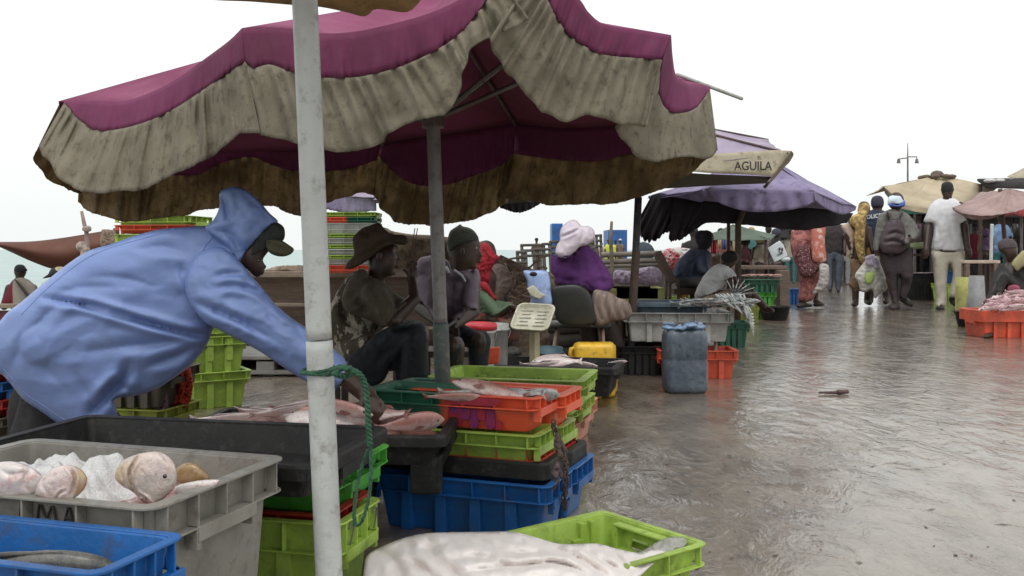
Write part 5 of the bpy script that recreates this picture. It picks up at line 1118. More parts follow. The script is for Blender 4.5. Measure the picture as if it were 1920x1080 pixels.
# dark chair-like frame at 1240
E = base('plank_rack', (P(1245, 500, 9.6).x, 9.6, 0), 'dark slanting plank frame right of the dark umbrella pole', 'frame')
q = MB(); q.tube([P(1232, 474, 9.6), P(1262, 530, 9.5)], .05, 4); q.put('plank', rust, E, False)
for x in (1249, 1256, 1272): q = MB(); q.tube([P(x, 522, 9.6), Vector((P(x, 0, 9.6).x, 9.6, 0))], .016, 5); q.put('leg', rust, E)
crate('lime crate seen between the legs of the dark plank frame', (P(1272, 0, 11.5).x, 11.6, .05), R(0), .34, .3, .26, lime, rim=.05)
E = base('yellow_stool', (P(1290, 0, 9.8).x, 9.9, 0), 'brown stool with a yellow side under the figure in dark blue', 'stool')
q = MB(); q.box((P(1292, 0, 9.9).x, 9.95, .44), (.34, .3, .06)); q.put('seat', rust, E, False, False, .005)
for x in (1283, 1304):
    for yy in (9.84, 10.06): q = MB(); q.box((P(x, 0, 9.9).x, yy, .205), (.05, .04, .41)); q.put('leg', yel if x < 1290 else rust, E, False)
E = base('sack_heap', P(1275, 470, 11.3), 'white sacks with red print piled behind the dark rags', 'sack')
q = MB(); puff(q, [(1240,474),(1252,466),(1275,464),(1300,468),(1318,474),(1316,500),(1245,505)], 11.4, .6, amp=.06, nsc=18); q.put('sacks', M('printed_sack', (.55, .52, .5), (.45, .08, .10), (.3, .3, .3), rough=.8, scale=7, thr=(.55, .6)), E)
q = MB(); q.box((P(1280, 0, 11.5).x, 11.75, .32), (.55, .5, .64)); q.put('box', M('grey_board', (0,0,0)), E, False)
# right stalls
def table(label, x0, x1, y, Y, m, name='table', leg=True, dep=.5):
    z = H - (y - HY) / F * Y; E = base(name, ((P(x0, 0, Y).x + P(x1, 0, Y).x) / 2, Y + dep / 2, 0), label, 'table', 'stall tables')
    dep = .14; E.location.y = Y + .07; w = P(x1, 0, Y).x - P(x0, 0, Y).x; q = MB(); q.box((0, 0, z), (w, dep, .04)); q.put('tabletop', m, E, False, True, .006)
    for sx in (-1, 1):
        for sy in (-1, 1): q = MB(); q.box((sx * (w / 2 - .05), sy * (dep / 2 - .03), (z - .02) / 2), (.05, .05, z - .02)); q.put('leg', tabw, E, False, True)
    return E
table('pale topped stall table with a red edge right of the man in white', 1808, 1876, 491, 12.2, M('pale_top', (.5, .42, .34), (.4, .3, .25), rough=.6))
E = base('yellow_barrel', (P(1815, 0, 12.1).x, 12.2, 0), 'dented yellow plastic drum under the pale topped table', 'drum')
q = MB(); q.tube([(0, 0, 0), (0, 0, .02), (0, 0, .15), (0, 0, .17), (0, 0, .3), (0, 0, .32), (0, 0, .52)], [.09, .105, .11, .105, .11, .105, .10], 16); q.put('drum', yc, E, True, True)
E = base('grey_drum', (P(1846, 0, 11.6).x, 11.8, 0), 'grey plastic drum under the pale topped table', 'drum')
q = MB(); q.tube([(0, 0, 0), (0, 0, .02), (0, 0, .25), (0, 0, .27), (0, 0, .55)], [.10, .125, .11, .10, .085], 16); q.put('drum', M('grey_drum_plastic', (.24, .24, .25), (.17, .17, .17), rough=.5), E, True, True)
E = base('white_tube_post', (P(1860, 0, 12.0).x, 12.0, 0), 'white tube post standing at the pale topped table', 'post')
q = MB(); q.tube([P(1860, 420, 12.45), P(1858, 490, 12.45)], .022, 8); q.put('post', white_paint, E)
crate('black crate with white fish on the floor left of the man in white', (P(1730, 0, 16.5).x, 16.8, 0), 0, .66, .5, .46, black, rim=.05)
for i in range(3): fish(nth(i) + ' white fish on the black crate left of the man in white', P(1722 + 12 * i, 513, 16.6), .3, 8 * i, 38, 0, 'long', whitef, group='white fish on the far black crate', parts=2)
crate('blue and white crate seen between the legs of the man in white', (P(1784, 0, 16.2).x, 16.4, .3), 0, .3, .3, .2, blue, rim=.05)
crate('lime crate seen between the legs of the man in white', (P(1780, 0, 16.0).x, 16.2, 0), 0, .34, .3, .3, lime, rim=.05)
table('dark stall table with green fruit behind the backpack', 1700, 1760, 478, 18, rust)
E = base('vegetable', P(1727, 468, 17.9), 'long pale green vegetable on the dark stall table behind the backpack', 'vegetable')
q = MB(); q.tube([P(1704, 459, 17.9), P(1715, 461, 17.85), P(1728, 460, 17.85), P(1735, 455, 17.9)], [.03, .06, .06, .03], 8); q.put('vegetable', M('pale_green', (.35, .42, .2), (.3, .36, .2)), E)
# dark shed walls closing the stalls behind
shed = mat('shed_boards', (.05, .042, .04), (.03, .026, .025), (.09, .075, .07), rough=.9, scale=1.5, bump=.3, stretch=(6, 6, .4))
for i, (x0, x1, yt, Y, lb) in enumerate([(1330, 1480, 447, 22, 'dark board shed far behind the purple umbrella'), (1480, 1600, 425, 26, 'dark board shed behind the woman in pink'), (1688, 1800, 402, 21, 'dark shed behind the man in white'), (1795, 1990, 408, 19.5, 'dark shed behind the stalls at the right edge')]):
    z = H - (yt - HY) / F * Y; E = base('shed', ((P(x0, 0, Y).x + P(x1, 0, Y).x) / 2, Y + .7, 0), lb, 'shed'); w = P(x1, 0, Y).x - P(x0, 0, Y).x
    q = MB(); q.box((0, 0, z / 2), (w, 1.2, z)); q.put('wall', shed, E, False, True)
    q = MB()
    for k in range(int(w / .22)): q.box((-w / 2 + .11 + k * .22, -.605, z / 2), (.03, .02, z - .02))
    q.put('batten', shed, E, False, True)
    q = MB(); q.box((0, -.1, z + .02), (w + .2, 1.5, .04)); q.put('roof', M('black_sheet', (0,0,0)), E, False, True)
# coloured cloths and boxes hanging in the far stalls
hm = [M('cloth_red', (.40,.05,.07),(.3,.04,.05),rough=.9), M('cloth_blue', (.07,.10,.28),(.05,.07,.2),rough=.9), M('cloth_ochre', (.42,.36,.20),(.3,.26,.15),rough=.9), M('cloth_plum', (.18,.10,.16),(.12,.07,.1),rough=.9), M('cloth_grey', (.28,.28,.28),(.2,.2,.2),rough=.9)]
hn = ['red','dark blue','ochre','plum','grey']
for i, (x, y0, y1, w, c_, Y) in enumerate([(1338,446,476,9,0,15),(1349,448,466,5,2,15.5),(1358,448,468,7,1,15.5),(1376,446,480,4,2,15.5),(1822,420,470,12,4,17.5),(1838,424,474,9,3,17.6),(1904,420,462,9,4,17.5),(1722,420,466,10,3,20.3),(1512,440,470,8,3,24),(1566,440,470,9,4,25)]):
    E = base('hanging_cloth', P(x, y1, Y), '%s cloth hanging in the far stalls%s' % (hn[c_], [' beside the dark blue figure',' between a red and a blue one',' under the olive canopy',' behind the purple umbrella pole',' left of the light blue shirt',' nearest left of the light blue shirt',' at the right edge',' left of the man in white',' behind the woman in pink',' far down the lane'][i]), 'cloth')
    q = MB(); rows = [[P(x - w / 2 + w * s, y0 + (y1 - y0) * t, Y + .03 * math.sin(s * 14)) for s in np.linspace(0, 1, 12)] for t in (0, .5, 1)]; v, f = grid_mesh(rows); q.add(v, f); solid(q.put('cloth', hm[c_], E), .01)

E = base('driftwood_pile', (P(1110, 0, 7.6).x, 7.6, 0), 'dark heap of driftwood logs on the floor behind the black plastic chair', 'logs')
rr_ = random.Random(21)
for k in range(9):
    z_ = .06 + .10 * (k // 3); xa = P(1035, 0, 7.6).x + rr_.uniform(-.05, .1); q = MB(); yy = 7.5 + .13 * (k % 3)
    q.tube([(xa, yy, z_), (xa + .3, yy + rr_.uniform(-.03, .03), z_ + rr_.uniform(-.01, .02)), (xa + .62, yy, z_ + rr_.uniform(-.02, .03))], [.055, .06, .05], 8); q.put('log', M('dark_wood', (0,0,0)), E)
# ================================================================ PEOPLE
WSHRINK[0] = True
skin = mat('dark_skin', (.046, .024, .016), (.034, .017, .011), rough=.45, scale=12, bump=.1, bscale=200)
skin2 = mat('warm_dark_skin', (.065, .030, .021), (.045, .022, .015), rough=.45, scale=12, bump=.1, bscale=200)
hairm = mat('black_hair', (.010, .009, .008), rough=.8, scale=40, bump=.8, bscale=300)
shoem = mat('dark_shoes', (.03, .024, .022), (.05, .04, .035), rough=.6, scale=20)
def cloth(key, c, c2=None, c3=None, **k):
    k.setdefault('rough', .85); k.setdefault('scale', 6); k.setdefault('bump', .25); k.setdefault('bscale', 120)
    return M('cloth_' + key, c, c2 or tuple(x * .72 for x in c), c3, **k)
def garment(name, E, m, voxel, shapes, sm=2, fold=0., fs=9., seed=0., st=(1, 1, .5)):
    mb = MB(); shapes(mb); me = remesh(mb, voxel, sm, folds(fold, fs, st, seed) if fold else None)
    return place(name, me, m, E)

# ---------------- the man in the blue raincoat
YB = 3.0
PB = base('person', (P(110, 0, 3.15).x, 3.15, 0), 'person in a hooded pale blue raincoat and dark cap bending over the fish', 'person')
rain = mat('blue_raincoat_cloth', (.215, .30, .60), (.165, .235, .48), (.20, .28, .50), rough=.42, scale=1.2, bump=.3, bscale=16, spec=.45, trans=.10, stretch=(1, 1, 1.6))
trous = cloth('black_trousers', (.014, .012, .013))
def body(mb):
    # trunk, neck and head, both arms, legs
    pcap(mb, 95, 640, 400, 500, 3.12, 3.08, 88, 70); pcap(mb, 385, 480, 462, 480, 3.06, 3.03, 42, 30)
    puff(mb, [(452,492),(450,470),(468,436),(505,420),(520,430),(516,452),(505,470),(497,480),(493,488),(497,497),(494,503),(495,509),(490,514),(486,517),(478,519),(466,508)], 3.02, .85)
    pcap(mb, 400, 520, 540, 632, 3.0, 2.92, 32, 26); pcap(mb, 540, 632, 655, 712, 2.92, 2.88, 26, 19); pcap(mb, 655, 712, 690, 742, 2.88, 2.88, 19, 17)
    pcap(mb, 405, 520, 500, 630, 3.15, 3.1, 26, 20); pcap(mb, 500, 630, 590, 690, 3.1, 3.05, 18, 14)
    pcap(mb, 120, 650, 75, 810, 3.3, 3.22, 66, 46); pcap(mb, 75, 810, 80, 935, 3.22, 3.3, 42, 32); pcap(mb, 120, 650, 175, 810, 3.4, 3.35, 62, 44); pcap(mb, 175, 810, 165, 920, 3.35, 3.45, 40, 30)
    pcap(mb, 80, 935, 112, 950, 3.3, 3.18, 22, 18); pcap(mb, 165, 920, 195, 932, 3.45, 3.35, 22, 16)
    for x, y, r in ((497, 500, 3.2), (495, 503, 3), (494, 509, 2.6), (492, 513, 2.8), (484, 516, 4)): pcap(mb, x, y, x - 3, y, 3.02, 3.02, r, r)
    # palm and five fingers pressing on the fish
    pcap(mb, 684, 738, 702, 756, 2.87, 2.86, 16, 14, (1, .8, 1))
    for x1, y1, x2, y2, x3, y3, dy, r in ((694,748,698,768,692,784,-.015,6.4),(701,752,707,772,702,789,-.005,6.6),(708,755,715,774,711,790,.008,6.4),(712,752,721,768,720,783,.022,5.6)):
        pcap(mb, x1, y1, x2, y2, 2.86 + dy, 2.85 + dy, r, r * .9); pcap(mb, x2, y2, x3, y3, 2.85 + dy, 2.85 + dy, r * .9, r * .72)
    pcap(mb, 684, 744, 676, 762, 2.85, 2.84, 7.2, 6.2); pcap(mb, 676, 762, 680, 777, 2.84, 2.84, 6.2, 5)
mb = MB(); body(mb); bodyp(remesh(mb, .0044, 1), skin2, PB)
mb = MB()
puff(mb, [(389,424),(345,426),(300,430),(255,441),(210,457),(167,470),(128,494),(78,534),(40,566),(8,592),(-22,640),(-24,690),(0,700),(16,715),(43,748),(74,770),(107,793),(137,810),(160,815),(193,808),(222,796),(219,770),(216,748),(259,741),(296,728),(330,706),(352,690),(373,668),(389,644),(402,612),(430,560),(448,500),(440,465),(415,436)], 3.12, .50, step=4.6, cap=.22,
     yf=lambda x, y: .0003 * (y - 600),
     creases=[([(85,560),(160,572),(230,592),(330,620),(402,632)], .052, 5), ([(235,775),(285,745),(330,725),(372,668)], .02, 6), ([(398,520),(405,545),(402,590)], .03, 5), ([(120,560),(60,620),(20,690)], .016, 8), ([(290,740),(250,735),(215,720),(190,745)], .02, 6), ([(170,775),(200,745),(228,715),(240,690)], .050, 8), ([(150,660),(230,650),(330,640),(385,625)], .016, 8), ([(270,690),(320,672),(370,650)], .022, 7),
              ([(250,470),(300,462),(350,475)], .014, 9), ([(340,500),(350,530),(368,560)], .020, 5), ([(150,520),(230,520),(300,540),(360,560)], .014, 10), ([(30,620),(80,680),(130,740)], .012, 14), ([(140,700),(165,740),(180,780)], .014, 8), ([(90,560),(150,540),(240,538)], .012, 9)],
     amp=.015, nsc=1.1, nst=(1, 1.7), seed=.7)
jk = mb.put('raincoat', rain, PB)
T_ = WRAP[-1]
def seam(pts, r, name):
    q = MB(); C_ = cr(pts, 70); L_ = []
    for c_ in C_:
        dr = P(c_[0], c_[1], 1.) - Vector((0, 0, H)); dr.normalize(); hit = T_.ray_cast(Vector((0, 0, H)), dr)
        if hit[0] is not None: L_.append(hit[0] - dr * .0006)
    if len(L_) > 3: q.tube(L_, r, 5); q.put(name, rain, PB)
seam([(6,692),(22,708),(48,738),(78,758),(110,780),(140,797),(162,802),(192,796),(214,786)], .0016, 'hem_seam')
seam([(402,440),(380,470),(366,510),(360,560),(372,600)], .0016, 'shoulder_seam')
seam([(330,432),(250,452),(170,480),(95,535),(40,590)], .0012, 'back_seam')
mb = MB()     # sleeve reaching forward
puff(mb, [(405,462),(440,480),(478,524),(500,550),(517,571),(545,595),(568,611),(600,634),(632,660),(648,676),(650,700),(640,722),(625,733),(600,728),(565,710),(530,688),(506,671),(475,652),(447,637),(410,618),(380,600),(352,560),(348,520),(368,480)], 2.98, .60, step=5.0, cap=.16, yf=lambda x, y: -.00032 * (x - 400),
     creases=[([(352,562),(420,588),(500,625),(560,655)], .034, 6), ([(395,540),(440,536),(480,545),(510,562)], .026, 5), ([(400,520),(440,512),(470,520)], .018, 6), ([(500,585),(530,615),(552,618)], .018, 5), ([(450,590),(500,610),(560,632),(610,660)], .014, 7), ([(545,600),(560,618),(565,640)], .014, 5), ([(560,690),(600,700),(640,700)],.010,6)], amp=.012, nsc=3, nst=(1, 1.4), seed=2.2)
mb.put('sleeve', rain, PB)
mb = MB()
puff(mb, [(385,428),(398,415),(408,398),(412,380),(411,364),(420,354),(440,350),(463,357),(486,377),(505,399),(521,414),(516,420),(500,430),(484,448),(467,466),(457,480),(450,492),(440,482),(425,462),(405,446)], 3.0, .72, step=3.0, cap=.14,
     creases=[([(412,364),(422,380),(425,410)], .026, 5), ([(430,400),(440,440),(448,480)], .012, 8), ([(455,360),(480,385),(505,410)], .008, 6), ([(400,432),(430,440),(455,470)], .014, 5)], amp=.012, nsc=4, seed=5.)
mb.put('hood', rain, PB)
capm = cloth('dark_olive_cap', (.025, .030, .024)); brimm = cloth('olive_brim', (.075, .070, .035))
mb = MB(); puff(mb, [(500,428),(512,416),(524,419),(533,428),(534,444),(528,453),(512,456),(495,470),(480,476),(470,478),(480,448)], 3.0, .95, step=2); mb.put('cap', capm, PB)
mb = MB(); puff(mb, [(499,452),(512,449),(528,451),(540,458),(551,467),(546,476),(532,481),(515,479),(502,470)], 2.98, .8, step=2, creases=[([(503,455),(520,462),(545,470)], .012, 4)]); mb.put('cap_brim', brimm, PB)
mb = MB(); mb.ball(P(486, 489, 2.955), (.006, .004, .004), 10, 6); mb.put('eye', eyem, PB)
def legs(mb):
    WSHRINK[0] = False
    pcap(mb, 120, 690, 75, 815, 3.3, 3.24, 62, 50); pcap(mb, 75, 815, 80, 930, 3.24, 3.3, 50, 40); pcap(mb, 120, 690, 175, 815, 3.4, 3.35, 60, 50); pcap(mb, 175, 815, 165, 915, 3.35, 3.45, 50, 38); WSHRINK[0] = True
    puff(mb, [(20,735),(60,720),(150,740),(240,790),(250,850),(230,910),(20,910),(15,850)], 3.42, .3, wrap=False)
garment('trousers', PB, trous, .012, legs, 3, .012, 7)
def boots(mb): pcap(mb, 80, 920, 82, 940, 3.3, 3.28, 34, 30); pcap(mb, 82, 942, 116, 954, 3.28, 3.15, 26, 22); pcap(mb, 165, 905, 168, 922, 3.45, 3.42, 32, 28); pcap(mb, 168, 926, 198, 936, 3.42, 3.33, 24, 20)
garment('boots', PB, shoem, .01, boots, 2)
# the red-orange cloth hanging beside him
E = base('orange_cloth', P(335, 720, 4.4), 'crumpled orange red cloth hanging on the lime crates below the blue jacket', 'cloth')
mb = MB(); puff(mb, PX([(860,20),(930,0),(958,10),(970,60),(978,110),(965,190),(930,232),(900,215),(870,225),(850,160),(840,80)], 2.7, 0, 680), 4.4, .7, amp=.06, nsc=14, step=2.4, creases=[([(322,690),(330,720),(335,755)], .03, 4), ([(345,690),(350,720),(347,750)], .03, 4)]); mb.put('cloth', cloth('orange_red', (.50, .07, .025), (.34, .03, .02)), E)
E = base('plum_cloth', P(300, 765, 4.3), 'strip of plum coloured cloth hanging left of the orange one', 'cloth')
mb = MB(); puff(mb, [(285,735),(310,728),(316,760),(315,795),(292,796),(288,765)], 4.3, .6, amp=.04, nsc=14, step=2.4); mb.put('cloth', cloth('plum', (.16, .02, .08)), E)

# ---------------- seated man in the brimmed hat
def Z5(l): return PX(l, 3.178, 600, 380)
PH = base('person', (P(700, 0, 4.3).x, 4.35, 0), 'seated person in a brown brimmed hat, olive shirt and camouflage vest seen from the side', 'person')
Y = 4.2
mb = MB()
puff(mb, Z5([(290,300),(330,270),(400,250),(440,245),(452,262),(450,285),(456,305),(466,330),(463,338),(455,344),(458,352),(453,362),(456,372),(450,385),(444,398),(438,420),(425,440),(395,446),(385,462),(390,500),(300,500),(290,430),(285,350)]), Y, .85)
[pcap(mb, x, y, x2, y2, 4.2, 4.2, r, r * .9) for x, y, x2, y2, r in ((741, 470, 747, 482, 3), (748, 484, 744, 485, 3.4), (746, 492, 742, 492, 2.8), (745, 498, 741, 498, 2.8), (738, 511, 733, 512, 5), (742, 463, 736, 462, 4))]
pcap(mb, 690, 545, 670, 650, 4.3, 4.35, 40, 44); pcap(mb, 668, 655, 780, 630, 4.25, 4.1, 36, 28); pcap(mb, 780, 630, 775, 760, 4.1, 4.15, 26, 18); pcap(mb, 668, 655, 760, 650, 4.55, 4.5, 34, 28); pcap(mb, 760, 650, 755, 770, 4.5, 4.5, 24, 18)
pcap(mb, 700, 550, 738, 600, 4.05, 4.0, 22, 17); pcap(mb, 738, 600, 778, 560, 4.0, 4.05, 16, 11); pcap(mb, 778, 560, 772, 520, 4.05, 4.1, 11, 9)
pcap(mb, 772, 522, 776, 508, 4.1, 4.1, 10, 9)
for dx, dy, r in ((-9, -12, 3.2), (-4, -16, 3.3), (2, -16, 3.2), (7, -13, 3)): pcap(mb, 774 + dx * .4, 506, 774 + dx, 506 + dy, 4.1, 4.09, r, r * .75)
pcap(mb, 768, 516, 758, 506, 4.1, 4.09, 3.6, 2.8)
pcap(mb, 776, 765, 800, 775, 4.12, 4.02, 17, 12); pcap(mb, 756, 770, 778, 780, 4.5, 4.4, 17, 12)
bodyp(remesh(mb, .0046, 1), skin, PH)
mb = MB(); puff(mb, Z5([(345,120),(372,140),(400,170),(440,190),(500,193),(522,215),(523,240),(505,252),(470,250),(440,246),(400,262),(370,276),(335,304),(300,332),(265,356),(232,375),(200,390),(168,396),(150,384),(165,355),(190,330),(200,312),(202,290),(196,250),(195,210),(215,185),(255,150),(300,135)]), 4.18, .75, step=2.4, cap=.15,
     creases=[([(657,490),(690,472),(716,452),(740,444)], .02, 4), ([(672,432),(690,436),(706,420)], .014, 4)], amp=.01, nsc=5)
mb.put('hat', cloth('brown_felt', (.085, .055, .036), (.06, .038, .026), rough=.9), PH)
mb = MB(); mb.ball(P(711, 480, 4.07), (.012, .006, .02)); mb.ball(P(735, 470, 4.095), (.006, .004, .004)); mb.put('ear', skin, PH)
camo = mat('camouflage_cloth', (.075, .060, .040), (.42, .38, .30), (.025, .022, .018), rough=.9, scale=19, thr=(.515, .54), bump=.2, stretch=(1, 1, .55))
olv = cloth('olive_shirt', (.095, .080, .056))
mb = MB(); puff(mb, Z5([(250,392),(205,408),(165,435),(120,500),(85,565),(55,640),(50,700),(62,800),(80,880),(110,930),(170,945),(240,890),(300,800),(360,760),(420,715),(430,660),(380,560),(340,480),(300,420)]), 4.32, .6, step=3, cap=.17, creases=[([(640,560),(650,600),(690,615)], .03, 5), ([(700,520),(720,560),(728,600)], .02, 5)], amp=.02, nsc=4); mb.put('vest', camo, PH)
mb = MB(); puff(mb, Z5([(255,395),(300,440),(360,460),(400,490),(440,530),(500,570),(524,590),(520,615),(480,640),(440,680),(410,730),(370,740),(290,700),(200,665),(140,620),(130,560),(160,480),(200,420)]), 4.12, .6, step=3, cap=.14, creases=[([(660,560),(690,575),(730,570)], .02, 5), ([(700,540),(720,560),(745,575)], .014, 4)], amp=.016, nsc=4); mb.put('shirt', olv, PH)
nav = cloth('black_navy_trousers', (.016, .020, .026))
mb = MB(); puff(mb, Z5([(165,940),(230,870),(300,805),(400,745),(500,702),(580,700),(625,725),(642,790),(646,900),(648,1060),(640,1150),(560,1160),(470,1140),(440,960),(380,1060),(300,1100),(210,1080)]), 4.18, .6, step=3.4, cap=.17, creases=[([(700,680),(740,640),(780,610)], .03, 6), ([(745,720),(750,680),(760,640)], .03, 5)], amp=.02, nsc=4); mb.put('trousers', nav, PH)
mb = MB()
for a, b_ in (((775,508),(768,440)),((777,508),(773,440))): mb.tube([P(a[0], a[1], 4.08), P((a[0]+b_[0])/2 - 1, (a[1]+b_[1])/2, 4.1), P(b_[0] + 10, b_[1] - 12, 4.16)], .0022, 5)
mb.tube([P(770 + 4 * math.cos(t), 508 + 10 * math.sin(t), 4.07) for t in np.linspace(0, 6.28, 14)], .0028, 5)
E = base('cord', P(775, 470, 4.1), 'brown looped cord hanging from the umbrella to the raised hand', 'cord'); mb.put('cord', M('brown_cord', (.10, .05, .035)), E)

# ---------------- man in the knitted cap by the pole
PK = base('person', (P(850, 0, 4.75).x, 4.85, 0), 'seated person in a dark knitted cap and purple grey polo shirt behind the grey pole', 'person')
Y = 4.7
mb = MB()
puff(mb, Z5([(765,230),(800,160),(900,155),(940,205),(952,235),(956,255),(950,280),(944,300),(943,318),(936,330),(938,340),(932,350),(933,362),(926,378),(912,392),(890,398),(875,408),(880,450),(790,450),(780,400),(770,330),(758,280)]), Y, .85)
[pcap(mb, x, y, x2, y2, 4.7, 4.7, r, r * .9) for x, y, x2, y2, r in ((896, 466, 901, 477, 2.8), (902, 479, 898, 480, 3.2), (900, 486, 895, 486, 2.6), (899, 491, 894, 491, 2.6), (890, 500, 885, 502, 5), (897, 459, 891, 458, 3.6))]
pcap(mb, 845, 530, 840, 620, 4.85, 4.9, 44, 40); pcap(mb, 886, 530, 886, 585, 4.76, 4.6, 15, 12); pcap(mb, 888, 585, 845, 615, 4.55, 4.4, 12, 8)
pcap(mb, 795, 520, 788, 580, 4.8, 4.6, 16, 12); pcap(mb, 788, 580, 838, 618, 4.6, 4.4, 12, 9)
pcap(mb, 838, 618, 852, 620, 4.38, 4.36, 9, 7)
for i, r in enumerate((2.6, 2.8, 2.8, 2.5)): pcap(mb, 846, 613 + 4 * i, 860, 617 + 4.4 * i, 4.36, 4.34, r, r * .8)
pcap(mb, 846, 612, 856, 606, 4.36, 4.34, 3, 2.4)
pcap(mb, 840, 620, 900, 640, 4.9, 4.6, 30, 24); pcap(mb, 900, 640, 890, 770, 4.6, 4.65, 20, 15); pcap(mb, 835, 620, 850, 650, 4.85, 4.4, 30, 24); pcap(mb, 850, 650, 845, 780, 4.4, 4.5, 22, 15)
pcap(mb, 846, 785, 862, 797, 4.5, 4.35, 15, 11); pcap(mb, 890, 775, 906, 785, 4.65, 4.52, 14, 10)
bodyp(remesh(mb, .0046, 1), skin, PK)
mb = MB(); puff(mb, Z5([(760,250),(762,210),(775,170),(800,150),(820,138),(835,128),(850,140),(885,148),(915,165),(935,190),(946,215),(930,228),(880,240),(820,262),(790,285),(768,290)]), 4.68, .9, step=2.2, amp=.006, nsc=20); mb.put('knitted_cap', cloth('dark_knit', (.022, .026, .020), (.035, .038, .03), scale=60), PK)
mb = MB(); mb.ball(P(868, 472, 4.575), (.010, .006, .017)); mb.ball(P(891, 464, 4.60), (.005, .004, .004)); mb.put('ear', skin, PK)
polo = cloth('purple_grey_polo', (.14, .105, .135), (.10, .075, .095), (.15, .12, .14))
mb = MB(); puff(mb, Z5([(590,335),(640,318),(700,312),(760,345),(800,395),(880,400),(930,392),(950,420),(956,470),(950,560),(942,640),(900,636),(862,628),(850,690),(800,710),(720,715),(660,690),(640,640),(600,600),(560,560),(575,480),(570,400)]), 4.78, .6, step=3, cap=.16, creases=[([(868,505),(872,540),(862,575)], .02, 4), ([(842,500),(850,540),(842,590)], .016, 4), ([(800,500),(790,540),(800,580)],.02,5)], amp=.016, nsc=4); mb.put('polo_shirt', polo, PK)
mb = MB(); mb.tube([P(852, 506, 4.63), P(866, 516, 4.61), P(873, 528, 4.61)], .006, 5); mb.tube([P(836, 500, 4.63), P(842, 512, 4.62)], .008, 5); mb.put('collar', M('pale_collar', (.45, .43, .45)), PK)
garment('trousers', PK, nav, .010, lambda mb: (pcap(mb, 840, 620, 900, 640, 4.9, 4.6, 34, 28), pcap(mb, 900, 640, 890, 765, 4.6, 4.65, 25, 20), pcap(mb, 835, 620, 850, 650, 4.85, 4.4, 33, 28), pcap(mb, 850, 650, 845, 775, 4.4, 4.5, 26, 20)), 2, .008, 8)

scl = M('eye_white', (.42, .38, .34), rough=.3)
for E_, x, y, Y_ in ((PH, 737, 470, 4.105), (PK, 892, 465, 4.61)): q = MB(); q.ball(P(x, y, Y_), (.0085, .005, .0045), 10, 6); q.put('eye_white', scl, E_)

# ---------------- figure with the red head cloth, green sleeves
def Z6(l): return PX(l, 2.843, 820, 380)
PR = base('person', (P(925, 0, 6.1).x, 6.2, 0), 'seated person with a bright red head cloth and green sleeves behind the knitted cap', 'person')
mb = MB(); pcap(mb, 912, 480, 910, 470, 6.15, 6.15, 20, 20); pcap(mb, 912, 520, 905, 600, 6.3, 6.3, 32, 30); pcap(mb, 905, 550, 935, 590, 6.1, 6.0, 12, 10); pcap(mb, 935, 590, 958, 574, 6.0, 5.9, 9, 6)
for i in range(4): pcap(mb, 956, 570 + 2.6 * i, 968, 572 + 2.8 * i, 5.9, 5.88, 2, 1.6)
pcap(mb, 956, 570, 962, 565, 5.9, 5.9, 2.2, 1.8)
pcap(mb, 905, 605, 955, 610, 6.3, 5.9, 24, 18); pcap(mb, 955, 610, 950, 655, 5.9, 5.95, 13, 10); pcap(mb, 950, 660, 968, 662, 5.95, 5.85, 10, 7)
bodyp(remesh(mb, .008, 2), skin, PR)
mb = MB(); puff(mb, Z6([(215,245),(235,215),(262,215),(285,235),(305,265),(333,295),(310,320),(292,350),(284,375),(276,425),(250,428),(228,415),(218,380),(200,350),(205,300)]), 6.1, .75, step=2.2, amp=.02, nsc=10, creases=[([(905,465),(915,490),(912,525)], .02, 4)]); mb.put('head_cloth', cloth('bright_red', (.30, .008, .018), (.20, .005, .012)), PR)
mb = MB(); puff(mb, Z6([(225,450),(260,470),(300,510),(345,525),(390,530),(405,548),(380,560),(340,590),(290,610),(230,600),(210,560),(215,500)]), 6.15, .6, step=2.2, amp=.02, nsc=9); mb.put('green_shirt', cloth('faded_green', (.085, .13, .075)), PR)
mb = MB(); puff(mb, Z6([(225,425),(262,425),(290,470),(320,515),(300,520),(262,478),(235,460)]), 6.05, .6, step=2.2); mb.put('scarf_end', cloth('bright_red', (0,0,0)), PR)
mb = MB(); puff(mb, Z6([(190,590),(240,585),(320,610),(390,570),(420,565),(410,600),(400,650),(435,680),(438,730),(400,740),(370,770),(330,720),(330,640),(250,635),(190,630)]), 6.1, .6, step=2.4, amp=.02, nsc=8); mb.put('wrap_skirt', cloth('red_dark_print', (.17, .035, .025), (.04, .045, .03), scale=14), PR)
mb = MB(); puff(mb, Z6([(380,770),(410,765),(440,780),(450,800),(440,815),(400,818),(370,810)]), 5.9, .7); mb.put('shoe', shoem, PR)
E = base('person', (P(942, 0, 7.0).x, 7.1, 0), 'bent grey brown clothed person just right of the red head cloth', 'person')
mb = MB(); pcap(mb, 938, 505, 940, 560, 7.0, 7.0, 18, 18); pcap(mb, 925, 492, 920, 488, 7.0, 7.0, 11, 11); pcap(mb, 940, 580, 950, 640, 7, 7, 16, 12); bodyp(remesh(mb, .01, 2), skin, E)
mb = MB(); puff(mb, Z6([(290,340),(330,325),(370,345),(398,400),(402,450),(385,480),(360,500),(350,535),(300,520),(275,470),(270,400)]), 6.9, .7, amp=.02, nsc=8); mb.put('shawl', cloth('grey_brown', (.17, .12, .10)), E)
garment('skirt', E, cloth('grey_brown', (0,0,0)), .015, lambda mb: pcap(mb, 940, 560, 948, 640, 7.05, 7.0, 24, 24), 2)

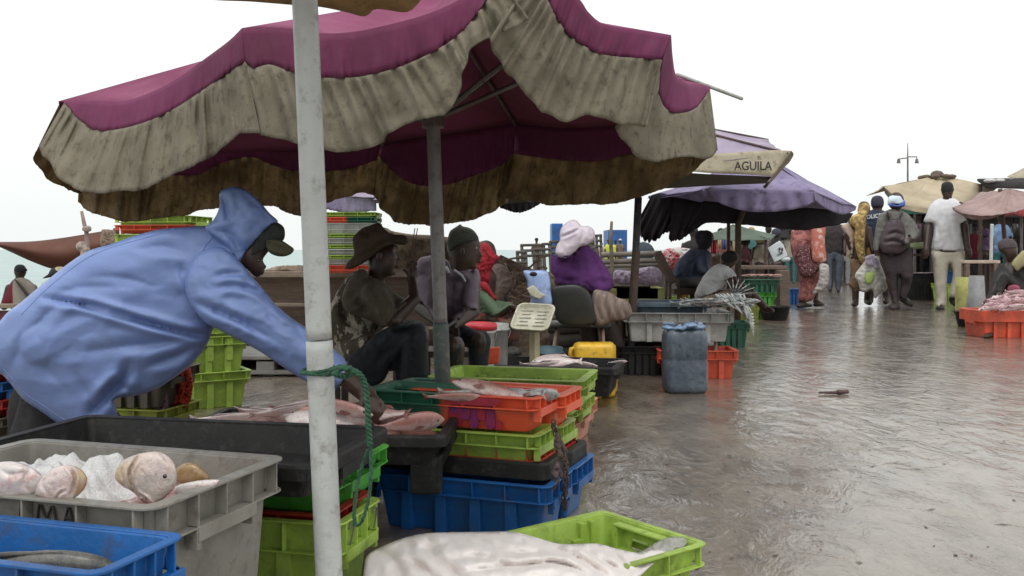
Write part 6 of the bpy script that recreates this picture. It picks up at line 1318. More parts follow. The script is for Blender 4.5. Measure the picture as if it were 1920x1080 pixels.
# ---------------- woman in purple
PP = base('person', (P(1090, 0, 6.45).x, 6.5, 0), 'seated person seen from behind in a deep purple shawl and pale lilac floppy hat', 'person')
mb = MB(); pcap(mb, 1080, 448, 1078, 440, 6.5, 6.5, 21, 21); pcap(mb, 1085, 480, 1090, 590, 6.5, 6.55, 34, 40); pcap(mb, 1056, 500, 1050, 528, 6.5, 6.55, 13, 11); pcap(mb, 1122, 500, 1134, 532, 6.5, 6.6, 13, 11); pcap(mb, 1050, 528, 1062, 545, 6.55, 6.8, 10, 7); pcap(mb, 1134, 532, 1120, 548, 6.6, 6.85, 10, 7)
pcap(mb, 1075, 595, 1110, 598, 6.5, 6.9, 26, 20); pcap(mb, 1110, 598, 1108, 655, 6.9, 6.9, 16, 11); pcap(mb, 1110, 590, 1160, 588, 6.5, 6.75, 26, 18); pcap(mb, 1160, 588, 1160, 652, 6.75, 6.75, 15, 11)
pcap(mb, 1108, 662, 1112, 664, 6.9, 7.0, 10, 8); pcap(mb, 1160, 662, 1168, 663, 6.75, 6.85, 10, 8)
bodyp(remesh(mb, .010, 2), skin, PP)
def Z6b(l): return PX(l, 6.4, 940, 400)
mb = MB(); puff(mb, Z6b([(870,76),(915,98),(960,150),(1040,152),(1095,182),(1122,238),(1112,310),(1075,350),(1020,382),(940,402),(880,462),(800,520),(740,540),(690,520),(655,480),(650,440),(672,370),(700,330),(700,250),(712,190),(740,145),(800,98)]), 6.3, .8, step=2.0, cap=.13, creases=[([(1052,445),(1070,437),(1085,430)], .024, 2), ([(1090,424),(1093,440),(1086,460)], .012, 2.5)], amp=.008, nsc=5)
mb.put('hat', mat('pale_lilac_cotton', (.72, .63, .70), (.60, .52, .60), (.50, .44, .56), rough=.85, scale=6, bump=.2, thr=(.5, .7)), PP)
mb = MB(); puff(mb, Z6b([(600,500),(640,505),(740,500),(850,470),(940,400),(1030,380),(1100,440),(1160,490),(1210,570),(1270,660),(1320,750),(1348,820),(1335,890),(1295,930),(1250,958),(1180,965),(1100,960),(1040,930),(980,890),(850,870),(700,860),(655,820),(640,760),(600,700),(590,600)]), 6.5, .6, step=3, cap=.17, creases=[([(1050,520),(1080,530),(1110,545)], .02, 5), ([(1105,470),(1120,500),(1130,535)], .016, 5)], amp=.018, nsc=5)
mb.put('shawl', cloth('deep_purple', (.12, .032, .165), (.085, .022, .12), rough=.85), PP)
band = mat('striped_wrap', (.24, .18, .15), (.12, .08, .07), (.36, .31, .27), rough=.85, scale=9, stretch=(1, 1, .3), bump=.3)
mb = MB(); puff(mb, [(1112,548),(1132,545),(1148,550),(1158,558),(1172,562),(1182,572),(1185,590),(1172,600),(1148,603),(1125,612),(1112,602)], 6.3, .7, step=2, creases=[([(1125,552),(1120,575),(1126,600)], .02, 3), ([(1140,552),(1137,575),(1142,598)], .02, 3), ([(1156,560),(1154,578),(1158,596)], .02, 3), ([(1170,565),(1168,580),(1172,594)], .02, 3)]); mb.put('skirt', band, PP)
garment('underskirt', PP, cloth('dark_wrap', (.05, .035, .03)), .014, lambda mb: (pcap(mb, 1100, 610, 1112, 650, 6.75, 6.85, 26, 34), pcap(mb, 1140, 605, 1155, 648, 6.65, 6.75, 24, 28)), 2, .012, 8)

# ---------------- helper for the figures further away: px outlines, every one its own pose
def figure(label, px, Y, bodyf, parts, sk=skin, voxel=.013):
    E = base('person', (P(px, 0, Y).x, Y, 0), label, 'person'); mb = MB(); bodyf(mb); bodyp(remesh(mb, voxel, 2), sk, E)
    for nm, m_, poly, k in parts:
        mb = MB(); kk = dict(k); yy = kk.pop('Y', Y); puff(mb, poly, yy, kk.pop('k', .62), **kk); mb.put(nm, m_, E)
    return E
def fingers(mb, x, y, Y, s=1., d=1):
    for i in range(4): pcap(mb, x + (i - 1.5) * 2.4 * s, y, x + (i - 1.5) * 2.6 * s, y + 8 * s, Y, Y, 1.5 * s, 1.1 * s)
    pcap(mb, x + 4 * s * d, y - 5 * s, x + 7 * s * d, y + 1 * s, Y, Y, 1.7 * s, 1.2 * s)
def ZW(l): return PX(l, 3.857, 1560, 320)
def ZR(l): return PX(l, 2.571, 1440, 240)
# man in white T-shirt
def b1(mb):
    Y = 14.0
    puff(mb, ZW([(790,110),(805,90),(830,80),(860,86),(876,105),(880,145),(874,165),(868,195),(880,215),(795,215),(803,190),(792,165),(787,140)]), Y, .95)
    pcap(mb, 1776, 390, 1776, 460, Y, Y, 24, 22, (1.3, .8, 1)); pcap(mb, 1776, 460, 1776, 480, Y, Y, 22, 22, (1.2, .9, 1))
    pcap(mb, 1752, 385, 1740, 425, Y, Y, 12, 9); pcap(mb, 1740, 425, 1736, 468, Y, Y - .15, 8.5, 6); pcap(mb, 1736, 468, 1735, 476, Y - .15, Y - .15, 6.5, 6)
    pcap(mb, 1800, 385, 1809, 425, Y, Y, 12, 9); pcap(mb, 1809, 425, 1815, 466, Y, Y - .1, 8.5, 6); pcap(mb, 1815, 468, 1817, 476, Y - .1, Y - .1, 6.5, 6)
    fingers(mb, 1735, 477, Y - .15); fingers(mb, 1817, 477, Y - .1, 1, -1)
    pcap(mb, 1764, 480, 1762, 525, Y, Y, 13, 10); pcap(mb, 1762, 525, 1763, 568, Y, Y, 9, 6); pcap(mb, 1763, 572, 1761, 577, Y, Y - .1, 6, 5)
    pcap(mb, 1790, 480, 1793, 522, Y, Y + .15, 13, 10); pcap(mb, 1793, 522, 1788, 556, Y + .15, Y + .35, 9, 6)
    pcap(mb, 1787, 560, 1795, 568, Y + .3, Y + .2, 6, 5)
figure('tall person walking away in a white T-shirt and white trousers', 1776, 14.0, b1, [
 ('t_shirt', cloth('white_cotton', (.68, .68, .70), (.60, .60, .62), rough=.8), ZW([(800,195),(830,200),(868,195),(900,208),(930,232),(950,270),(962,310),(975,365),(930,382),(928,400),(938,450),(945,520),(952,572),(900,582),(840,582),(780,580),(722,572),(726,510),(735,450),(730,388),(665,372),(680,320),(700,265),(720,232),(760,208)]), dict(k=.55, cap=.16, creases=[([(1775,400),(1782,430),(1790,460)], .03, 3), ([(1755,420),(1762,445),(1760,465)], .025, 3), ([(1800,400),(1798,430),(1802,455)], .02, 3)], amp=.02, nsc=10)),
 ('trousers', cloth('cream_cotton', (.56, .52, .43), (.45, .41, .33)), ZW([(724,572),(840,582),(950,572),(957,640),(955,720),(940,790),(918,860),(908,915),(880,920),(850,905),(855,850),(872,770),(872,715),(850,668),(838,720),(832,800),(828,880),(824,980),(790,988),(752,982),(748,880),(738,780),(732,680)]), dict(k=.62, cap=.14, creases=[([(1790,490),(1800,510),(1795,540)], .025, 3), ([(1757,520),(1765,545),(1760,560)], .02, 3)], amp=.02, nsc=10)),
 ('shoe', shoem, ZW([(750,985),(790,978),(810,988),(812,1005),(780,1015),(752,1006)]), dict(k=.9)),
 ('shoe', shoem, ZW([(848,912),(875,908),(905,930),(925,965),(922,988),(895,990),(865,968),(845,940)]), dict(k=.9, Y=14.2)),
 ('hair', hairm, ZW([(788,130),(795,95),(820,80),(850,80),(872,95),(880,125),(878,150),(835,158),(792,152)]), dict(k=1.0))])
# backpack
def b2(mb):
    Y = 14.0
    pcap(mb, 1680, 380, 1680, 374, Y, Y, 14, 14); pcap(mb, 1680, 385, 1682, 398, Y, Y, 9, 10)
    pcap(mb, 1682, 412, 1682, 460, Y, Y, 25, 24, (1.2, .8, 1)); pcap(mb, 1704, 412, 1718, 438, Y, Y, 11, 9); pcap(mb, 1718, 438, 1704, 452, Y, Y - .25, 8, 6); pcap(mb, 1702, 452, 1698, 454, Y - .25, Y - .3, 6, 6)
    pcap(mb, 1658, 412, 1646, 440, Y, Y, 11, 9); pcap(mb, 1646, 440, 1644, 470, Y, Y - .1, 8, 6); fingers(mb, 1644, 472, Y - .1)
    pcap(mb, 1668, 475, 1668, 525, Y, Y, 15, 11); pcap(mb, 1668, 525, 1677, 566, Y, Y, 9, 6); pcap(mb, 1678, 572, 1674, 578, Y, Y - .1, 7, 6)
    pcap(mb, 1696, 475, 1700, 518, Y, Y - .1, 15, 11); pcap(mb, 1700, 518, 1690, 552, Y - .1, Y + .3, 9, 6); pcap(mb, 1690, 556, 1706, 568, Y + .3, Y + .15, 6, 5)
figure('person walking away with a dark backpack and a blue and white head wrap', 1680, 14.0, b2, [
 ('trousers', cloth('dark_plum_trousers', (.045, .030, .035)), ZW([(342,570),(450,600),(560,550),(580,620),(590,720),(570,830),(545,900),(540,930),(500,925),(488,895),(500,800),(480,755),(475,850),(480,960),(440,965),(425,900),(400,790),(365,690),(345,620)]), dict(k=.62, cap=.15, amp=.02, nsc=10)),
 ('shirt', cloth('grey_green_shirt', (.15, .145, .13), (.11, .105, .095)), ZW([(400,285),(455,275),(510,290),(550,315),(592,360),(620,410),(640,455),(615,505),(575,510),(560,470),(560,560),(450,585),(345,575),(345,600),(300,570),(302,500),(318,400),(340,325)]), dict(k=.6, cap=.16, amp=.03, nsc=9, creases=[([(1665,408),(1672,425),(1668,450)], .02, 3)])),
 ('backpack', cloth('wine_black_nylon', (.055, .030, .040), (.03, .02, .025), (.10, .07, .08), rough=.5), ZW([(400,372),(430,352),(480,352),(512,372),(528,430),(532,500),(525,570),(490,600),(430,604),(370,595),(348,560),(352,500),(375,430)]), dict(k=.55, Y=13.84, cap=.12, creases=[([(1665,440),(1680,436),(1694,441)], .03, 2.5), ([(1658,455),(1676,452),(1694,457)], .03, 2.5)])),
 ('strap', cloth('wine_black_nylon', (0,0,0)), ZW([(395,300),(410,300),(440,360),(425,370)]), dict(k=.5, Y=13.85)), ('strap', cloth('wine_black_nylon', (0,0,0)), ZW([(500,300),(515,305),(480,372),(465,365)]), dict(k=.5, Y=13.85)),
 ('head_wrap', mat('blue_white_wrap', (.62, .72, .80), (.62, .72, .80), rough=.8), ZW([(405,250),(403,210),(415,188),(450,176),(490,180),(512,200),(520,225),(500,240),(440,240)]), dict(k=1., Y=13.95)),
 ('head_wrap_band', cloth('royal_blue', (.06, .11, .45), (.10, .14, .40)), ZW([(412,238),(460,246),(500,236),(524,215),(530,245),(515,262),(460,262),(415,255)]), dict(k=1., Y=13.92)),
 ('shoe', shoem, ZW([(400,985),(430,962),(480,958),(493,985),(490,1003),(440,1002),(402,996)]), dict(k=.9)), ('shoe', shoem, ZW([(482,905),(505,895),(540,920),(575,950),(586,975),(570,985),(530,968),(490,938)]), dict(k=.9, Y=14.15))])
# navy shirt
def b3(mb):
    Y = 14.9
    pcap(mb, 1645, 382, 1645, 378, Y, Y, 12, 12); pcap(mb, 1645, 388, 1645, 400, Y, Y, 8, 10); pcap(mb, 1645, 415, 1643, 462, Y, Y, 22, 20); pcap(mb, 1626, 412, 1622, 450, Y, Y, 9, 7); pcap(mb, 1622, 450, 1628, 478, Y, Y, 7, 5); fingers(mb, 1628, 480, Y, .9)
    pcap(mb, 1664, 412, 1668, 450, Y, Y, 9, 7); pcap(mb, 1636, 470, 1634, 520, Y, Y, 13, 9); pcap(mb, 1634, 520, 1632, 560, Y, Y, 8, 6); pcap(mb, 1656, 470, 1660, 520, Y, Y, 13, 9); pcap(mb, 1660, 520, 1662, 558, Y, Y, 8, 6); pcap(mb, 1632, 563, 1630, 568, Y, Y - .12, 6, 5); pcap(mb, 1662, 562, 1660, 566, Y, Y - .12, 6, 5)
N = figure('person walking away in a navy top with white letters across the shoulders', 1645, 14.9, b3, [
 ('top', cloth('navy_top', (.030, .042, .085)), ZW([(250,300),(300,282),(360,285),(400,310),(400,400),(370,520),(250,520),(236,600),(226,560),(228,440),(232,350)]), dict(k=.6, cap=.15, amp=.02, nsc=10)),
 ('lower_garment', cloth('ochre_wrap', (.30, .19, .05), (.2, .12, .04)), ZW([(250,515),(370,515),(372,600),(350,660),(250,660),(242,600)]), dict(k=.6)),
 ('trousers', cloth('dark_plum_trousers', (0,0,0)), ZW([(250,650),(380,650),(412,760),(410,930),(375,935),(350,800),(320,760),(305,850),(300,935),(270,935),(262,800)]), dict(k=.6)),
 ('cap', cloth('navy_knit', (.040, .038, .065)), ZW([(285,230),(290,195),(315,182),(350,182),(372,205),(372,240),(350,262),(300,262)]), dict(k=1., Y=14.85))])
me = text_mesh('POLICE', .085, .002, .002); flatquad(me, P(1636, 406, 14.66), Vector((.97, -.05, .12)), Vector((-.1, 0, 1))); place('lettering', me, M('white_print', (.7, .7, .7)), N, False)
# gold robe
def b4(mb):
    Y = 14.6
    pcap(mb, 1620, 392, 1620, 388, Y, Y, 11, 11); pcap(mb, 1620, 398, 1618, 410, Y, Y, 8, 12); pcap(mb, 1614, 420, 1612, 480, Y, Y, 20, 22); pcap(mb, 1598, 415, 1588, 440, Y, Y, 9, 7); pcap(mb, 1588, 440, 1595, 465, Y, Y, 7, 5)
    pcap(mb, 1628, 430, 1636, 470, Y, Y - .1, 8, 6); fingers(mb, 1637, 474, Y - .1, .8); pcap(mb, 1604, 490, 1604, 540, Y, Y, 13, 8); pcap(mb, 1604, 540, 1604, 566, Y, Y, 7, 6); pcap(mb, 1622, 490, 1628, 540, Y, Y, 13, 8); pcap(mb, 1628, 540, 1626, 562, Y, Y + .2, 7, 6); pcap(mb, 1604, 569, 1601, 571, Y, Y - .12, 6, 5); pcap(mb, 1626, 565, 1630, 568, Y + .2, Y + .1, 6, 5)
gold = mat('gold_lace', (.46, .32, .11), (.22, .13, .04), (.62, .50, .28), rough=.7, thr=(.46, .54), scale=16, bump=.5, bscale=60)
figure('person walking away in a gold lace robe over a pinkish beige wrap', 1610, 14.6, b4, [
 ('shoulder_wrap', cloth('pink_beige', (.52, .40, .33), (.4, .3, .25)), ZW([(62,392),(90,388),(130,372),(150,400),(175,470),(160,560),(150,640),(190,690),(215,740),(235,800),(260,870),(200,870),(165,800),(140,700),(130,560),(110,480),(85,440)]), dict(k=.6, cap=.16, amp=.03, nsc=10)),
 ('skirt', cloth('brown_print', (.20, .12, .07), (.12, .07, .04), (.3, .2, .12), scale=20), ZW([(135,640),(230,660),(290,740),(290,860),(260,880),(210,870),(170,880),(135,850),(120,820),(140,760)]), dict(k=.6, amp=.02, nsc=9)),
 ('robe', gold, ZW([(130,345),(160,320),(200,305),(250,300),(245,360),(240,440),(235,540),(240,640),(225,680),(195,640),(170,560),(160,480),(165,420),(135,390)]), dict(k=.6, Y=14.5, cap=.13, amp=.03, nsc=12)),
 ('head_scarf', gold, ZW([(185,290),(192,250),(215,232),(250,230),(272,250),(276,285),(262,312),(225,320),(195,315)]), dict(k=1., amp=.01, nsc=14))])
Bg = base('plastic_bag', P(1635, 520, 14.3), 'full white plastic bag with a lime green bundle, carried beside the gold robe', 'bag')
mb = MB(); puff(mb, ZW([(165,760),(200,700),(240,650),(240,625),(290,605),(335,612),(345,660),(370,720),(398,800),(400,850),(380,875),(345,890),(310,925),(290,860),(240,880),(205,865),(190,810)]), 14.3, .6, amp=.04, nsc=14, creases=[([(1625,485),(1632,510),(1628,540)], .04, 4)]); mb.put('bag', cloth('bag_white', (.55, .54, .50), (.42, .41, .36), rough=.4), Bg)
mb = MB(); puff(mb, ZW([(240,625),(290,610),(335,640),(340,690),(325,720),(290,690),(250,680)]), 14.18, .6, amp=.02, nsc=12); mb.put('lilac_bag', cloth('bag_lilac', (.46, .40, .52), rough=.4), Bg)
mb = MB(); puff(mb, ZW([(245,740),(290,735),(308,740),(295,800),(270,820),(240,800)]), 14.15, .6); mb.put('lime_bundle', cloth('lime_bundle', (.38, .50, .14), rough=.4), Bg)
# woman in pink print
def b5(mb):
    Y = 14.2
    pcap(mb, 1537, 405, 1537, 402, Y, Y, 9, 10); pcap(mb, 1525, 430, 1518, 490, Y, Y, 26, 26); pcap(mb, 1500, 440, 1494, 480, Y, Y, 9, 7); pcap(mb, 1540, 440, 1545, 480, Y, Y, 9, 7); pcap(mb, 1545, 480, 1546, 492, Y, Y, 6, 5); fingers(mb, 1546, 495, Y, .8)
    pcap(mb, 1510, 500, 1508, 565, Y, Y, 12, 6); pcap(mb, 1530, 500, 1530, 560, Y, Y, 12, 6); pcap(mb, 1507, 571, 1498, 573, Y, Y - .1, 6, 5); pcap(mb, 1530, 566, 1538, 570, Y, Y - .1, 6, 5)
pkp = mat('pink_print_cloth', (.36, .13, .11), (.20, .05, .055), (.55, .40, .36), rough=.85, thr=(.47, .53), scale=8, bump=.3)
dot = mat('dark_spotted_cloth', (.085, .022, .028), (.08, .02, .025), (.55, .38, .36), rough=.85, scale=7)
figure('person in a pink and dark red printed wrap walking away under the purple umbrella edge', 1520, 14.2, b5, [
 ('wrap', pkp, ZR([(112,500),(130,480),(170,462),(205,445),(240,438),(262,452),(278,480),(276,560),(280,640),(255,660),(262,720),(240,790),(215,830),(165,840),(142,830),(150,780),(150,700),(125,640),(108,570)]), dict(k=.55, cap=.2, amp=.05, nsc=9)),
 ('panel', dot, ZR([(140,590),(165,560),(205,580),(215,640),(250,650),(255,680),(225,700),(205,718),(165,712),(145,680)]), dict(k=.5, Y=13.98, cap=.1, amp=.02, nsc=9)),
 ('carried_bundle', mat('coral_bundle', (.45, .14, .10), (.60, .42, .38), rough=.7, scale=9, thr=(.52, .6)), ZR([(210,480),(230,460),(258,465),(272,500),(274,560),(282,620),(278,645),(245,650),(215,640),(208,580)]), dict(k=.6, Y=13.95)),
 ('cap', cloth('navy_knit', (0,0,0)), ZR([(232,440),(236,420),(250,405),(262,418),(268,445),(250,460)]), dict(k=.9)),
 ('sandal', shoem, ZR([(138,852),(160,842),(205,848),(208,862),(140,866)]), dict(k=.8)), ('sandal', shoem, ZR([(220,845),(240,838),(268,845),(265,858),(222,860)]), dict(k=.8))])
E = base('plastic_bag', P(1543, 515, 13.9), 'greyish see through plastic bag hanging by the person in pink print', 'bag')
mb = MB(); puff(mb, ZR([(250,655),(290,660),(296,700),(292,750),(270,775),(245,790),(215,800),(240,740),(245,700)]), 13.9, .6, amp=.03, nsc=12); mb.put('bag', cloth('bag_grey', (.42, .38, .36), (.32, .28, .27), rough=.35), E)
# man behind in dark top and jeans; man in grey
def stand(cx, top, foot, Y, sk=skin):
    s = (foot - top) / 235.
    def f(mb):
        pcap(mb, cx, top + 16 * s, cx, top + 12 * s, Y, Y, 12 * s, 12 * s); pcap(mb, cx, top + 24 * s, cx, top + 40 * s, Y, Y, 8 * s, 8 * s); pcap(mb, cx, top + 55 * s, cx, top + 115 * s, Y, Y, 22 * s, 20 * s, (1, .8, 1))
        for q in (-1, 1):
            pcap(mb, cx + q * 24 * s, top + 50 * s, cx + q * 29 * s, top + 88 * s, Y, Y, 9 * s, 7 * s); pcap(mb, cx + q * 29 * s, top + 88 * s, cx + q * 30 * s, top + 122 * s, Y, Y - .12, 7 * s, 5 * s); fingers(mb, cx + q * 30 * s, top + 126 * s, Y - .12, .9 * s)
            pcap(mb, cx + q * 11 * s, top + 125 * s, cx + q * 12 * s, top + 178 * s, Y, Y, 13 * s, 9 * s); pcap(mb, cx + q * 12 * s, top + 178 * s, cx + q * 11 * s, foot - 8 * s, Y, Y + .1 * q, 8 * s, 5 * s); pcap(mb, cx + q * 11 * s, foot - 5 * s, cx + q * 13 * s, foot - 4 * s, Y + .1 * q, Y - .1, 5 * s, 4.5 * s)
    return f
def rect_cloth(cx, top, foot, a, b, wa, wb):
    s = (foot - top) / 235.; return [(cx - wa * s, top + a * s), (cx, top + (a - 2) * s), (cx + wa * s, top + a * s), (cx + (wa + wb) / 2 * s, top + (a + b) / 2 * s), (cx + wb * s, top + b * s), (cx, top + (b + 1) * s), (cx - wb * s, top + b * s), (cx - (wa + wb) / 2 * s, top + (a + b) / 2 * s)]
def simple(label, cx, top, foot, Y, mt, mbm, hat=None, sk=skin, skirt=False):
    s = (foot - top) / 235.
    parts = [('top', mt, [(cx - 14 * s, top + 38 * s), (cx, top + 36 * s), (cx + 14 * s, top + 38 * s), (cx + 29 * s, top + 48 * s), (cx + 37 * s, top + 76 * s), (cx + 25 * s, top + 82 * s), (cx + 25 * s, top + 128 * s), (cx, top + 131 * s), (cx - 25 * s, top + 128 * s), (cx - 25 * s, top + 82 * s), (cx - 37 * s, top + 76 * s), (cx - 29 * s, top + 48 * s)], dict(k=.6, amp=.02, nsc=9)),
             ('skirt' if skirt else 'trousers', mbm, ([(cx - 24 * s, top + 124 * s), (cx + 24 * s, top + 124 * s), (cx + 30 * s, top + 170 * s), (cx + 28 * s, foot - 12 * s), (cx - 28 * s, foot - 12 * s), (cx - 30 * s, top + 170 * s)] if skirt else [(cx - 24 * s, top + 124 * s), (cx + 24 * s, top + 124 * s), (cx + 25 * s, top + 175 * s), (cx + 19 * s, foot - 10 * s), (cx + 5 * s, foot - 10 * s), (cx + 2 * s, top + 150 * s), (cx - 2 * s, top + 150 * s), (cx - 5 * s, foot - 10 * s), (cx - 19 * s, foot - 10 * s), (cx - 25 * s, top + 175 * s)]), dict(k=.6, amp=.02, nsc=9))]
    if hat is not None: parts.append(('hat' if hat is not hairm else 'hair', hat, [(cx - 12.5 * s, top + 14 * s), (cx - 10 * s, top + 3 * s), (cx, top - 1 * s), (cx + 10 * s, top + 3 * s), (cx + 12.5 * s, top + 14 * s), (cx, top + 17 * s)], dict(k=1.1)))
    return figure(label, cx, Y, stand(cx, top, foot, Y), parts, sk, .018)
simple('person in a dark top and grey blue jeans behind the one in pink print', 1564, 395, 548, 19.6, cloth('dark_shirt', (.05, .04, .04)), cloth('grey_blue_jeans', (.10, .12, .16)), hairm)
simple('person in grey far along the lane left of the gold robe', 1583, 425, 535, 24, cloth('beige_top', (.34, .28, .20)), cloth('pale_grey_trousers', (.28, .28, .28)), hairm)
# seated boy in white
def b6(mb):
    Y = 9.0
    pcap(mb, 1366, 488, 1370, 484, Y, Y, 15, 15); pcap(mb, 1355, 510, 1325, 545, Y, Y + .1, 20, 20); pcap(mb, 1368, 515, 1378, 535, Y, Y - .15, 10, 8); pcap(mb, 1378, 535, 1392, 545, Y - .15, Y - .3, 7, 5)
    for i in range(4): pcap(mb, 1391, 542 + 2 * i, 1398, 545 + 2.2 * i, Y - .3, Y - .32, 1.5, 1.2)
    pcap(mb, 1391, 541, 1395, 537, Y - .3, Y - .32, 1.6, 1.2)
    pcap(mb, 1330, 556, 1400, 552, Y, Y - .1, 15, 12); pcap(mb, 1408, 550, 1436, 578, Y + .2, Y + .3, 10, 7); pcap(mb, 1436, 580, 1448, 583, Y + .3, Y + .2, 7, 5)
figure('seated person in a white T-shirt leaning over beside the silver fish', 1345, 9.0, b6, [
 ('t_shirt', cloth('grey_white_cotton', (.56, .56, .56), (.48, .48, .48)), [(1303,557),(1305,545),(1312,530),(1322,514),(1336,500),(1350,494),(1362,496),(1372,504),(1381,517),(1372,522),(1362,527),(1352,542),(1335,552),(1320,556)], dict(k=.62, creases=[([(1360,500),(1356,515),(1362,525)], .03, 3), ([(1320,530),(1335,535),(1350,530)], .015, 4)], amp=.02, nsc=9)),
 ('shorts', cloth('tan_shorts', (.34, .25, .17)), [(1318,556),(1340,550),(1365,542),(1378,541),(1383,552),(1378,562),(1330,565)], dict(k=.7)),
 ('hair', hairm, [(1352,488),(1354,476),(1365,470),(1378,472),(1385,482),(1380,490),(1366,494)], dict(k=.95))])
# dark blue hooded figure
def b7(mb):
    Y = 9.9
    pcap(mb, 1322, 450, 1324, 446, Y, Y, 15, 15); pcap(mb, 1310, 475, 1290, 520, Y, Y + .1, 20, 24); pcap(mb, 1318, 480, 1320, 505, Y, Y - .2, 10, 8); pcap(mb, 1320, 505, 1330, 512, Y - .2, Y - .35, 8, 5)
    for i in range(4): pcap(mb, 1330, 508 + 2 * i, 1337, 510 + 2.2 * i, Y - .35, Y - .36, 1.4, 1.1)
    pcap(mb, 1295, 528, 1320, 530, Y, Y - .3, 16, 12); pcap(mb, 1320, 530, 1322, 590, Y - .3, Y - .3, 11, 8); pcap(mb, 1322, 596, 1330, 600, Y - .3, Y - .4, 7, 5)
figure('seated person in a dark blue hooded jacket behind the seated boy in white', 1300, 9.9, b7, [
 ('jacket', cloth('slate_blue_jacket', (.055, .065, .11), (.04, .048, .08)), [(1262,526),(1264,505),(1272,488),(1284,476),(1296,466),(1312,466),(1328,470),(1334,480),(1330,505),(1318,518),(1305,528),(1280,531)], dict(k=.62, amp=.03, nsc=7)),
 ('hood', cloth('black_blue_hood', (.016, .016, .022)), [(1305,455),(1302,440),(1312,432),(1326,434),(1336,444),(1335,458),(1326,468),(1312,468)], dict(k=.9)),
 ('trousers', cloth('dark_shirt', (0,0,0)), [(1270,525),(1325,518),(1334,535),(1332,590),(1312,590),(1308,545),(1275,545)], dict(k=.6))])
E = simple('dark standing person close behind the dark blue hooded figure', 1300, 425, 590, 12.6, cloth('black_brown', (.022, .018, .018)), cloth('black_brown', (0,0,0)), cloth('black_brown', (0,0,0)))
# under the far canopy
def seated(label, cx, top, Y, mt, hm=None, w=17, h=50):
    def f(mb): pcap(mb, cx, top + 9, cx, top + 8, Y, Y, 8, 8); pcap(mb, cx, top + 24, cx, top + h - 8, Y, Y, w * .7, w * .8); pcap(mb, cx - w * .3, top + h, cx - w * .3, top + h + 8, Y - .2, Y - .4, 8, 8); pcap(mb, cx - 5, top + h + 5, cx - 5, HY + (H - .05) / Y * F, Y - .4, Y - .4, 6, 5); pcap(mb, cx + 5, top + h + 5, cx + 5, HY + (H - .05) / Y * F, Y - .4, Y - .4, 6, 5); pcap(mb, cx - w * .8, top + 24, cx - w, top + 40, Y, Y - .1, 4.5, 3.5); pcap(mb, cx + w * .8, top + 24, cx + w, top + 40, Y, Y - .1, 4.5, 3.5)
    parts = [('robe', mt, [(cx - w * .5, top + 16), (cx, top + 14), (cx + w * .5, top + 16), (cx + w, top + 28), (cx + w * 1.1, top + h - 6), (cx + w, top + h + 6), (cx, top + h + 9), (cx - w, top + h + 6), (cx - w * 1.1, top + h - 6), (cx - w, top + 28)], dict(k=.65, amp=.02, nsc=9))]
    if hm is not None: parts.append(('head_scarf' if hm is not hairm else 'hair', hm, [(cx - 9, top + 9), (cx - 7, top + 1), (cx, top - 2), (cx + 8, top + 1), (cx + 9.5, top + 9), (cx + 3, top + 13), (cx - 5, top + 13)], dict(k=1.)))
    return figure(label, cx, Y, f, parts, skin, .016)
seated('seated person in a dusty pink top under the olive canopy', 1397, 446, 14.6, cloth('dusty_pink', (.30, .14, .16)), hairm, 11, 46)
seated('seated person in a beige robe and yellowish head scarf near the white printed bag', 1425, 443, 14.0, cloth('dirty_beige_robe', (.36, .30, .23)), cloth('yellow_scarf', (.48, .36, .18)), 13, 50)
seated('standing dark clothed person behind the white printed bag', 1455, 430, 15.4, cloth('black_brown', (0,0,0)), cloth('navy_knit', (0,0,0)), 13, 60)
Wb = base('shopping_bag', P(1457, 472, 13.4), 'white square bag with a black scribbled emblem under the purple umbrella', 'bag')
mb = MB(); mb.loft([[P(x, y, 13.4 + t) for x, y in ((1439,465),(1462,451),(1469,459),(1477,480),(1474,482),(1452,492),(1446,480))] for t in (0, .05)]); mb.put('bag', cloth('bag_bright_white', (.62, .66, .68), (.5, .54, .56), rough=.5), Wb, False, False, .01)
mb = MB(); strokes(mb, [[(1459,468),(1463,464),(1461,472),(1464,474),(1468,468),(1466,464)], [(1457,478),(1462,477),(1468,474)], [(1464,466),(1468,470)]], lambda x, y: P(x, y, 13.39), .006, 5); mb.put('emblem', inkm, Wb)
mb = MB(); mb.capsule(P(1468, 487, 13.6), P(1478, 486, 13.6), .03, .03); o = mb.put('white_roll', cloth('bag_bright_white', (0,0,0)), None); tagp(o, 'small white rolled bundle just right of the printed bag', 'bundle')
# red clothed one behind dark hooded
seated('person in bright red far behind the dark blue hooded figure', 1340, 440, 16, cloth('bright_red', (0,0,0)), hairm, 9, 34)
# light blue shirt and violet
simple('person in a light blue shirt standing under the mauve umbrella', 1877, 398, 540, 15.6, cloth('light_blue_cotton', (.26, .40, .66), (.2, .32, .55)), cloth('teal_wrap', (.06, .22, .25)), hairm)
seated('person in violet sitting in the shade left of the light blue shirt', 1848, 430, 16.5, cloth('dull_violet', (.14, .08, .16)), cloth('dull_violet', (0,0,0)), 12, 40)
simple('dark clothed person at the right edge behind the seated man in a vest', 1922, 400, 545, 15.2, cloth('black_brown', (0,0,0)), cloth('black_brown', (0,0,0)), hairm)
simple('person in dark clothes far behind, left of the white T-shirt', 1722, 398, 520, 21, cloth('dark_shirt', (0,0,0)), cloth('black_brown', (0,0,0)), hairm)
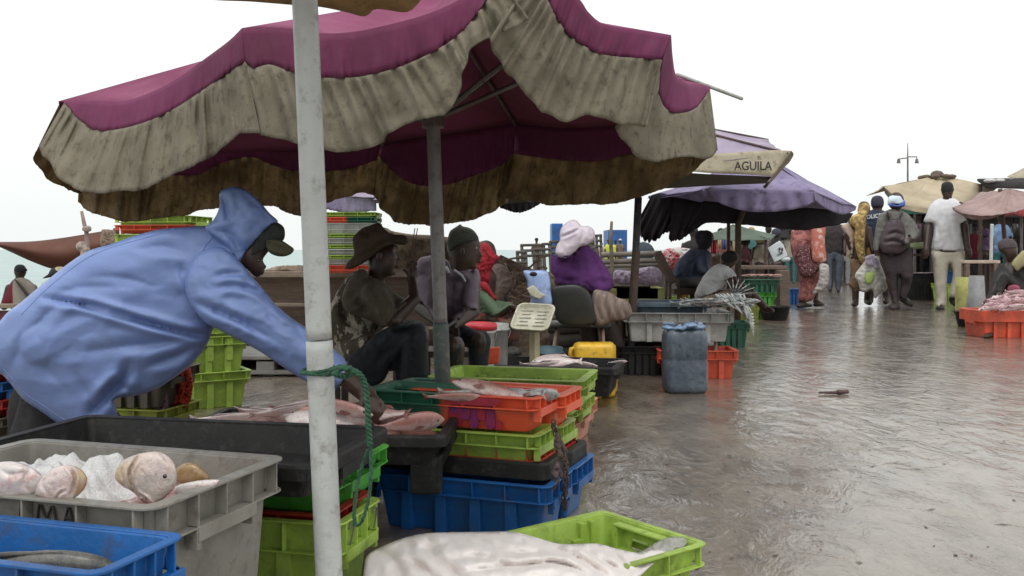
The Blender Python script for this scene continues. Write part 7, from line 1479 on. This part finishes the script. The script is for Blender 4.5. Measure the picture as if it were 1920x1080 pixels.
# seated man right edge
def b8(mb):
    Y = 10.4
    puff(mb, ZR([(1108,575),(1112,550),(1140,536),(1175,538),(1198,560),(1205,590),(1200,620),(1185,640),(1165,655),(1150,640),(1135,610),(1118,600)]), Y, .9)
    pcap(mb, 1905, 495, 1925, 540, Y, Y, 24, 26); pcap(mb, 1893, 500, 1882, 530, Y - .1, Y - .25, 9, 7); pcap(mb, 1882, 530, 1872, 552, Y - .25, Y - .4, 6, 4.5)
    for i in range(4): pcap(mb, 1868 + 2.2 * i, 553, 1866 + 2.4 * i, 561, Y - .42, Y - .42, 1.5, 1.2)
    pcap(mb, 1872, 550, 1877, 556, Y - .42, Y - .42, 1.7, 1.3)
    pcap(mb, 1920, 550, 1882, 520, Y, Y - .3, 16, 12); pcap(mb, 1882, 520, 1856, 575, Y - .3, Y - .35, 11, 8); pcap(mb, 1856, 580, 1846, 590, Y - .35, Y - .5, 8, 6)
    pcap(mb, 1925, 550, 1890, 545, Y + .2, Y + .1, 15, 12); pcap(mb, 1890, 545, 1868, 590, Y + .1, Y + .05, 10, 8)
figure('seated person in a dull yellow vest bending over fish at the right edge', 1905, 10.4, b8, [
 ('cap', cloth('grey_plum_cap', (.075, .055, .06)), ZR([(1106,570),(1112,548),(1140,534),(1178,536),(1200,558),(1198,580),(1150,580),(1118,590)]), dict(k=1.)),
 ('shirt', cloth('dark_grey_shirt', (.06, .055, .055)), ZR([(1165,660),(1200,620),(1240,600),(1280,620),(1290,740),(1200,750),(1150,720),(1120,690),(1130,660)]), dict(k=.6, cap=.2)),
 ('vest', cloth('dull_yellow_vest', (.34, .30, .16)), ZR([(1175,650),(1205,612),(1235,590),(1290,610),(1290,700),(1235,670),(1200,690),(1180,670)]), dict(k=.5, Y=10.25, cap=.13)),
 ('trousers', cloth('black_brown', (0,0,0)), ZR([(1090,700),(1130,650),(1190,700),(1290,740),(1290,800),(1180,800),(1110,840),(1060,868),(1030,860),(1060,800),(1075,750)]), dict(k=.6, cap=.15)),
 ('sash', cloth('pink_red_print', (.40, .07, .12), (.2, .05, .08)), ZR([(1155,765),(1190,755),(1215,770),(1205,800),(1180,815),(1155,800)]), dict(k=.7, Y=10.1))])
E = base('foot_of_trader', P(1855, 628, 9.5), 'dark bare foot showing beside the orange fish crate at the right', 'person')
E['label'] = 'dark foot of a hidden trader beside the orange fish crate at the right'; E.name = 'person'
mb = MB(); a = P(1847, 628, 9.45); mb.capsule(Vector((a.x + .22, 9.5, .12)), Vector((a.x + .10, 9.48, .04)), .035, .03); mb.capsule(Vector((a.x + .10, 9.48, .035)), Vector((a.x - .01, 9.42, .022)), .03, .022)
for i in range(4): mb.capsule(Vector((a.x - .0, 9.40 + .016 * i, .018)), Vector((a.x - .035, 9.39 + .016 * i, .014)), .010, .008, 8)
bodyp(remesh(mb, .006, 1), skin, E)
# left: man in a vest, hats
def b9(mb):
    Y = 8.9
    pcap(mb, 38, 510, 38, 506, Y, Y, 11, 11); pcap(mb, 37, 515, 37, 528, Y, Y, 7, 9); pcap(mb, 40, 545, 40, 590, Y, Y, 22, 22); pcap(mb, 18, 540, 8, 575, Y, Y, 8, 7); pcap(mb, 62, 540, 70, 575, Y, Y, 8, 7); pcap(mb, 30, 600, 30, 650, Y, Y, 11, 8); pcap(mb, 52, 600, 52, 650, Y, Y, 11, 8)
figure('person in a beige vest, dark red sleeves and black cap at the left edge', 40, 8.9, b9, [
 ('shirt', cloth('wine_red_shirt', (.16, .008, .025)), [(20,530),(30,522),(46,522),(60,530),(74,560),(70,580),(60,580),(58,620),(22,620),(20,575),(2,574),(6,555)], dict(k=.6)),
 ('vest', cloth('beige_vest', (.27, .24, .20)), [(24,530),(34,521),(46,521),(58,528),(68,540),(68,575),(60,610),(26,610),(24,570)], dict(k=.62, Y=8.83)),
 ('strap', cloth('dark_shirt', (0,0,0)), [(28,526),(31,525),(52,548),(56,560),(50,556)], dict(k=.6, Y=8.72)),
 ('trousers', cloth('dark_shirt', (0,0,0)), [(20,600),(62,600),(64,645),(42,645),(40,620),(38,645),(18,645)], dict(k=.6)),
 ('cap', cloth('black_cap', (.02, .02, .022)), [(27,508),(28,500),(34,496),(43,497),(48,502),(52,507),(47,509),(38,511)], dict(k=1., Y=8.86))])
def b10(mb): pcap(mb, 108, 515, 108, 511, 8.4, 8.4, 10, 10); pcap(mb, 110, 545, 112, 600, 8.4, 8.4, 22, 22); pcap(mb, 112, 610, 112, 660, 8.4, 8.4, 14, 12)
figure('person in a black hat mostly hidden behind the blue raincoat at the left', 108, 8.4, b10, [
 ('hat', cloth('black_cap', (0,0,0)), [(80,522),(90,514),(95,505),(104,502),(112,504),(116,514),(110,518),(95,520)], dict(k=.9, Y=8.3)),
 ('straw_hat', cloth('straw', (.42, .36, .22)), [(102,503),(112,500),(124,503),(128,512),(110,512)], dict(k=.8, Y=8.45)),
 ('shirt', cloth('pale_shirt', (.42, .45, .42)), [(76,540),(90,528),(120,528),(140,560),(138,610),(78,610)], dict(k=.6))])
# far group by the sea
def far(label, cx, top, foot, Y, c, skirt=False, hat=hairm): return simple(label, cx, top, foot, Y, c, c, hat, skin, skirt)
far('person in brown standing among the racks by the sea', 1006, 446, 512, 20.5, cloth('brown_robe', (.12, .08, .06)))
far('person in bright yellow green standing right of the thin crooked pole', 1154, 450, 505, 24, cloth('fluorescent_yellow', (.62, .68, .10)))
far('person in yellow green left of the thin crooked pole', 1141, 449, 505, 24.4, cloth('fluorescent_yellow', (0,0,0)))
far('person in grey with a white head cloth in front of the blue container', 1163, 448, 505, 23.4, cloth('grey_brown', (0,0,0)), False, cloth('white_cotton', (0,0,0)))
far('person in pale pink beside the person in yellow', 1128, 455, 506, 25, cloth('pale_pink', (.5, .34, .34)))
far('person in dark olive right of the lilac hat by the racks', 1108, 446, 508, 21.5, cloth('dark_olive', (.08, .08, .06)))
E = base('umbrella', (P(1205, 0, 14).x, 14, 0), 'small dark dome of an umbrella just right of the dark umbrella pole', 'umbrella'); mb = MB(); mb.ball(P(1206, 474, 14), (.17, .15, .16), 14, 8); mb.put('canopy', cloth('dark_teal', (.04, .06, .075)), E); mb = MB(); mb.tube([P(1206, 470, 14), Vector((P(1206, 0, 14).x, 14, 0))], .01, 6); mb.put('pole', rust, E)

# more traders and shoppers in the shade further back
simple('person in rust brown under the olive canopy beside the purple umbrella pole', 1352, 428, 560, 17.2, cloth('rust_brown', (.22, .08, .05)), cloth('dark_wrap_b', (.06, .05, .06)), hairm, skin, True)
simple('person in dull teal standing right of the purple umbrella pole', 1409, 426, 545, 18.6, cloth('dull_teal', (.06, .16, .16)), cloth('black_brown', (0,0,0)), cloth('ochre_scarf', (.40, .26, .10)), skin, True)
simple('person in grey plaid behind the brown table', 1441, 424, 540, 19.4, cloth('grey_plaid', (.20, .19, .20), (.10, .09, .10)), cloth('dark_wrap_b', (0,0,0)), hairm)
simple('person in cream far behind the coral bundle', 1483, 428, 533, 22, cloth('cream_top', (.42, .38, .30)), cloth('dull_teal', (0,0,0)), hairm)
simple('person in wine red in the far stall right of the man in white', 1829, 418, 545, 17, cloth('wine_red_shirt', (0,0,0)), cloth('black_brown', (0,0,0)), hairm, skin, True)
simple('person in pale green at the far stall behind the grey drum', 1903, 420, 540, 17.8, cloth('pale_green_top', (.26, .34, .24)), cloth('dark_wrap_b', (0,0,0)), hairm)
simple('person in orange brown far down the lane right of the gold robe', 1597, 430, 530, 26, cloth('rust_brown', (0,0,0)), cloth('dark_wrap_b', (0,0,0)), hairm)
